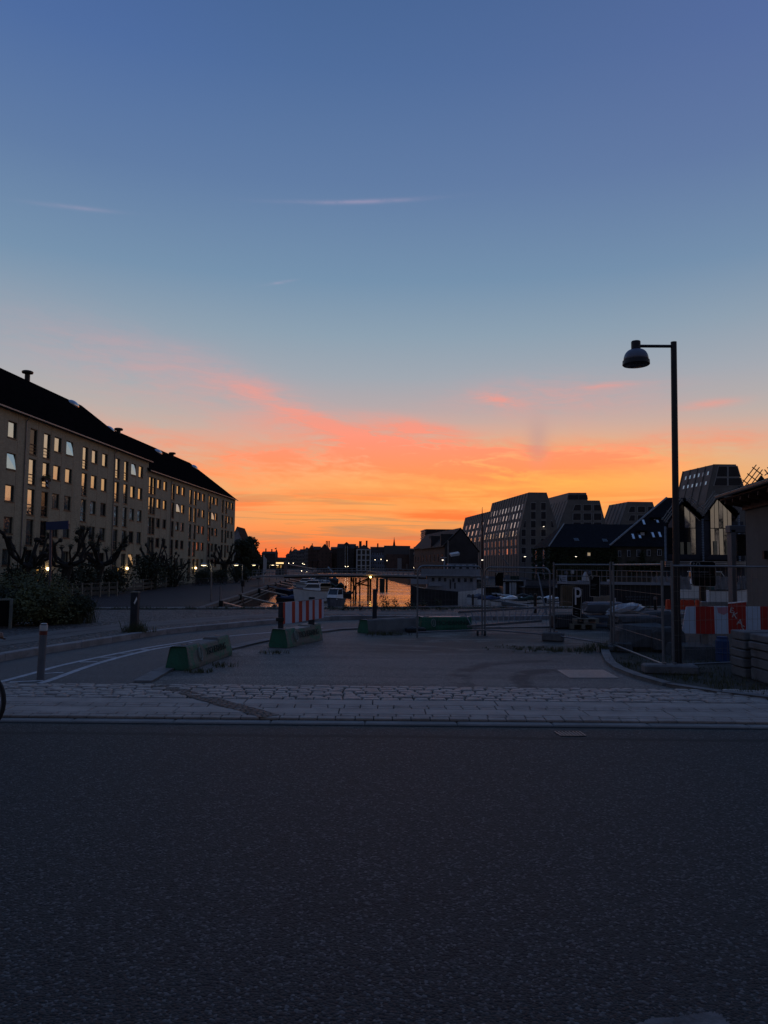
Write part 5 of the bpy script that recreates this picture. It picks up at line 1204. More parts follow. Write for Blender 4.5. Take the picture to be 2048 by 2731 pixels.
def deckhouse(nm, x0, x1, zb, zt, dy, rnd, wins, wm=WPL, par=t):
    mb = MB(); P = [(x0, YH - dy), (x1 - rnd, YH - dy), (x1 - rnd * .35, YH - dy * .75), (x1, YH - dy * .25), (x1, YH + dy * .25), (x1 - rnd * .35, YH + dy * .75), (x1 - rnd, YH + dy), (x0, YH + dy)]; mb.prism(P, zb, zt); o = mb.build(nm, wm, par)
    for (px, py, w, h) in wins: q = D(px, py, YH - dy); mb = MB(); mb.box(q.x - w / 2, YH - dy - .05, q.z - h / 2, q.x + w / 2, YH - dy + .03, q.z + h / 2); f = mb.build('window', WPL, o); mb = MB(); mb.box(q.x - w * .4, YH - dy - .06, q.z - h * .42, q.x + w * .4, YH - dy - .045, q.z + h * .42); mb.build('pane', BGLASS, f)
    return o
lw = deckhouse('lower_deckhouse', hx(1138), hx(1270), top - .3, hz(1536), 1.35, 1.4, [(1155, 1545, .42, .5), (1172, 1545, .40, .5), (1187, 1546, .36, .5), (1209, 1547, .38, .5), (1224, 1547, .42, .55), (1241, 1547, .42, .55), (1257, 1547, .42, .55)])
mb = MB(); q0, q1 = D(1199, 1545, YH - 1.36), D(1203, 1570, YH - 1.36); mb.box(q0.x, YH - 1.39, q1.z, q1.x, YH - 1.34, q0.z); mb.build('door', HULLD, lw)
mb = MB(); q0, q1 = D(1211, 1554, YH - 1.36), D(1215, 1570, YH - 1.36); mb.box(q0.x, YH - 1.395, q1.z, q1.x, YH - 1.34, q0.z); mb.build('door', HULLD, lw)
mb = MB(); mb.prism([(hx(1118), YH - 1.75), (hx(1262), YH - 1.75), (hx(1278), YH - .9), (hx(1281), YH), (hx(1278), YH + .9), (hx(1262), YH + 1.75), (hx(1118), YH + 1.75)], hz(1536), hz(1532)); mb.build('upper_deck', WPL, t)
mb = MB(); mb.prism([(hx(1121), YH - 1.7), (hx(1262), YH - 1.7), (hx(1277), YH - .88), (hx(1280), YH), (hx(1276.6), YH - .86), (hx(1261.8), YH - 1.64), (hx(1121), YH - 1.64)], hz(1532), hz(1517)); mb.build('bulwark', M('white_canvas_dodger', (.25, .26, .29), .8, 0, .15, 2), t)
deckhouse('upper_deckhouse', hx(1193), hx(1270), hz(1533), hz(1503), .95, .5, [(1199, 1514, .45, .30), (1210, 1514, .42, .30), (1228, 1514, .42, .30), (1247, 1514, .42, .30), (1264, 1513, .36, .30), (1213, 1507, .4, .13), (1228, 1507, .4, .13), (1246, 1507, .4, .13), (1263, 1506.5, .4, .13)])
mb = MB(); q0, q1 = D(1095, 1544, YH - 1.5), D(1140, 1558, YH - 1.5); mb.box(q0.x, YH - 1.75, q1.z, q1.x, YH - 1.68, q0.z); q0, q1 = D(1141, 1552, YH), D(1176, 1562, YH); mb.box(q0.x, YH - 1.78, q1.z, q1.x, YH - 1.70, q0.z); mb.build('bulwark', WPL, t)
q = D(1185, 1488, YH); mb = MB(); mb.tube([(q.x, YH, hz(1533)), (q.x, YH, q.z)], .10, 7); mb.obox((q.x - .1, YH, q.z + .05), (.75, .3, .10)); mb.build('lantern_post', WPL, t)
mb = MB(); mb.ball((xa + .2, YH - .6, ZW + .75), (.22, .16, .26), 10, 7); mb.build('fender', RUBR, t)
boat('white rowing boat tied alongside the black-hulled passenger boat', 1170, 1601, 3.3, 1.1, .75, 0.02, HULLW, 'rowing', cat='rowing boat', name='rowing_boat', group='small boats in the basin')
# tall thin mast beyond
g = G(1284, 1590, ZW); q = D(1286, 1352, 140); t = thing('ship_mast', 'tall thin reddish mast rising before the angular houses', 'mast', (q.x, 140, ZW)); mb = MB(); mb.tube([(q.x, 140, ZW), (q.x, 140, D(1286, 1400, 140).z), q], [.22, .16, .04], 7); mb.build('mast', M('red_mast', (.075, .028, .022), .7), t)
mb = MB(); a = D(1328, 1468, 140); b = D(1356, 1508, 140); mb.tube([a, b], .09, 6); mb.build('boom', ZINC, t)
q = D(1196, 1441, 120); t = thing('canal_mast', 'slim pale pole standing before the broad black gable', 'mast', (q.x, 120, ZQ)); mb = MB(); mb.tube([(q.x, 120, ZW - 1), D(1194.5, 1441, 120)], .11, 6); mb.build('mast', ZINC, t)
t = thing('canvas_awning', 'pale awning on the terrace roof before the broad gable', 'awning', D(1214, 1478, 118)); a, b = D(1203, 1479, 118), D(1226, 1475, 118); mb = MB(); mb.hexa([(a.x, 118, a.z - .35), (b.x, 118, b.z - .35), (b.x, 121, b.z), (a.x, 121, a.z)], [(a.x, 118, a.z), (b.x, 118, b.z), (b.x, 121, b.z + .3), (a.x, 121, a.z + .3)]); mb.build('cloth', TRIM, t)
for px in (1204, 1225): p = D(px, 1478, 121); mb = MB(); mb.tube([(p.x, 120.6, ZW - 1), (p.x, 120.6, p.z)], .05, 5); mb.build('post', FARK, t)
# dockside lamps lit
for px, py, Y, txt in ((1400, 1484, 130, 'lit lamp at the corner of the tallest angular house'), (1450, 1404, 199, 'small bright lamp in a high window of the tallest angular house'), (1536, 1484, 149, 'lit lamp on the ivy-covered wall'), (1286, 1493, 130, 'tiny lit lamp beside the reddish mast'), (1181, 1493, 118, 'broad pale lantern over the passenger boat roof')):
    p = D(px, py, Y); lm = thing('bank_lamp', txt, 'lamp', p, group='lamps on the far bank'); mb = MB(); mb.lathe([(.05, .12), (.22, .03), (.24, 0)], p, 10); mb.build('shade', ZINC, lm); mb = MB(); mb.lathe([(.2, -.01), (.16, -.06), (.05, -.08)], p, 10); mb.build('bulb', M('white_bulb', (.9, .9, .85), .5, 0, 0, 1, emit=((1, .86, .66), 3.5)), lm)
    mb = MB(); mb.tube([p + Vector((0, .05, .16)), p + Vector((0, .5 if Y in (149, 199) else .1, .2 if Y in (149, 199) else .16)), (p.x, p.y + (.5 if Y in (149, 199) else .1), ZQ if Y not in (149, 199) else p.z - .3)], .05, 5); mb.build('bracket' if Y in (149, 199) else 'pole', FARK, lm)

# pontoon with white finger piers and the small white boats on it
PONT = M('pontoon_deck', (.12, .12, .125), .8, 0, .25, 4)
t = thing('floating_pontoon', 'long floating pontoon with a row of short white finger piers', 'pontoon', G(1330, 1608, ZW)); a, b = G(1255, 1592, ZW + .3), G(1490, 1632, ZW + .3)
mb = MB(); mb.bar(a, b, 1.1, .35); mb.build('walkway', PONT, t)
fing = [(1262, 1584, 0), (1283, 1580, 0), (1297, 1581, 0), (1311, 1582.5, 0), (1324, 1584, 0), (1339, 1586, 0), (1349, 1588, 0), (1358, 1590.5, 0), (1372, 1593, 0), (1390, 1595, 0), (1402, 1596.5, 0), (1338, 1594, 0)]
for px, py, _ in fing:
    p = G(px, py, ZW + .25); mb = MB(); mb.bbox((p.x, p.y, ZW + .28), (1.25, .8, .22), rz=.45, bev=.04); mb.build('finger_pier', HULLW, t)
rng = random.Random(77)
labs = [('white dinghy with a black arched seat, first in the row by the passenger boat', 1194, 1604, .1), ('white boat with a curved seat back, second in the row by the passenger boat', 1212, 1606, .0), ('white boat showing a round dark seat, third in the row by the passenger boat', 1226, 1608, .0), ('white boat with a high white stern in the row by the passenger boat', 1240, 1611, .1), ('low white boat before the two rounded fence posts', 1256, 1614, -.1), ('white boat with dark red trim behind the rounded fence posts', 1292, 1622, .2),
        ('white boat with a square white box, by the tilted ladder top', 1322, 1622, .4), ('white boat heaped with a pale cover, second past the rounded fence posts', 1350, 1630, .2), ('white boat with a wooden tiller post, nearest the ladder top', 1340, 1634, -.1), ('broad white boat lying low behind the middle of the ladder', 1376, 1636, .15), ('white flat boat lying behind the far half of the ladder', 1400, 1630, .05), ('long white kayak nearest the black mooring post', 1420, 1637, .05), ('white kayak second from the shore beside the black post', 1440, 1628, .0), ('slim white kayak at the back of the rack', 1434, 1616, .05), ('white boat end showing by the pale fence post', 1480, 1636, .3), ('grey-white boat among the kayaks, under the leaning pole', 1456, 1622, .1), ('white kayak lowest of the rack, touching the coping', 1462, 1641, .0), ('small white boat at the back, before the white and black pavilion', 1386, 1612, .1)]
for txt, px, py, rz in labs:
    ky = 'kayak' in txt; py = 1596 + (min(py, 1637) - 1604) * .62
    boat(txt, px, py, (3.6 if ky else rng.uniform(2.2, 2.9)), .62 if ky else 1.15, .30 if ky else rng.uniform(.40, .62), rz + (PI if rng.random() < .5 else 0), HULLW, 'dinghy' if not ky and rng.random() < .5 else 'rowing', HULLW if rng.random() < .35 and not ky else None, cat='kayak' if ky else 'boat', name='kayak' if ky else 'dinghy', group='small boats in the basin')
for txt, px, py, L_, cov in (('white skiff under a grey canvas cover, just right of the rounded fence posts', 1277, 1607, 2.8, GREYC), ('white skiff with a blue tarpaulin, behind the ladder top', 1309, 1613, 3.0, BLUET), ('bare white skiff pointing at the pontoon, behind the black notice post', 1334, 1605, 2.8, None), ('white skiff under a pale cover, below the white posts of the pavilion', 1366, 1613, 3.1, HULLW),
        ('white skiff with a black cover, below the right end of the pavilion', 1396, 1606, 2.9, RUBR), ('white skiff under a green cover, left of the black mooring bollard', 1416, 1614, 3.0, GREENC), ('bare white skiff just right of the black mooring bollard', 1447, 1607, 2.9, None), ('white skiff under a crumpled white cover by the pale stake', 1466, 1613, 2.8, HULLW)):
    boat(txt, px, py, L_, 1.2, .62, rng.uniform(-.3, .5), HULLW, 'rowing', cov, name='skiff', group='small boats in the basin')
pile('dark post rising behind the row of white boats by the rounded fence posts', 1261, 1585, 1612, .12); pile('dark post at the pontoon next to the rounded fence posts', 1300, 1587, 1612, .13)
# floating pavilion with white posts, dark pontoon houses and a moored dark launch behind
def floating_house(label, px0, px1, yt, yb, dep, wallm, roofm, posts=(), fascia=None, name='floating_shed', cat='shed', wins=()):
    g = G((px0 + px1) / 2, yb, ZW); Y = g.y; a, b = D(px0, yt, Y), D(px1, yt, Y); t = thing(name, label, cat, g); mb = MB(); mb.box(a.x - .3, Y - .3, ZW - .3, b.x + .3, Y + dep, ZW + .35); mb.build('pontoon', HULLD, t)
    mb = MB(); mb.box(a.x, Y + .5, ZW + .35, b.x, Y + dep - .3, a.z - .15); mb.build('wall', wallm, t); mb = MB(); mb.box(a.x - .3, Y - .2, a.z - .15, b.x + .3, Y + dep, a.z + .05); mb.build('roof', roofm, t)
    for px in posts: p = D(px, yt, Y); mb = MB(); mb.box(p.x - .14, Y - .05, ZW + .35, p.x + .14, Y + .2, a.z - .2); mb.build('post', TRIM, t)
    for (p0, p1, y0, y1, m) in wins: q, r = D(p0, y0, Y + .4), D(p1, y1, Y + .4); mb = MB(); mb.box(q.x, Y + .42, r.z, r.x, Y + .5, q.z); mb.build('window', m, t)
    return t
floating_house('floating pavilion with three white posts and a dark roof', 1343, 1400, 1549, 1592, 4, HULLD, HULLD, (1361, 1368, 1374, 1345), wins=((1346, 1360, 1556, 1571, NAVY), (1377, 1392, 1556, 1575, NAVY)))
floating_house('low dark floating shed just right of the passenger boat', 1292, 1340, 1566, 1588, 4, HULLD, HULLD, (), wins=((1300, 1312, 1572, 1578, TRIM),))
floating_house('black floating shed behind the kayaks, under the upturned white boat', 1402, 1490, 1566, 1596, 5, HULLD, HULLD, ())
boat('upturned looking broad white boat raised on the black floating shed', 1440, 1560, 3.4, 1.6, .55, 0, GREYC, 'rowing', None, cat='boat', name='dinghy', group='small boats in the basin', z=D(1440, 1566, 62).z - .3)
# banner strip and rail of a landing stage behind
t = thing('landing_stage', 'landing stage with a pale rail and fabric banners behind the pavilion', 'landing stage', G(1380, 1580, ZW)); Y = 114; mb = MB(); a, b = D(1290, 1548, Y), D(1478, 1548, Y); mb.box(a.x, Y, ZW, b.x, Y + 3, ZQ); mb.build('deck', WOODD, t)
mb = MB(); a, b = D(1300, 1522, Y), D(1478, 1530, Y); mb.tube([a, b], .07, 5)
for i in range(8): p = a.lerp(b, i / 7); mb.box(p.x - .04, Y, ZQ, p.x + .04, Y + .08, p.z)
mb.build('railing', ZINC, t)
for x0, x1, y0, y1, m in ((1294, 1302, 1536, 1542, TRIM), (1303, 1320, 1537, 1544, GREYC), (1345, 1360, 1534, 1545, GREYC), (1361, 1384, 1536, 1546, GREENC), (1386, 1408, 1540, 1549, GREYC), (1409, 1418, 1545, 1551, TRIM)): p, q = D(x0, y0, Y - .1), D(x1, y1, Y - .1); mb = MB(); mb.box(p.x, Y - .12, q.z, q.x, Y - .06, p.z); mb.build('banner', m, t)
# ------------------------------------------------------------------ glass gabled hall, nearer rendered house and the portal beside it
HALLG = M('hall_glass', (.80, .80, .80), .03, .95, .02, .4)
GLOWP = M('painted_glow_panel', (.42, .34, .20), .7, 0, .2, 1.5)  # lit look of the hall's yellow panels, painted as plain base colour
CLAD = M('dark_cladding', (.030, .034, .050), .6, 0, .25, 1.5)
ALU = M('dull_aluminium', (.20, .20, .21), .5, .5, .2, 3)
YG = 80
def P80(px, py, dy=0.0): p = D(px, py, YG); return Vector((p.x, YG + dy, p.z))
hall = thing('glass_gabled_hall', 'dark hall with two steep glazed gables and zigzag roof braces', 'hall', (34, YG, ZQ))
v0, a1, v1, a2, v2 = [P80(*q) for q in ((1772, 1400), (1819, 1334), (1868, 1382), (1913, 1322), (1964, 1372))]
SKH = .46; xr_ = P80(1985, 1400).x; mb = MB(); mb.prism([(v0.x, YG + .2), (xr_, YG + .2), (xr_ + 9 * SKH, YG + 9), (v0.x + 9 * SKH, YG + 9)], ZQ, v1.z - .3)
for (l, a, r) in ((v0, a1, v1), (v1, a2, v2)): mb.extrude([Vector((q.x, YG + .25, q.z - .3)) for q in (l, r, a)], (9 * SKH, 8.6, 0))
mb.build('wall', CLAD, hall)
zb = P80(1868, 1495).z
rng = random.Random(17)
for gi, (l, a, r) in enumerate(((v0, a1, v1), (v1, a2, v2))):
    # glazing panels in upright strips, each a touch out of true
    l2, r2 = l.x + (.35 if gi == 0 else 1.05), r.x - .55; n = 5
    for i in range(n):
        x0, x1 = l2 + (r2 - l2) * i / n, l2 + (r2 - l2) * (i + 1) / n
        def roofz(x): return (l.z + (a.z - l.z) * (x - l.x) / (a.x - l.x) if x < a.x else a.z + (r.z - a.z) * (x - a.x) / (r.x - a.x)) - .45
        zm = zb + 3.5 + .0 * i; tops = [(x0, roofz(x0)), (x1, roofz(x1))]
        if x0 < a.x < x1: tops.insert(1, (a.x, roofz(a.x)))
        lower = [(x0, zb + .25), (x1, zb + .25), (x1, zm - .04), (x0, zm - .04)]; upper = [(x0, zm + .04), (x1, zm + .04)] + tops[::-1]
        for k, P in enumerate((lower, upper)):
            if k and min(t[1] for t in tops) < zm + .1: P = [p for p in P if p[1] > zm] ; P = [(x0, zm + .04), (x1, zm + .04)] + [(x, max(z, zm + .06)) for x, z in tops[::-1]]
            tx, tz = rng.gauss(0, .012), rng.gauss(.0, .014); cx, cz = (x0 + x1) / 2, sum(p[1] for p in P) / len(P)
            q = [(p[0] + (.03 if p[0] < cx else -.03), YG - .02 + (p[0] - cx) * tx + (p[1] - cz) * tz, p[1]) for p in P]
            mb = MB(); mb.extrude(q, (0, .03, 0)); mb.build('glazing', HALLG if rng.random() < .82 else GLASSD, hall)
    for px in ((1813, 1831) if gi == 0 else (1902, 1934)):
        p = P80(px, 1443 if gi else 1446); q = P80(px + 9.5, 1479); mb = MB(); mb.box(p.x, YG - .16, q.z, q.x, YG - .10, p.z); mb.build('yellow_panel', GLOWP, hall)
    sh = Vector((9 * SKH, 9, 0)); mb = MB(); up = Vector((0, 0, .16))
    for s, e in ((l, a), (r, a)): mb.extrude([s + Vector((0, -.7, 0)), e + Vector((0, -.7, 0)), e + sh, s + sh], up)
    mb.build('roof', SLATE, hall)
    for s, e in ((l, a), (r, a)):      # doubled braces standing off the slopes
        d = (e - s); u = d.normalized(); nn = Vector((-u.z, 0, u.x)) * (1 if u.x > 0 else -1); mb = MB()
        for k, o in ((.24, -.72), (.46, -.72), (.70, -.66)): mb.bar(s + nn * k + Vector((0, o, 0)) + u * .1, e + nn * k + Vector((0, o, 0)) - u * (.0 if k > .6 else .1), .075)
        for f in (.08, .36, .64, .92): p = s + d * f; mb.bar(p + Vector((0, -.7, 0)), p + nn * .85 + Vector((0, -.7, 0)), .075)
        mb.build('roof_brace', ALU, hall)
for px, yt in ((1769.5, 1405), (1868, 1384), (1964, 1374)):
    p, q = P80(px, yt), P80(px, 1497); mb = MB(); n = 26
    for i in range(n): z = q.z + (p.z - q.z) * i / n; mb.lathe([(.10, 0), (.135, .06), (.10, .12)], (p.x, YG - .5, z), 8)
    mb.build('ribbed_downpipe', M('ribbed_metal', (.30, .30, .32), .35, .6, .1, 2) if px < 1800 else bpy.data.materials['ribbed_metal'], hall)
for k in range(4):
    p, q = P80(1772, 1496 + k * 4.2), P80(1986, 1498 + k * 4.2); mb = MB(); mb.box(p.x, YG - .35, p.z - .09, q.x, YG - .1, p.z); mb.build('louvre', M('louvre_metal', (.46, .46, .47), .4, .5, .1, 2) if k == 0 else bpy.data.materials['louvre_metal'], hall)
mb = MB(); p, q = P80(1774, 1478), P80(1984, 1494); mb.box(p.x, YG - .3, q.z, q.x, YG - .27, p.z)
for i in range(60): x = p.x + (q.x - p.x) * i / 60; mb.box(x, YG - .34, q.z, x + .04, YG - .30, p.z)
mb.build('balcony_rail', CLAD, hall)
# the further gable whose braces show over the near roof
g3 = thing('glass_gabled_hall', 'next gable of the hall, only its roof braces showing over the near eaves', 'hall', D(2035, 1500, 62)); ap = D(2030, 1266, 62); lf = D(1985, 1325, 62); rt = D(2085, 1335, 62)
mb = MB(); mb.extrude([(lf.x, 62, ZQ), (rt.x, 62, ZQ), rt, ap, lf], (4.2, 8, 0)); mb.build('wall', CLAD, g3)
for s, e in ((lf, ap), (rt, ap)):
    d = e - s; u = d.normalized(); nn = Vector((-u.z, 0, u.x)) * (1 if u.x > 0 else -1); mb = MB()
    for k in (.3, .62, .95): mb.bar(s + nn * k + Vector((0, -.4, 0)), e + nn * k + Vector((0, -.4, 0)) + u * .25, .065)
    for f in (.1, .38, .66, .95): p = s + d * f; mb.bar(p + Vector((0, -.4, 0)), p + nn * 1.1 + Vector((0, -.4, 0)), .065)
    mb.build('roof_brace', BLACKM, g3)

REND = M('grey_render', (.115, .110, .104), .9, 0, .14, 1.0, .35, 18)
EAVEW = M('red_brown_timber', (.075, .030, .022), .8, 0, .3, 4, .4, 20)
hs = thing('rendered_house', 'near grey rendered house with dark gutter and red-brown eaves', 'house', (11.5, 22, .05))
C0, C1 = Vector((12.2, 24.9, 0)), Vector((10.58, 14.5, 0)); W = Vector((7.5, -1.2, 0)); fdir = (C1 - C0).normalized(); fn = Vector((fdir.y, -fdir.x, 0)); fn = fn if fn.x < 0 else -fn
mb = MB(); mb.prism([(p.x, p.y) for p in (C0, C1, C1 + W, C0 + W)], .0, 4.0); mb.build('wall', REND, hs)
mb = MB(); o = fn * .72; e0, e1 = C0 - fdir * .35 + o, C1 + fdir * .4 + o; Z = lambda p, z: Vector((p.x, p.y, z))
rr0, rr1 = C0 - fdir * .35 + W * .5, C1 + fdir * .4 + W * .5; b0, b1 = C0 - fdir * .35 + W - o, C1 + fdir * .4 + W - o
mb.extrude([Z(e0, 4.22), Z(e1, 4.22), Z(rr1, 4.9), Z(rr0, 4.9)], (0, 0, .12)); mb.extrude([Z(b0, 4.22), Z(b1, 4.22), Z(rr1, 4.9), Z(rr0, 4.9)], (0, 0, .12)); rf = mb.build('roof', ROOF, hs)
mb = MB(); n = 8
for dz in (0,):
    pts = [(math.cos(PI + PI * k / n) * .075, math.sin(PI + PI * k / n) * .075) for k in range(n + 1)]
    V = [];
    for end in (e0, e1):
        for x, z in pts: V.append(Z(end, 4.24 + z) + fn * (.08 + x))
    mb.add(V, [(k, k + 1, n + 2 + k, n + 1 + k) for k in range(n)])
mb.tube([Z(e0, 4.25) + fn * .155, Z(e1, 4.25) + fn * .155], .014, 6); mb.build('gutter', ZINC, hs)
mb = MB(); mb.extrude([Z(C0 - fdir * .3 + fn * .02, 3.98), Z(C1 + fdir * .3 + fn * .02, 3.98), Z(e1 - fn * .03, 4.10), Z(e0 - fn * .03, 4.10)], (0, 0, .05))
L = (C1 - C0).length
for i in range(14):
    p = C0 + fdir * (L * i / 13); mb.bar(Z(p + fn * .02, 3.90), Z(p + fn * .64, 4.02), .09, .13)
mb.hexa([Z(C0 + fn * .0, 3.74), Z(C1, 3.74), Z(C1 + fn * .10, 3.74), Z(C0 + fn * .10, 3.74)], [Z(C0, 3.93), Z(C1, 3.93), Z(C1 + fn * .10, 3.93), Z(C0 + fn * .10, 3.93)]); mb.build('eaves', EAVEW, hs)
p = PL(2046, 1480, C0, fn); mb = MB(); mb.obox(p + fn * .06, (.12, .12, .26)); mb.build('wall_lantern', BLACKM, hs)
t = thing('portal_frame', 'tall grey box portal at the corner of the rendered house', 'portal', (12.9, 27, .05)); q = D(1949, 1412, 27); q2 = D(1961, 1412, 27)
mb = MB(); mb.bbox(((q.x + q2.x) / 2, 27.15, (q.z + .05) / 2), (q2.x - q.x, .36, q.z - .05), bev=.012); mb.build('post', M('grey_steel_frame', (.14, .14, .15), .6, .2, .1, 2), t)
mb = MB(); mb.bbox((q.x + 1.2, 27.15, q.z + .02), (2.5, .36, .26), bev=.012); mb.build('beam', bpy.data.materials['grey_steel_frame'], t)
mb = MB(); a, b = D(1973, 1425, 27.4), D(1993, 1482, 27.4); mb.box(a.x - .1, 27.4, b.z, b.x + .3, 27.46, a.z); mb.build('glazing', GLASSD, t)

# ------------------------------------------------------------------ moored café barge and clutter between the quay edge and the far bank
BARGE = M('barge_hull', (.012, .014, .022), .55, 0, .2, 1.2); YBG = 44
t = thing('cafe_barge', 'long dark blue café barge with a pale deck edge and a timber hut', 'barge', D(1630, 1600, YBG)); a, b = D(1484, 1556, YBG), D(1790, 1560, YBG)
mb = MB(); mb.hexa([(a.x + .4, YBG, ZW - .3), (b.x, YBG, ZW - .3), (b.x + 1.2, YBG + 5, ZW - .3), (a.x + 1.6, YBG + 5, ZW - .3)], [(a.x, YBG - .2, a.z), (b.x, YBG - .2, b.z), (b.x + 1.2, YBG + 5, b.z), (a.x + 1.2, YBG + 5, a.z)]); mb.build('hull', BARGE, t)
mb = MB(); mb.bar((a.x, YBG - .24, a.z + .06), (b.x, YBG - .24, b.z + .06), .16, .16); mb.build('deck_edge', M('pale_blue_grey_paint', (.26, .28, .33), .6, 0, .12, 2), t)
mb = MB()
for k in (.45, .8): mb.tube([(a.x, YBG - .1, a.z + k), (b.x, YBG - .1, b.z + k)], .022, 5)
for i in range(24): x = a.x + (b.x - a.x) * i / 23; z = a.z + (b.z - a.z) * i / 23; mb.tube([(x, YBG - .1, z), (x, YBG - .1, z + .82)], .018, 4)
mb.build('railing', ZINC, t)
p, q = D(1496, 1561, YBG - .5), D(1534, 1624, YBG - .5); mb = MB(); mb.box(p.x, YBG - .9, q.z - .3, q.x, YBG - .25, p.z)
for i in range(9): z = q.z + (p.z - q.z) * i / 9; mb.box(p.x - .02, YBG - .93, z, q.x + .02, YBG - .9, z + (p.z - q.z) / 9 - .03)
mb.build('timber_hut', M('hut_timber', (.11, .078, .045), .85, 0, .3, 3, .5, 15), t)
for px, py, w in ((1700, 1592, 2.0), (1700, 1599, 1.8)):       # faint two-line lettering, too blurred to read: short dashes
    c = D(px, py, YBG - .26); mb = MB()
    for i in range(9): mb.box(c.x - w * .35 + i * w * .08, YBG - .27, c.z - .05, c.x - w * .35 + i * w * .08 + w * .055, YBG - .215, c.z + .05)
    mb.build('faint_lettering', M('faint_paint', (.06, .065, .08), .7), t)
GRP = 'things standing about on the café barge'
def deckbox(name, label, cat, x0, y0, x1, y1, mat, dep=.5, Y=YBG + .8, bev=.04):
    p, q = D(x0, y0, Y), D(x1, y1, Y); mb = MB(); mb.bbox(((p.x + q.x) / 2, Y, (p.z + q.z) / 2), (abs(q.x - p.x), dep, abs(p.z - q.z)), bev=bev); return tag(mb.build(name, mat, at=((p.x + q.x) / 2, Y, min(p.z, q.z))), label, cat, GRP)
deckbox('menu_board', 'white menu board standing on the barge deck by its railing', 'menu board', 1522, 1520, 1531, 1531, TRIM, .08); deckbox('menu_board', 'smaller pale board hung by the barge bow end', 'menu board', 1504, 1524, 1515, 1532, GREYC, .08)
deckbox('deck_table', 'grey table on the barge deck left of the white parasol', 'table', 1542, 1548, 1554, 1556, GREYC, .8); deckbox('deck_sign', 'third pale board on the barge near the black notice', 'menu board', 1567, 1523, 1578, 1533, GREYC, .08)
p = D(1561, 1536, YBG + 1); t = thing('folded_parasol', 'white folded parasol standing on the dark barge', 'parasol', (p.x, p.y, a.z)); mb = MB(); mb.lathe([(.24, -.30), (.16, .05), (.04, .26)], p, 10); mb.build('canvas', TRIM, t); mb = MB(); mb.tube([(p.x, p.y, a.z), p], .03, 6); mb.build('pole', ZINC, t)
deckbox('drink_cooler', 'pale low box on the barge right of the leaning poles', 'box', 1620, 1546, 1630, 1553, TRIM, .4)
t = thing('plank_screen', 'pale upright plank screen standing before the barge', 'screen', G(1602, 1632, .1)); Y = 32; p, q = D(1583, 1588, Y), D(1630, 1630, Y); mb = MB(); n = 9
for i in range(n): x = p.x + (q.x - p.x) * i / n; mb.box(x, Y, .0, x + (q.x - p.x) / n - .012, Y + .04, p.z + random.uniform(-.02, .02))
mb.build('plank', M('pale_planks', (.23, .20, .16), .85, 0, .25, 3, .4, 15), t); mb = MB(); mb.box(p.x, Y + .05, .2, q.x, Y + .1, .3); mb.build('batten', WOODD, t)
def tarp(name, label, cat, px0, px1, yt, yb, Y, mat, seed, group=None):
    rng = random.Random(seed); a, b = D(px0, yb, Y), D(px1, yt, Y); nx, nz = 12, 6; V = []
    for j in range(nz + 1):
        for i in range(nx + 1): V.append((a.x + (b.x - a.x) * i / nx, Y + .12 * math.sin(i * 1.7 + j * .6 + seed) + rng.uniform(-.05, .05), a.z + (b.z - a.z) * j / nz + (rng.uniform(-.12, .06) if j == nz else 0)))
    F_ = [(j * (nx + 1) + i, j * (nx + 1) + i + 1, (j + 1) * (nx + 1) + i + 1, (j + 1) * (nx + 1) + i) for j in range(nz) for i in range(nx)]
    k = len(V); V += [(x, y + .03, z) for x, y, z in V]; F_ += [tuple(reversed([v + k for v in f])) for f in F_]
    mb = MB(); mb.smooth = True; mb.add(V, F_); return tag(mb.build(name, mat, at=((a.x + b.x) / 2, Y, min(a.z, b.z))), label, cat, group)
TARP = M('white_sheeting', (.24, .24, .26), .55, 0, .2, 2, .5, 6)
for px0, px1, txt in ((1736, 1788, 'crumpled white sheeting left of the lamp post'), (1788, 1842, 'crumpled white sheeting between the lamp post and black sign'), (1906, 1950, 'white sheeting between the black sign and grey portal'), (1968, 1990, 'white sheeting behind the grey portal by the rendered wall')): tarp('site_sheeting', txt, 'sheeting', px0, px1, 1537, 1572, 50, TARP, px0, 'sheeting round the building site')
boat('white launch with a row of small windows, behind the black sign post', 1890, 1600, 5.5, 1.8, 1.35, 0.05, HULLW, 'cabin', group='boats beyond the site fence', z=-.9)
boat('white boat with a dark canopy behind the grey portal', 1945, 1606, 3.6, 1.6, .9, .0, HULLW, 'rowing', GREENC, group='boats beyond the site fence', z=-.7)
# orange water-filled barriers
ORG = M('orange_plastic', (.62, .055, .018), .5, 0, .12, 3)
OB = None
for px, txt in ((1782, 'orange plastic barrier left of the lamp post, mostly hidden by fence posts'), (1799, 'narrow orange barrier showing between fence and lamp post'), (1832, 'long orange barrier with pale foot, right of the lamp post'), (1862, 'orange barrier beside the black sign post')):
    p = D(px, 1632, 29.3); p.z = .05
    if OB is None:
        OB = thing('plastic_barrier', txt, 'barrier', p, 0, 'orange barriers behind the site fence'); mb = MB(); mb.hexa([(-.20, -.16, .16), (.20, -.16, .16), (.20, .16, .16), (-.20, .16, .16)], [(-.19, -.07, .86), (.19, -.07, .86), (.19, .07, .86), (-.19, .07, .86)]); mb.bbox((-.1, 0, .86), (.08, .16, .05), bev=.01); mb.bbox((.1, 0, .86), (.08, .16, .05), bev=.01); mb.build('body', ORG, OB, local=True); mb = MB(); mb.bbox((0, 0, .08), (.42, .40, .16), bev=.03); mb.build('foot', TRIM, OB, local=True); OB.scale = (.35, .8, .56)
    else: clone(OB, txt, p, 0, scale=((1.35 if px == 1832 else .35 if px == 1799 else .45), .8, .56))
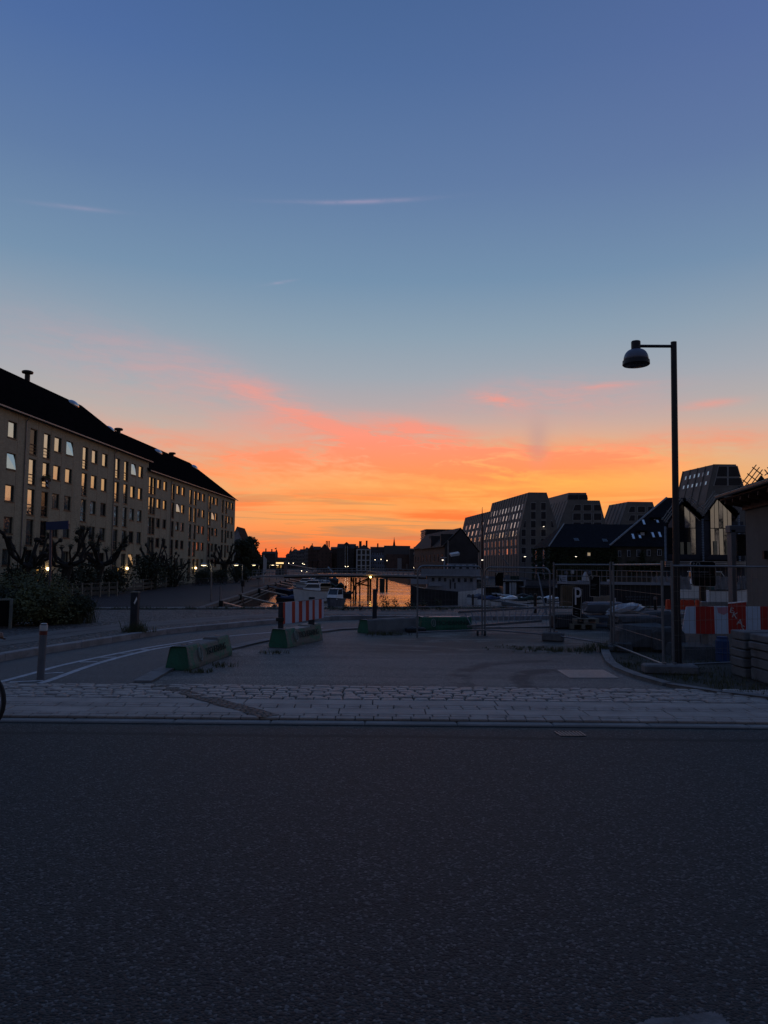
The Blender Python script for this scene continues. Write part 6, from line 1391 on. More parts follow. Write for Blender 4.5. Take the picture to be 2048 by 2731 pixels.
# ------------------------------------------------------------------ site fence
WIRE = M('fence_wire', (.16, .16, .17), .45, .7, .1, 6)
def fence_panel(label, A, B, h, rounded=False, dx=.10, dz=.25, heavy=False, wr=.0022):
    A, B = Vector((A[0], A[1], 0)), Vector((B[0], B[1], 0)); L = (B - A).length; u = (B - A).normalized(); t = thing('site_fence_panel', label, 'fence', (A.x, A.y, .05), group='wire panels of the site fence')
    z0, z1 = .18, h; P = lambda s, z: A + u * s + Vector((0, 0, z)); mb = MB(); r = .021
    if rounded:
        c = .16; pts = [P(0, .05), P(0, z1 - c)] + [P(c - c * math.cos(k * PI / 10), z1 - c + c * math.sin(k * PI / 10)) for k in range(1, 6)] + [P(L - c + c * math.sin(k * PI / 10), z1 - c + c * math.cos(k * PI / 10)) for k in range(0, 6)] + [P(L, z1 - c), P(L, .05)]
        mb.tube(pts, r, 8)
    else:
        mb.tube([P(0, .05), P(0, z1 + .06)], r, 8); mb.tube([P(L, .05), P(L, z1 + .06)], r, 8); mb.tube([P(0, z1), P(L, z1)], r * .85, 8)
    mb.tube([P(0, z0), P(L, z0)], r * .8, 8)
    if rounded: mb.tube([P(0, .78), P(L, .78)], .012, 6)
    mb.build('frame', STEEL, t); mb = MB(); n = int(L / dx)
    for i in range(1, n): mb.tube([P(L * i / n, z0), P(L * i / n, z1 - .01)], wr, 3, False)
    z = z0 + dz
    while z < z1 - .05: mb.tube([P(.01, z), P(L - .01, z)], wr * (2.2 if heavy else 1), 4, False); z += dz
    mb.build('wire_mesh', WIRE, t); return t, A, u
def fence_foot(label, p, size, rz=0.0, mat=None):
    t = thing('ballast_block', label, 'fence weight', (p[0], p[1], .055), rz, 'weights holding the site fence'); mb = MB(); mb.bbox((0, 0, size[2] / 2), size, bev=.025); mb.build('block', mat or GRAN, t, local=True); mb = MB()
    for s in (-.08, .08): mb.lathe([(.03, 0), (.03, .03)], (s, 0, size[2]), 8)
    mb.build('socket', STEEL, t, local=True)
f1 = fence_panel('rounded wire panel standing before the passenger boat', (.82, 17.75), (2.49, 18.71), 1.76, True, wr=.0018)
f2 = fence_panel('rounded wire panel standing before the pontoon boats', (2.56, 18.70), (3.93, 17.50), 1.74, True, wr=.0018)
f3 = fence_panel('square wire panel carrying the parking signs, swinging toward the road', (3.99, 17.37), (4.72, 15.42), 1.82, False, .07, .40, True)
f4 = fence_panel('wire panel with bare sagging wires between the rubble and the road', (4.76, 15.36), (4.62, 12.30), 1.82, False, .3, .38, True)
f5 = fence_panel('wire panel passing behind the stacked slabs to the frame edge', (4.76, 12.24), (8.1, 13.5), 1.80, False, .115, .24, False, .0028)
CONCF = M('foot_concrete', (.13, .13, .135), .85, 0, .3, 5, .6, 25)
fence_foot('dark flat foot under the panel before the passenger boat', G(1108, 1686, .05), (.52, .24, .11), .3, RUBR)
fence_foot('squat concrete foot under the pale post before the P sign', (3.95, 17.30), (.50, .26, .20), -.3, CONCF)
fence_foot('low concrete foot in the grass at the bend of the fence', (4.74, 15.32), (.34, .24, .13), .5, CONCF)
fence_foot('broad concrete foot beside the lamp post', (4.66, 12.14), (.84, .30, .15), -.12, CONCF)
p = G(1283, 1696, .05); t = thing('fence_castor', 'pair of small castors under the two rounded fence posts', 'castor', p); mb = MB()
for s in (-.09, .09): mb.tube([(p.x + s - .02, p.y - .02, .12), (p.x + s + .02, p.y - .02, .12)], .065, 12)
mb.build('wheel', RUBR, t); mb = MB(); mb.box(p.x - .10, p.y - .04, .17, p.x + .10, p.y + .02, .21); mb.build('bracket', STEEL, t)

# ------------------------------------------------------------------ signs
SIGNB = M('sign_black', (.005, .005, .006), .7, 0, .1, 3, spec=.12); SIGNW = M('sign_white', (.55, .56, .60), .5, 0, .08, 3); EDGE = M('sign_edge', (.36, .36, .36), .5, .3, .1, 3); DIM = M('sign_grey_print', (.10, .10, .105), .6)
def board_on(label, fp_, px, plane, txts, edge=True, mat=None, name='notice_board', th=.012, cat='sign'):
    _, A, u = fp_; n = Vector((u.y, -u.x, 0)); n = n if n.dot(-A) > 0 else -n; A = A + n * .035
    q = [PL(x, y, A, n) for x, y in px]; c = sum(q, Vector()) / 4; t = thing(name, label, cat, c); mb = MB(); mb.extrude(q, -n * th); mb.build('board', mat or SIGNB, t)
    if edge:
        mb = MB()
        for i in range(4): mb.tube([q[i] + n * .004, q[(i + 1) % 4] + n * .004], .006, 4)
        mb.build('edge', EDGE, t)
    ux = (q[1] - q[0]).normalized(); rz = math.atan2(u.y, u.x)
    rz = rz if (Matrix.Rotation(rz, 3, 'Z') @ Vector((0, -1, 0))).dot(n) > 0 else rz + PI
    for body, x, y, size, m, sx in txts:
        p = PL(x, y, A + n * .005, n); text_part('lettering', body, size, m, t, p - c, PI / 2, rz, .002, sx=sx)
    return t, n, A
tP, nP, aP = board_on('tall black parking sign with a big white P, wired low on the fence', f3, [(1528.7, 1568), (1552.6, 1572), (1548.5, 1649), (1527.5, 1641)], None, [('P', 1540.5, 1593, .56, SIGNW, 1.0)])
q = [PL(x, y, aP + nP * .004, nP) for x, y in ((1528, 1620), (1550, 1626))]; mb = MB(); mb.tube(q, .006, 4); mb.build('divider', EDGE, tP)
for y, k in ((1630, .5), (1636, .7)): a, b = PL(1533, y, aP + nP * .004, nP), PL(1533 + 14 * k, y + 2.5 * k, aP + nP * .004, nP); mb = MB(); mb.tube([a, b], .007, 4); mb.build('fine_print', DIM, tP)
t_, n_, a_ = board_on('black notice board with faint print, higher on the same fence panel', f3, [(1573.6, 1535.5), (1600, 1537), (1600, 1592), (1573.6, 1590.5)], None, [('P', 1580, 1542, .12, EDGE, 1)])
for y, k in ((1558, 1), (1562, .8), (1570, .7)): a, b = PL(1577, y, a_ + n_ * .004, n_), PL(1577 + 15 * k, y + .5, a_ + n_ * .004, n_); mb = MB(); mb.tube([a, b], .006, 4); mb.build('fine_print', DIM, t_)
t_, n_, a_ = board_on('small pale notice with dark print at the top of the fence', f3, [(1490.5, 1534), (1511, 1534), (1511.5, 1556), (1491, 1556)], None, [], False, M('pale_blue_notice', (.30, .34, .42), .6), 'small_notice')
for y, x0, x1 in ((1540, 1500, 1508), (1545, 1500, 1508), (1551, 1496, 1509)): a, b = PL(x0, y, a_ + n_ * .004, n_), PL(x1, y, a_ + n_ * .004, n_); mb = MB(); mb.tube([a, b], .006, 4); mb.build('print', NAVY, t_)
mb = MB(); mb.extrude([PL(x, y, a_ + n_ * .003, n_) for x, y in ((1492, 1537), (1498, 1548), (1499, 1550), (1494, 1548))], n_ * .003); mb.build('emblem', NAVY, t_)
t_, n_, a_ = board_on('black notice board on the rounded panel before the pontoon boats', f2, [(1320.5, 1527), (1341, 1527), (1341, 1563), (1320.5, 1562)], None, [('P', 1325, 1531, .11, EDGE, 1)], False)
# big sign on its own dark post
YS = 16.2; t = thing('parking_sign', 'large black private parking sign with pale rim on a dark post', 'sign', (D(1875, 1560, YS).x, YS, .05)); A = [D(x, y, YS) for x, y in ((1841, 1496), (1908.5, 1497.5), (1911, 1565), (1846, 1563))]
def rounded(q, k=.12, n=4):
    out = []
    for i in range(4):
        a, b, c = q[i - 1], q[i], q[(i + 1) % 4]; p0, p1 = b + (a - b) * k, b + (c - b) * k
        for j in range(n + 1): s = j / n; out.append(p0 * (1 - s) ** 2 + b * 2 * s * (1 - s) + p1 * s * s)
    return out
mb = MB(); mb.extrude(rounded(A), (0, .03, 0)); mb.build('rim', EDGE, t); c = sum(A, Vector()) / 4; mb = MB(); mb.extrude([c + (v - c) * .965 + Vector((0, -.004, 0)) for v in rounded(A)], (0, .02, 0)); mb.build('board', SIGNB, t)
o = Vector(t.location); LET = M('sign_print', (.20, .20, .20), .6)
text_part('lettering', 'P', .085, EDGE, t, D(1850, 1504.5, YS - .006) - o, PI / 2, 0, .002); text_part('lettering', 'PRIVAT PARKERING', .043, LET, t, D(1867, 1525.5, YS - .006) - o, PI / 2, .0, .002)
mb = MB(); q = [D(x, y, YS - .007) for x, y in ((1857.5, 1501), (1866, 1501), (1866, 1508), (1857.5, 1508))]
for i in range(4): mb.tube([q[i], q[(i + 1) % 4]], .006, 4)
mb.build('symbol', EDGE, t)
for y, x1 in ((1531.5, 1899), (1535, 1872)): mb = MB(); mb.tube([D(1848, y, YS - .006), D(x1, y + .4, YS - .006)], .004, 4); mb.build('fine_print', DIM, t)
x0, x1 = D(1868, 1600, YS + .1).x, D(1882, 1600, YS + .1).x; mb = MB(); mb.bbox(((x0 + x1) / 2, YS + .12, .80), (x1 - x0, .12, 1.5), bev=.01); mb.build('post', BLACKM, t)

# ------------------------------------------------------------------ red and white boards
RED = M('sign_red', (.36, .012, .010), .45, 0, .10, 4); WHT = M('board_white', (.42, .52, .66), .45, 0, .08, 4)
YR = 14.5; t = thing('striped_barrier', 'long red and white striped barrier board with graffiti, on a concrete base', 'barrier', (D(1900, 1700, YR).x, YR, .05))
mb = MB(); ST = [(1827, 1821, 0), (1855, 1856, 1), (1904, 1907, 0), (1941, 1943, 1), (1989, 1990, 0), (2027, 2029, 1), (2076, 2080, 0), (2120, 2126, 0)]
for (t0, b0, m), (t1, b1, _) in zip(ST, ST[1:]):
    mb.cur = m; q = [D(t0, 1617.5, YR), D(t1, 1617.5, YR), D(b1, 1691, YR), D(b0, 1690, YR)]
    if t0 == 1827: q = [D(1831, 1618.5, YR), D(1855, 1617.5, YR), D(1856, 1690, YR), D(1827, 1689, YR), D(1822, 1683, YR), D(1821, 1676, YR)]
    mb.extrude([Vector(v) for v in q], (0, .035, 0))
mb.build('board', [WHT, RED], t)
o = Vector(t.location); GRAF = M('graffiti_white', (.52, .52, .53), .6)
for ch, x, y, s, ry in (('E', 1951, 1628, .15, -.35), ('K', 1960, 1641, .17, -.45), ('A', 1973, 1660, .17, -.3), ('S', 1980, 1676, .15, -.5)): 
    text_part('graffiti', ch, s, GRAF, t, D(x, y, YR - .006) - o, PI / 2, 0, .003, ry=-ry * .7)
mb = MB(); mb.extrude([D(x, y, YR - .003) for x, y in ((1912, 1620), (1940, 1619), (1941, 1634), (1930, 1640), (1915, 1634))], (0, .002, 0)); mb.build('pink_smear', M('pink_paint', (.42, .20, .26), .6), t)
mb = MB(); q0, q1 = D(1872, 1700, YR + .1), D(1888, 1700, YR + .1); mb.bbox(((q0.x + q1.x) / 2, YR + .12, .62), (q1.x - q0.x, .10, 1.0), bev=.01); mb.build('post', ALU, t)
mb = MB(); q0, q1 = D(1830, 1780, YR - .6), D(1958, 1732, YR - .6); mb.hexa([(q0.x - .03, YR - .55, .05), (q1.x, YR - .55, .05), (q1.x, YR + .5, .05), (q0.x - .03, YR + .5, .05)], [(q0.x + .04, YR - .45, .29), (q1.x - .04, YR - .45, .29), (q1.x - .04, YR + .4, .29), (q0.x + .04, YR + .4, .29)]); mb.build('base', M('dark_concrete', (.060, .060, .062), .9, 0, .3, 4, .6, 20), t)
t = thing('striped_barrier', 'second striped board leaning behind the graffiti, only its edge showing', 'barrier', (D(1965, 1620, 15.3).x, 15.3, .05)); mb = MB(); mb.extrude([D(x, y, 15.3) for x, y in ((1944, 1609), (1990, 1604), (1991, 1640), (1945, 1640))], (0, .04, 0)); mb.build('board', RED, t); mb = MB(); mb.extrude([D(x, y, 15.295) for x, y in ((1944, 1608), (1990, 1603), (1990, 1605.5), (1944, 1610.5))], (0, .05, 0)); mb.build('top_edge', GELW, t); mb = MB(); a = D(1965, 1640, 15.36); mb.box(a.x - .04, 15.36, .05, a.x + .04, 15.42, a.z + .2); mb.build('post', ALU, t)
p = D(1926, 1715, 13.7); t = thing('blue_drum', 'blue plastic drum half hidden behind the stacked slabs', 'drum', (p.x, 13.7, .06)); mb = MB(); mb.lathe([(.10, 0), (.115, .02), (.115, .38), (.10, .42), (.10, .46)], (p.x, 13.7, .06), 14); mb.build('body', M('blue_plastic', (.012, .05, .16), .45, 0, .1, 3), t); mb = MB(); mb.lathe([(.119, .15), (.125, .165), (.119, .18)], (p.x, 13.7, .06), 14); mb.build('hoop', M('blue_plastic_hoop', (.012, .05, .16), .45), t)

# ------------------------------------------------------------------ stacked slabs, rubble and site materials
STONE = M('cut_concrete', (.125, .128, .135), .85, 0, .28, 4, .6, 28)
x0 = 5.64; rng = random.Random(6)
for si, (ya, yb, hs_, ox) in enumerate(((11.66, 12.14, (.16, .15, .13, .14, .15), 0), (10.55, 11.60, (.20, .15, .13, .12, .12), .05))):
    z = .055
    for k, h in enumerate(hs_):
        pos = ('bottom', 'second lowest', 'middle', 'second highest', 'topmost')[k]; j = rng.uniform(-.02, .02); t = ('%s concrete slab of the farther stack by the frame edge' if si == 0 else '%s concrete slab of the nearer stack by the frame edge') % pos
        mb = MB(); mb.bbox((x0 + ox + .6 + j, (ya + yb) / 2, z + h / 2), (1.2, yb - ya - .01 + rng.uniform(-.03, 0), h - .014), rz=rng.uniform(-.025, .025), bev=.014); tag(mb.build('concrete_slab', STONE, at=(x0 + ox + .6, (ya + yb) / 2, z)), t, 'slab', 'stacked concrete slabs by the frame edge'); z += h
def rock(label, px, py, Y, size, seed, name='rubble_block', mat=None, z=None, group='rubble behind the site fence', cat='stone block', rz=0.0):
    p = D(px, py, Y); rng = random.Random(seed); zz = p.z if z is None else z; mb = MB(); n = 3; sx, sy, sz = size
    b = MB(); b.bbox((0, 0, 0), size, bev=min(size) * .16); R = Matrix.Rotation(rz, 3, 'Z'); V = [R @ Vector((v[0] + rng.uniform(-.06, .06) * sx, v[1] + rng.uniform(-.06, .06) * sy, v[2] + rng.uniform(-.07, .07) * sz)) for v in b.v]; mb.add([v + Vector((p.x, Y, zz)) for v in V], b.f)
    return tag(mb.build(name, mat or M('rubble_stone_%d' % seed, (.075, .078, .085), .9, 0, .35, 3, .8, 14), at=(p.x, Y, zz - sz / 2)), label, cat, group)
rock('large rough stone block low in the heap behind the wire fence', 1700, 1700, 15.6, (1.0, .8, .52), 3, z=.31); rock('flat slab of stone lying on top of the rubble heap', 1690, 1668, 16.2, (.85, .7, .16), 4, z=.66); rock('dark square block right of the flat slab', 1752, 1672, 16.4, (.62, .6, .40), 5, z=.62)
rock('small pale broken stone at the near foot of the heap', 1662, 1722, 15.2, (.30, .3, .20), 6, z=.15); rock('second broken stone behind the small pale one', 1680, 1725, 15.5, (.36, .35, .22), 7, z=.16, rz=.5); rock('dark block at the lamp-post end of the rubble heap', 1770, 1715, 15.4, (.7, .7, .5), 8, z=.3)
rock('long stone under the flat slab, toward the castors', 1735, 1690, 17.2, (1.3, .7, .42), 12, z=.26)
L_ = M('blue_grey_concrete', (.120, .130, .155), .85, 0, .2, 3, .4, 25)
rock('blue-grey concrete block, upper of two behind the P sign', 1606, 1638, 21.5, (1.05, .7, .30), 9, 'concrete_block', L_, .62, 'concrete blocks by the quay edge', 'concrete block'); rock('blue-grey concrete block, lower of two behind the P sign', 1602, 1657, 21.5, (1.1, .8, .36), 10, 'concrete_block', L_, .24, 'concrete blocks by the quay edge', 'concrete block')
rock('black covered heap left of the concrete blocks', 1515, 1656, 21.0, (.9, .7, .42), 11, 'covered_heap', RUBR, .26, None, 'covered heap')
for k, (px, py, z, txt) in enumerate(((1548, 1662, .14, 'lower wooden pallet between the black heap and concrete blocks'), (1556, 1655, .29, 'upper wooden pallet between the black heap and concrete blocks'))):
    p = D(px, py, 20.8); t = thing('wooden_pallet', txt, 'pallet', (p.x, 20.8, z - .07), group='pallets by the quay edge'); mb = MB()
    for i in range(5): mb.box(p.x - .35, 20.5 + i * .14, z + .05, p.x + .35, 20.6 + i * .14, z + .07)
    mb.build('board', PALEW, t); mb = MB()
    for i in (-1, 0, 1): mb.box(p.x + i * .3 - .05, 20.5, z - .07, p.x + i * .3 + .05, 21.16, z + .05)
    mb.build('bearer', PALEW, t)
# white plastic sheet over a heap
p = D(1668, 1628, 20); rng = random.Random(9); b = MB(); b.ball((0, 0, 0), (.50, .32, .20), 18, 10, .12, rng); mb = MB(); mb.add([(p.x + v[0] + v[2] * .35, 20 + v[1], .62 + v[2] + .08 * v[0]) for v in b.v], b.f)
t = thing('draped_sheet', 'white plastic sheet draped over a heap behind the fence', 'sheet', (p.x, 20, .05)); mb.build('sheet', M('white_plastic', (.30, .30, .32), .35, 0, .15, 3, 1.0, 9), t); mb = MB(); mb.bbox((p.x + .05, 20, .26), (.95, .6, .42), bev=.08); mb.build('heap', RUBR, t)
# ladder on its edge
t = thing('ladder', 'long pale aluminium ladder lying on its edge behind the fence', 'ladder', (3.2, 20, .05)); A0, A1, B0, B1 = D(1222, 1633, 19.6), D(1470, 1618, 20.4), D(1246, 1671, 19.3), D(1444, 1656, 20.1); mb = MB()
mb.bar(A0, A1, .03, .06); mb.bar(B0, B1, .03, .06); mb.build('stile', STEEL, t); mb = MB()
for i in range(14): f = .06 + .9 * i / 13; mb.tube([A0.lerp(A1, f), B0.lerp(B1, min(1, f * 1.0))], .013, 6)
mb.build('rung', STEEL, t)
t = thing('leaning_poles', 'pair of grey poles leaning over the ladder end', 'pole', G(1457, 1645, .05)); mb = MB(); g = G(1458, 1648, .05); mb.tube([g, D(1434, 1527, g.y + .6)], .026, 6); mb.tube([g + Vector((.06, .1, 0)), D(1437, 1540, g.y + .6)], .02, 6); mb.build('pole', STEEL, t)
def simple_post(name, label, px, yt, yb, z0, r, mat, capm=None, square=False, group=None, cat='post', cap='cap'):
    g = G(px, yb, z0); q = D(px, yt, g.y); t = thing(name, label, cat, g, group=group); h = q.z - z0; mb = MB()
    if square: mb.bbox((g.x, g.y, z0 + h / 2 - .1), (2 * r, 2 * r, h + .2), bev=.012)
    else: mb.lathe([(r, -.1), (r, h - .02), (r * .9, h)], g, 14)
    mb.build('shaft', mat, t)
    mb = MB(); mb.lathe([(r * 1.02, h - .10), (r * 1.05, h - .09), (r * 1.05, h - .03), (r * .8, h + .004)], g, 14) if not square else mb.bbox((g.x, g.y, q.z + .008), (2 * r + .02, 2 * r + .02, .02), bev=.004); mb.build(cap, capm or mat, t); return t, g, h
simple_post('mooring_bollard', 'black mooring bollard at the quay edge behind the ladder', 1427.5, 1584, 1641, .1, .055, BLACKM, BLACKM, cat='bollard'); simple_post('stake', 'pale upright stake just left of the P sign', 1476, 1588, 1646, .1, .036, PALEW, PALEW, True)
simple_post('quay_bollard', 'black bollard behind the sheeted heap, by the lamp post', 1748, 1592, 1634, .1, .06, BLACKM, STEEL, cat='bollard'); simple_post('pale_stake', 'short pale stake beside the leaning fence post', 1640, 1596, 1616, .1, .035, TRIM, TRIM, True)
tt, g, h = simple_post('steel_bollard', 'grey steel bollard with a white cap and red band by the cycle path', 107.5, 1663, 1812, .056, .052, M('bollard_steel', (.12, .13, .15), .55, .2, .15, 5), M('reflective_white', (.55, .55, .55), .5), cat='bollard')
for o in list(tt.children): pass
mb = MB(); mb.lathe([(.0535, h - .16), (.0545, h - .155), (.0545, h - .11), (.0535, h - .105)], g, 14); mb.build('red_band', M('band_red', (.17, .03, .022), .5), tt); tt.rotation_euler = (0, rad(1.2), 0)
tt, g, h = simple_post('timber_bollard', 'dark square bollard with a pale torn sticker, grass round its foot', 357.5, 1580, 1683, .165, .082, M('tarred_post', (.024, .026, .034), .8, 0, .3, 4, .5, 20), PALEW, True, cat='bollard')
mb = MB(); mb.poly([(g.x + .02, g.y - .085, .17 + h - .28), (g.x + .075, g.y - .085, .17 + h - .16), (g.x + .06, g.y - .085, .17 + h - .10), (g.x + .0, g.y - .085, .17 + h - .24)]); mb.extrude([(g.x + .02, g.y - .088, .17 + h - .28), (g.x + .075, g.y - .088, .17 + h - .16), (g.x + .06, g.y - .088, .17 + h - .10), (g.x + .0, g.y - .088, .17 + h - .24)], (0, .004, 0)); mb.build('sticker', GELW, tt)
simple_post('timber_post', 'dark timber post at the water, mid picture', 999, 1573, 1646, .165, .068, bpy.data.materials['tarred_post'], None, True)
simple_post('slim_post', 'slim pale post on the promenade near the mooring booms', 586, 1563, 1612, ZQ, .05, STEEL, STEEL, True)
t = thing('litter_bin', 'small dark bin on a post on the promenade', 'bin', G(647, 1580, ZQ)); g = G(647, 1582, ZQ); mb = MB(); mb.lathe([(.16, .7), (.2, .75), (.2, 1.35), (.16, 1.38)], g, 10); mb.build('bin', BLACKM, t); mb = MB(); mb.tube([g, g + Vector((0, 0, .8))], .04, 6); mb.build('post', BLACKM, t)

# ------------------------------------------------------------------ street lamp by the fence
LAMPB = M('lamp_post_paint', (.020, .022, .030), .45, .3, .15, 4); LY = 12.41
t = thing('street_lamp', 'tall dark street lamp with one arm and a domed shade', 'street lamp', (G(1808, 1790, .05).x, LY, .05)); b = G(1808, 1790, .05); tp = D(1796.5, 912, LY)
mb = MB(); mb.tube([b - Vector((0, 0, .2)), b + Vector((0, 0, .9))], [.068, .066], 16); mb.tube([b + Vector((0, 0, .9)), tp], [.058, .050], 16); mb.build('pole', LAMPB, t)
hc = D(1695, 912, LY); a0 = D(1795, 923.5, LY); a1 = D(1698, 923, LY); mb = MB(); mb.tube([a0, a1], .026, 12); mb.build('arm', LAMPB, t)
mb = MB(); zt = D(1697, 910, LY).z; z1 = D(1697, 931, LY).z; z2 = D(1694, 962, LY).z; z3 = D(1694, 974, LY).z; hx_, hy_ = a1.x - .015, LY
mb.lathe([(.072, z1 - .02), (.078, z1), (.078, zt - .012), (.070, zt)], (hx_, hy_, 0), 24); mb.build('cap', LAMPB, t)
mb = MB(); mb.smooth = True; n = 9; mb.lathe([(.074, z1 - .005)] + [(.074 + (.206 - .074) * math.sin(k / n * PI / 2), z2 + (z1 - .01 - z2) * math.cos(k / n * PI / 2) ** .9) for k in range(1, n + 1)] + [(.19, z2 - .005)], (hx_, hy_, 0), 28); mb.build('shade', M('lamp_shade_paint', (.13, .14, .19), .4, .2, .1, 4), t)
mb = MB(); mb.lathe([(.206, z2 + .004), (.222, z2), (.226, z3 + .012), (.215, z3)], (hx_, hy_, 0), 28); mb.build('rim', LAMPB, t); mb = MB(); mb.lathe([(.205, z3 + .004), (.12, z3 - .01), (.02, z3 - .014)], (hx_, hy_, 0), 24); mb.build('lens', M('lamp_lens', (.03, .028, .03), .3), t)

# ------------------------------------------------------------------ concrete barriers
GREEN = bpy.data.materials.new('chipped_green_paint'); GREEN.use_nodes = True; N = Nodes(GREEN.node_tree); b_ = N.n['Principled BSDF']; co = N.new('ShaderNodeTexCoord').outputs['Object']
ch = N.noise(co, 3.2, 7, .72, .6); ch2 = N.noise(co, 26, 4, .7); f = N.smooth(N.m('ADD', N.m('MULTIPLY', ch, .75), N.m('MULTIPLY', ch2, .25)), .45, .52)
N.l.new(N.mix(f, N.mix(N.smooth(ch2, .3, .7), (.034, .128, .080), (.062, .185, .125)), N.mix(ch2, (.06, .06, .05), (.22, .21, .18))), b_.inputs['Base Color']); b_.inputs['Roughness'].default_value = .75
bn = N.new('ShaderNodeBump'); bn.inputs['Strength'].default_value = .5; bn.inputs['Distance'].default_value = .02; N.l.new(ch2, bn.inputs['Height']); N.l.new(bn.outputs[0], b_.inputs['Normal'])
GREENP = M('green_paint', (.014, .100, .055), .7, 0, .25, 3, .4, 20); BARC = M('barrier_concrete', (.135, .132, .13), .88, 0, .25, 2.5, .6, 25); TXT = M('barrier_lettering', (.012, .030, .024), .8); LOGO = M('barrier_logo', (.20, .24, .22), .8)
def barrier(label, A, B, wid, h, body, endm, text, logo=True, tsize=.2, faded=False, notch=True, top=None):
    A, B = Vector((A[0], A[1], 0)), Vector((B[0], B[1], 0)); L = (B - A).length; rz = math.atan2((B - A).y, (B - A).x); t = thing('concrete_barrier', label, 'barrier', (A.x, A.y, .055), rz, 'concrete barriers round the yard')
    # local: x along the front foot, y away from the yard
    w0, w1 = wid, wid * .70; ins = (w0 - w1) / 2; e = .05; mb = MB()
    prof = [(0, 0), (w0, 0), (w0, h * .18), (w0 - ins, h - .02), (w0 - ins - .02, h), (ins + .02, h), (ins, h - .02), (0, h * .18)]
    xs = [0, .02, .28 * L, .285 * L, .70 * L, .705 * L, L - .02, L]; k = len(prof); rng = random.Random(int(L * 100)); V = []
    for i, x in enumerate(xs):
        sh = (.012 if i in (0, len(xs) - 1) else 0); dz = -.035 if (notch and 2 < i < 5) else 0
        for (y, z) in prof: V.append((x + (e if x == 0 else -e if x == L else 0) * z / h + rng.uniform(-.006, .006), y + (sh if y < wid / 2 else -sh) + rng.uniform(-.006, .006), z + (dz if z > h * .8 else 0) + rng.uniform(-.004, .004)))
    mb.add(V, [(i * k + j, i * k + (j + 1) % k, (i + 1) * k + (j + 1) % k, (i + 1) * k + j) for i in range(len(xs) - 1) for j in range(k)]); mb.cur = 1
    o = len(mb.v); mb.add(V[:k], [tuple(range(k - 1, -1, -1))]); mb.add(V[-k:], [tuple(range(k))])
    mb.cur = 2
    for i in range(len(xs) - 1): mb.add([(V[i * k + 5][0], V[i * k + 5][1], V[i * k + 5][2] + .004), (V[i * k + 4][0], V[i * k + 4][1], V[i * k + 4][2] + .004), (V[(i + 1) * k + 4][0], V[(i + 1) * k + 4][1], V[(i + 1) * k + 4][2] + .004), (V[(i + 1) * k + 5][0], V[(i + 1) * k + 5][1], V[(i + 1) * k + 5][2] + .004)], [(0, 1, 2, 3)])
    mb.build('body', [body, endm, top or BARC], t, local=True)
    sl = math.atan2(ins, h * .82); zc = h * .56; yc = ins * (zc - h * .18) / (h * .82) - .006
    if text: text_part('lettering', text, tsize, TXT, t, (L * .60, yc - .010, zc), PI / 2 - sl, 0, .004)
    if logo:
        mb = MB(); cx = L * .235; r = tsize * .62; M_ = lambda u, v, o_=.012: (cx + u, yc + math.tan(sl) * v - o_, zc + v)
        mb.tube([M_(r * .62 * math.cos(a * PI / 10), r * math.sin(a * PI / 10)) for a in range(21)], .012, 4, False)
        for u in (-.22, .05): mb.extrude([M_(r * u, -r * .6), M_(r * (u + .16), -r * .6), M_(r * (u + .16), r * .75), M_(r * u, r * .75)], (0, .004, 0))
        mb.build('emblem', LOGO, t, local=True)
    mb = MB()
    for fx in (.13, .86): mb.box(fx * L - .07, wid / 2 - .035, h + .004, fx * L + .07, wid / 2 + .035, h + .012)
    mb.build('lifting_slot', BLACKM, t, local=True); return t
barrier('chipped green concrete barrier with a pale emblem, nearest the road', (-3.07, 11.92), (-2.82, 14.05), .41, .37, GREEN, GREENP, 'TSCHERNING', True, .165)
b2 = barrier('green concrete barrier carrying the striped board on two posts', (-1.94, 15.25), (-1.36, 17.02), .44, .37, GREEN, GREENP, 'TSCHERNING', True, .175, top=M('pale_barrier_top', (.26, .24, .22), .7, 0, .2, 3))
barrier('bare grey concrete barrier with one green painted end', (-.36, 18.62), (.98, 19.75), .46, .33, BARC, GREENP, None, False, notch=False)
barrier('smooth green barrier lettered dark, behind the wire fence', (1.03, 19.80), (2.42, 20.1), .44, .34, GREENP, GREENP, 'TSCHERNING', True, .155, notch=False, top=STEEL)
# striped board on two posts standing in that barrier
t = thing('striped_board', 'red and white upright-striped hazard board on two dark posts', 'hazard board', (-1.75, 16.0, .5))
def along(f, y=.2): A, B = Vector((-1.94, 15.25)), Vector((-1.36, 17.02)); u = (B - A).normalized(); n = Vector((-u.y, u.x)); p = A + (B - A) * f + n * y; return p
pa, pb = along(.13), along(.80); Yp = pa.y
for p, px0, px1, yt in ((pa, 743.5, 756.5, 1606), (pb, 824, 839.5, 1592)):
    q0, q1 = D(px0, yt, p.y), D(px1, yt, p.y); mb = MB(); mb.bbox(((q0.x + q1.x) / 2, p.y, (q0.z + .34) / 2), (q1.x - q0.x, .09, q0.z - .34), rz=-.1, bev=.008); mb.build('post', bpy.data.materials['tarred_post'], t)
q0, q1 = D(736, 1647, Yp - .05), D(757, 1657, Yp - .05); mb = MB(); mb.bbox(((q0.x + q1.x) / 2, Yp, (q0.z + q1.z) / 2), (q1.x - q0.x, .16, q0.z - q1.z), bev=.01); mb.build('clamp', BLACKM, t)
mb = MB(); T = [(755, 1607, 1664.5), (760.5, 1606.5, 1663.5), (767, 1606, 1663), (778.5, 1604.8, 1662), (787, 1604, 1660.5), (797, 1603, 1659), (806, 1602, 1657.5), (815.5, 1601, 1655.5), (824, 1600.2, 1654), (833, 1599.4, 1652.5), (839.5, 1598.8, 1651.5), (850, 1598, 1650), (858, 1597.2, 1649), (863, 1596.6, 1648)]
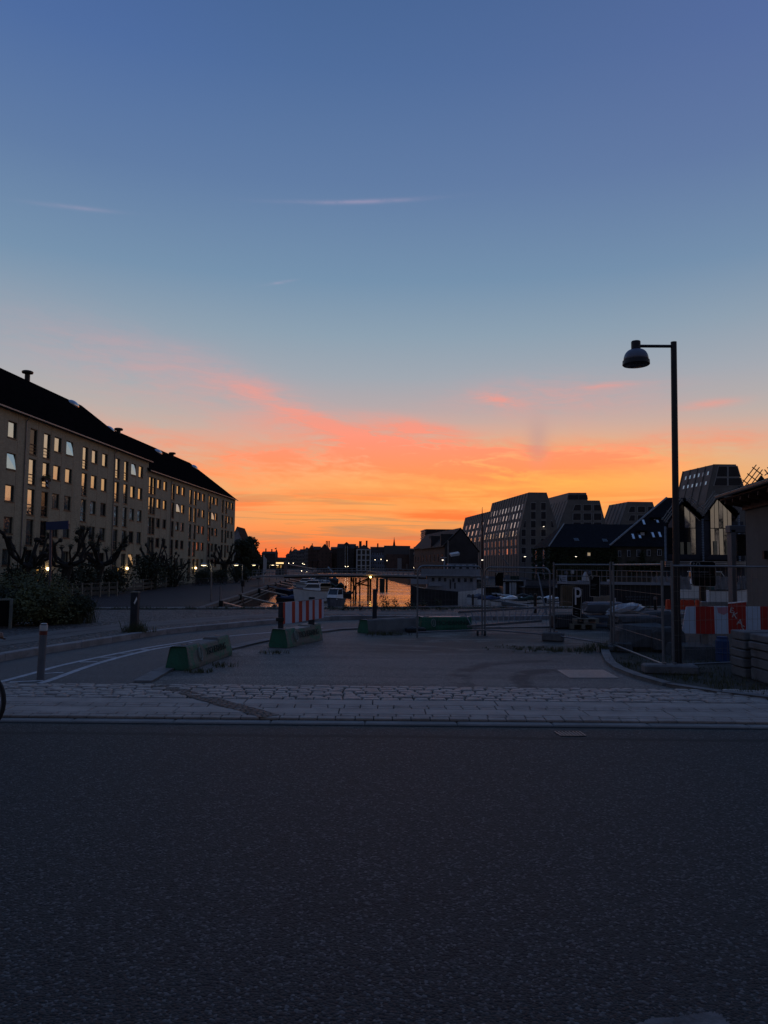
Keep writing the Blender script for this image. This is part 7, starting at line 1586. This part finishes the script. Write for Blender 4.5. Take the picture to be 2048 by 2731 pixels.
for i in range(len(T) - 1):
    mb.cur = 1 if i % 2 else 0; (x0, a0, b0), (x1, a1, b1) = T[i], T[i + 1]
    Y0, Y1 = Yp - .07 + (pb.y - pa.y) * (x0 - 755) / 85, Yp - .07 + (pb.y - pa.y) * (x1 - 755) / 85
    if i == 1: mb.cur = 0
    if i == 0: mb.cur = 1
    mb.extrude([D(x0, a0, Y0), D(x1, a1, Y1), D(x1, b1, Y1), D(x0, b0, Y0)], (0, .02, 0))
mb.build('board', [WHT, RED], t); mb = MB(); mb.tube([D(736, 1609, Yp - .05), D(864, 1596.3, pb.y)], .010, 5); mb.build('top_rail', STEEL, t)

# ------------------------------------------------------------------ metal covers
q = [G(x, y, .054) for x, y in ((1487, 1787), (1608, 1787), (1648, 1808), (1520, 1808))]
PLATE = M('chequer_plate', (.10, .097, .097), .55, .25, .2, 10, .3, 60); t = thing('chequer_plate_cover', 'ribbed steel cover plate set in the yard near the setts', 'cover plate', sum(q, Vector()) / 4); mb = MB(); mb.extrude(q, (0, 0, -.02)); mb.build('plate', PLATE, t); mb = MB()
for i in range(34):
    a, b = q[0].lerp(q[1], (i + .5) / 34), q[3].lerp(q[2], (i + .5) / 34); mb.bar(a + Vector((0, 0, .002)), b + Vector((0, 0, .002)), .009, .008)
mb.build('tread_rib', M('worn_rib', (.44, .41, .39), .45, .3, .2, 12), t); mb = MB()
for i in range(4): mb.bar(q[i] + Vector((0, 0, .0)), q[(i + 1) % 4] + Vector((0, 0, .0)), .022, .010)
mb.build('frame', STEEL, t)
q = [G(x, y, .039) for x, y in ((1479, 1951), (1545, 1951), (1562, 1962.5), (1497, 1962.5))]; t = thing('drain_grate', 'slotted iron drain grate in the road by the kerb', 'drain grate', sum(q, Vector()) / 4); mb = MB(); mb.extrude([v - Vector((0, 0, .002)) for v in q], (0, 0, -.02)); mb.build('recess', BLACKM, t); mb = MB()
for i in range(8): a, b = q[0].lerp(q[1], i / 7), q[3].lerp(q[2], i / 7); mb.bar(a + Vector((0, 0, .001)), b + Vector((0, 0, .001)), .011, .006)
mb.build('bar', M('worn_iron', (.16, .16, .17), .45, .5, .2, 8), t); mb = MB()
for i in range(4): mb.bar(q[i], q[(i + 1) % 4], .02, .007)
mb.build('frame', BLACKM, t)

# ------------------------------------------------------------------ dark rough ground under fence and lamp, with its kerb
arc = smooth_line(gl([(1618, 1722), (1625, 1745), (1640, 1772), (1668, 1790), (1710, 1806), (1760, 1822), (1830, 1836), (1930, 1850), (2060, 1866)], .055) + [Vector((9, 9.6, .05))], 4)
mb = MB(); mb.poly([(p.x, p.y, .060) for p in arc] + [(20, 9.6, .060), (20, 26, .060), (6.6, 26, .060), (6.0, 17.5, .060), (5.2, 16.0, .060)]); structure('rough_verge', mb, EARTH)
mb = MB(); kerb_stones(mb, arc, -.14, .0, .105, .8); structure('verge_kerb', mb, bpy.data.materials['worn_kerb'])
rng = random.Random(31); mb = MB()
for i in range(230):
    u = rng.random(); p = arc[min(len(arc) - 1, int(u * len(arc)))]; mb.blades((p.x + abs(rng.gauss(0, .7)) + .1, p.y + abs(rng.gauss(0, .5)) + .12, .06), .14, .14, 8, rng.choice((.04, .07, .11)), rng, .005)
for i in range(160): mb.blades((rng.uniform(4.6, 8), rng.uniform(10.4, 15), .06), .2, .2, 6, .07, rng, .005)
for cx, cy, r_, n, h_ in ((3.7, 15.2, .8, 60, .09), (4.5, 15.3, .4, 40, .2), (3.0, 15.6, .9, 40, .05), (.1, 18.3, .5, 40, .11), (-2.85, 11.75, .22, 18, .08), (-2.7, 12.4, .2, 10, .1), (-2.0, 14.3, .3, 14, .08)):
    for i in range(n): mb.blades((cx + rng.gauss(0, r_ * .5), cy + rng.gauss(0, r_ * .25), .056), .06, .06, 6, h_, rng, .006)
tag(mb.build('verge_grass', GRASSM), kind='stuff')
# tuft round the dark bollard, grass under the big shrub, weeds against the water
def weed(name, label, base, r, h, n, seed, leafy=0, cat='plant', group=None):
    rng = random.Random(seed); t = thing(name, label, cat, base, group=group); mb = MB(); b = Vector(base)
    for i in range(n): mb.blades((b.x + rng.gauss(0, r * .45), b.y + rng.gauss(0, r * .3), b.z), .05, .05, 7, h * rng.uniform(.4, 1.1), rng, .0045)
    mb.build('foliage', GRASSM, t)
    if leafy:
        mb = MB()
        for i in range(leafy):
            x = b.x + rng.gauss(0, r * .6); top = Vector((x + rng.uniform(-.15, .15), b.y + rng.uniform(-.1, .1), b.z + h * rng.uniform(1.0, 2.2))); mb.tube([(x, b.y, b.z), top], [.008, .004], 4)
            for k in range(9): f = .3 + .7 * k / 9; p = Vector((x, b.y, b.z)).lerp(top, f); mb.leaves(p, (.13, .08, .07), 4, .050, rng, 0)
        mb.build('leaves', LEAFD, t)
    return t
weed('grass_tuft', 'long grass tuft round the foot of the dark square bollard', G(364, 1686, .165), .42, .30, 60, 3)
for px, r, h, lf, txt in ((1028, .4, .26, 6, 'tall leafy weed against the orange water, right of the timber post'), (965, .4, .12, 3, 'low scrubby weed left of the timber post by the water'), (1080, .4, .18, 2, 'thin weed sprig by the water, before the passenger boat stern'), (1135, .5, .22, 5, 'leafy weed by the water behind the first rounded panel'), (1185, .5, .2, 4, 'second leafy weed along the water under the passenger boat'), (905, .4, .1, 2, 'small weed by the water under the bow-on cabin boat')):
    g = G(px, 1627, .17); weed('quayside_weed', txt, g, r, h, 12, int(px), lf, group='weeds along the quay edge')
for (px, py, rx, rz, s, txt) in ((28, 1668, 1.3, .95, 61, 'dense dark bush behind the black board at the frame edge'), (100, 1668, 1.2, 1.0, 62, 'broad bush round the foot of the street sign pole'), (165, 1662, .9, .70, 63, 'lower bush at the right end of the roadside thicket'), (60, 1640, 1.9, 1.30, 64, 'taller bush rising behind the roadside thicket')):
    shrub('roadside_bush', txt, G(px, py, .165), (rx, rx * .7, rz), 7000, .052, s, LEAFG if s in (62, 64) else LEAFD, 'bushes in the roadside thicket')
weed('tall_grass', 'tall pale grasses at the right end of the roadside thicket', G(192, 1662, .165), .6, .75, 110, 71); weed('tall_grass', 'tall grasses before the street sign pole', G(150, 1664, .165), .5, .6, 60, 72)
# black board with a pale post at the frame edge
t = thing('notice_stand', 'low black board with a pale end post at the frame edge', 'board', G(20, 1677, .165)); a, b = G(-40, 1680, .165), G(25, 1676, .165); z = D(26, 1598, b.y).z; mb = MB(); mb.hexa([(a.x, a.y, .22), (b.x, b.y, .22), (b.x, b.y + .04, .22), (a.x, a.y + .04, .22)], [(a.x, a.y, z - .03), (b.x, b.y, z - .03), (b.x, b.y + .04, z - .03), (a.x, a.y + .04, z - .03)]); mb.build('board', SIGNB, t)
mb = MB(); mb.bbox((b.x + .02, b.y - .01, (z + .12) / 2), (.06, .07, z - .1), rz=.1, bev=.006); mb.bar((a.x, a.y, z), (b.x, b.y, z), .05, .04); mb.build('post', M('mossy_post', (.16, .17, .15), .85, 0, .3, 5), t)
# street name sign
g = G(131, 1664, .165); t = thing('street_name_sign', 'blue street name plate on a slim leaning pole', 'street sign', g); tp = D(136, 1392, g.y); mb = MB(); mb.tube([g - Vector((0, 0, .2)), tp], .033, 10); mb.build('pole', M('sign_pole', (.085, .09, .12), .45, .5, .15, 5), t)
q = [D(x, y, g.y - .04) for x, y in ((122, 1392), (182.5, 1388.5), (183, 1411), (122.5, 1413.5))]; mb = MB(); mb.extrude(q, (0, .03, 0)); mb.build('plate', M('sign_blue', (.008, .028, .10), .4, 0, .1, 4), t)

# ------------------------------------------------------------------ bicycles
def bicycle(name, label, loc, rz, group=None, R=.35):
    t = thing(name, label, 'bicycle', loc, rz, group); wb = 1.05
    for x in (0, -wb):
        mb = MB(); mb.tube([(x + R * .965 * math.cos(a * PI / 14), 0, R + R * .965 * math.sin(a * PI / 14)) for a in range(29)], R * .05, 6, False); w = mb.build('wheel', RUBR, t, local=True); w.location = (0, 0, 0)
        mb = MB(); mb.tube([(x + R * .89 * math.cos(a * PI / 14), 0, R + R * .89 * math.sin(a * PI / 14)) for a in range(29)], R * .025, 5, False)
        for k in range(12): a = k * PI / 6; mb.tube([(x, .02 * (-1) ** k, R), (x + R * .88 * math.cos(a), 0, R + R * .88 * math.sin(a))], .002, 3, False)
        mb.tube([(x, -.05, R), (x, .05, R)], .02, 7); mb.build('rim', STEEL, w, local=True)
    bb, seat, head, hl = (-.62, 0, .28), (-.80, 0, .84), (-.16, 0, .86), (-.12, 0, .74); mb = MB()
    for a, b in ((bb, (-.77, 0, .78)), (bb, hl), ((-.76, 0, .74), head), ((-wb, .05, R), bb), ((-wb, .05, R), (-.76, 0, .74)), ((-wb, -.05, R), bb), ((-wb, -.05, R), (-.76, 0, .74)), (head, hl)): mb.tube([a, b], .016, 6)
    mb.tube([hl, (-.06, .05, .62), (0, .05, R)], .012, 6); mb.tube([hl, (-.06, -.05, .62), (0, -.05, R)], .012, 6); mb.tube([(-.77, 0, .78), (-.82, 0, .93)], .013, 6); mb.build('frame', BLACKM, t, local=True)
    mb = MB(); mb.hexa([(-.98, -.07, .92), (-.70, -.02, .92), (-.70, .02, .92), (-.98, .07, .92)], [(-.98, -.08, .97), (-.70, -.025, .97), (-.70, .025, .97), (-.98, .08, .97)]); mb.build('saddle', RUBR, t, local=True)
    mb = MB(); mb.tube([head, (-.18, 0, .96), (-.10, 0, .99)], .014, 6); mb.tube([(.20, -.24, .955), (.10, -.25, .98), (-.08, -.20, .99), (-.10, 0, .99), (-.08, .20, .99), (.10, .25, .98), (.20, .24, .955)], .013, 7); mb.build('handlebar', STEEL, t, local=True)
    mb = MB(); mb.lathe([(.09, -.01), (.09, .01)], (0, 0, 0), 14, Matrix.Rotation(PI / 2, 3, 'X')); mb.v = [(v[0] + bb[0], v[1], v[2] + bb[2]) for v in mb.v]; mb.bar((bb[0], -.06, bb[2]), (bb[0] + .02, -.06, bb[2] - .17), .02); mb.bar((bb[0], .06, bb[2]), (bb[0] - .02, .06, bb[2] + .17), .02); mb.box(bb[0] - .04, -.16, bb[2] - .19, bb[0] + .07, -.06, bb[2] - .165); mb.box(bb[0] - .07, .06, bb[2] + .165, bb[0] + .04, .16, bb[2] + .19); mb.build('crankset', BLACKM, t, local=True); return t
edge = D(15.6, 1888, 7.5); hubx = edge.x - .36; bk = bicycle('bicycle', 'bicycle whose front tyre just enters the frame at the kerb', (hubx, 7.5, 0), .0, None, .355)
px_ = [(519, 1562), (531, 1562), (541, 1561.5), (551, 1561), (562, 1560.5), (574, 1560), (585, 1559.5), (597, 1558.5), (609, 1557.5), (619, 1557)]
for i, (px, py) in enumerate(px_):
    p = G(px, py, ZQ); rz = random.uniform(.5, 1.1) if i % 3 else random.uniform(2.2, 2.9); lb = '%s of the parked bicycles, counted from the road end of the dark row' % ('first', 'second', 'third', 'fourth', 'fifth', 'sixth', 'seventh', 'eighth', 'ninth', 'tenth')[i]
    c = clone(bk, lb, (p.x, p.y, ZQ), rz, 'bicycles parked along the garden'); c.name = 'parked_bicycle'

# ------------------------------------------------------------------ rider at the frame edge: one skinned body, clothing as children
SKIN = M('skin', (.30, .17, .12), .6, 0, .08, 6); CLOTH = M('dark_jacket', (.020, .022, .028), .9, 0, .25, 5, .4, 30); TROU = M('dark_trousers', (.018, .019, .026), .9, 0, .25, 5, .4, 30); HAIR = M('dark_hair', (.020, .014, .010), .7, 0, .3, 20)
def skinned(name, verts, edges, mat, parent, sub=2):
    me = bpy.data.meshes.new(name); me.from_pydata([v[:3] for v in verts], edges, []); o = bpy.data.objects.new(name, me); COL.objects.link(o); o.parent = parent; me.materials.append(mat)
    sk = o.modifiers.new('skin', 'SKIN'); sk.use_smooth_shade = True
    for i, v in enumerate(verts): d = me.skin_vertices[0].data[i]; d.radius = (v[3], v[3] if len(v) < 5 else v[4]); d.use_root = i == 0
    s = o.modifiers.new('sub', 'SUBSURF'); s.levels = s.render_levels = sub; return o
rx = hubx; rid = thing('person', 'person on the bicycle at the frame edge, one hand on the handlebar', 'person', (rx - .8, 7.5, 0))
def rel(x, y, z, *r): return (x + .8, y, z, *r)      # relative to the front hub
V = [rel(-.80, 0, 1.03, .13, .11), rel(-.70, 0, 1.22, .12, .09), rel(-.55, 0, 1.40, .15, .10), rel(-.47, 0, 1.50, .07), rel(-.44, 0, 1.60, .06), rel(-.41, 0, 1.69, .095, .08), rel(-.40, 0, 1.79, .08, .075)]
E_ = [(i, i + 1) for i in range(6)]
def limb(pts, start):
    k = len(V)
    for i, p in enumerate(pts): V.append(p); E_.append((start if i == 0 else k + i - 1, k + i))
    return len(V) - 1
for s in (-1, 1):
    w = limb([rel(-.50, s * .17, 1.43, .055), rel(-.28, s * .23, 1.22, .045), rel(.06, s * .245, 1.015, .030)], 2); pl = limb([rel(.115, s * .245, 1.005, .036, .022)], w)
    for k, dx in enumerate((0, .02, .04, .058)): limb([rel(.12 + dx * .9, s * .245 - .02 * s, 1.012 + .004 * (k % 2), .0085), rel(.135 + dx, s * .245 - .045 * s, .99 - .004 * k, .008), rel(.13 + dx, s * .245 - .03 * s, .962 - .002 * k, .0075)], pl)
    limb([rel(.10, s * .245 + .03 * s, .99, .010), rel(.125, s * .245 + .035 * s, .965, .008)], pl)
limb([rel(-.62, -.11, .92, .085), rel(-.38, -.11, .62, .06), rel(-.55, -.12, .20, .042), rel(-.42, -.12, .12, .035)], 0); limb([rel(-.62, .11, .98, .085), rel(-.30, .11, .86, .06), rel(-.62, .12, .52, .042), rel(-.50, .12, .46, .035)], 0)
skinned('body', V, E_, SKIN, rid, 2)
J = [rel(-.80, 0, 1.02, .15, .13), rel(-.70, 0, 1.22, .145, .11), rel(-.55, 0, 1.41, .175, .12), rel(-.49, 0, 1.50, .09)]; JE = [(0, 1), (1, 2), (2, 3)]
for s in (-1, 1):
    k = len(J); J += [rel(-.50, s * .18, 1.43, .075), rel(-.28, s * .235, 1.22, .062), rel(.04, s * .245, 1.025, .046)]; JE += [(2, k), (k, k + 1), (k + 1, k + 2)]
skinned('jacket', J, JE, CLOTH, rid, 2)
T_ = [rel(-.80, 0, 1.02, .145, .12), rel(-.62, -.11, .92, .10), rel(-.38, -.11, .62, .075), rel(-.54, -.12, .24, .058), rel(-.62, .11, .98, .10), rel(-.30, .11, .86, .075), rel(-.61, .12, .55, .058)]; skinned('trousers', T_, [(0, 1), (1, 2), (2, 3), (0, 4), (4, 5), (5, 6)], TROU, rid, 2)
mb = MB(); mb.smooth = True; mb.ball((.385, 0, 1.775), (.112, .10, .105), 14, 10); mb.build('hair', HAIR, rid, local=True)
for s, x, z in ((-1, .33, .10), (1, .25, .44)): mb = MB(); mb.bbox((x + .04, s * .12, z), (.27, .10, .09), bev=.03); mb.build('shoe', RUBR, rid, local=True)
mb = MB(); mb.bbox((.50, 0, 1.70), (.03, .025, .045), bev=.008); mb.build('nose', SKIN, rid, local=True)
for s in (-1, 1): mb = MB(); mb.ball((.483, s * .034, 1.725), .012, 8, 6); mb.build('eye', GELW, rid, local=True); mb = MB(); mb.ball((.40, s * .10, 1.70), (.025, .012, .035), 8, 6); mb.build('ear', SKIN, rid, local=True)
mb = MB(); mb.bbox((.478, 0, 1.655), (.012, .05, .010), bev=.003); mb.build('mouth', M('lips', (.22, .09, .07), .6), rid, local=True)

# far treeline standing behind the viewer, met only in the glass of the hall
mb = MB(); rng = random.Random(55)
for i in range(46):
    x = -120 + i * 6 + rng.uniform(-2, 2); h = rng.uniform(9, 15)
    for k in range(3): mb.leaves((x + rng.uniform(-2, 2), -130 + rng.uniform(-4, 4), h * rng.uniform(.3, .72)), (3.6, 2.5, h * .36), 110, 1.5, rng, 0)
tag(mb.build('distant_treeline', LEAFD), kind='stuff')
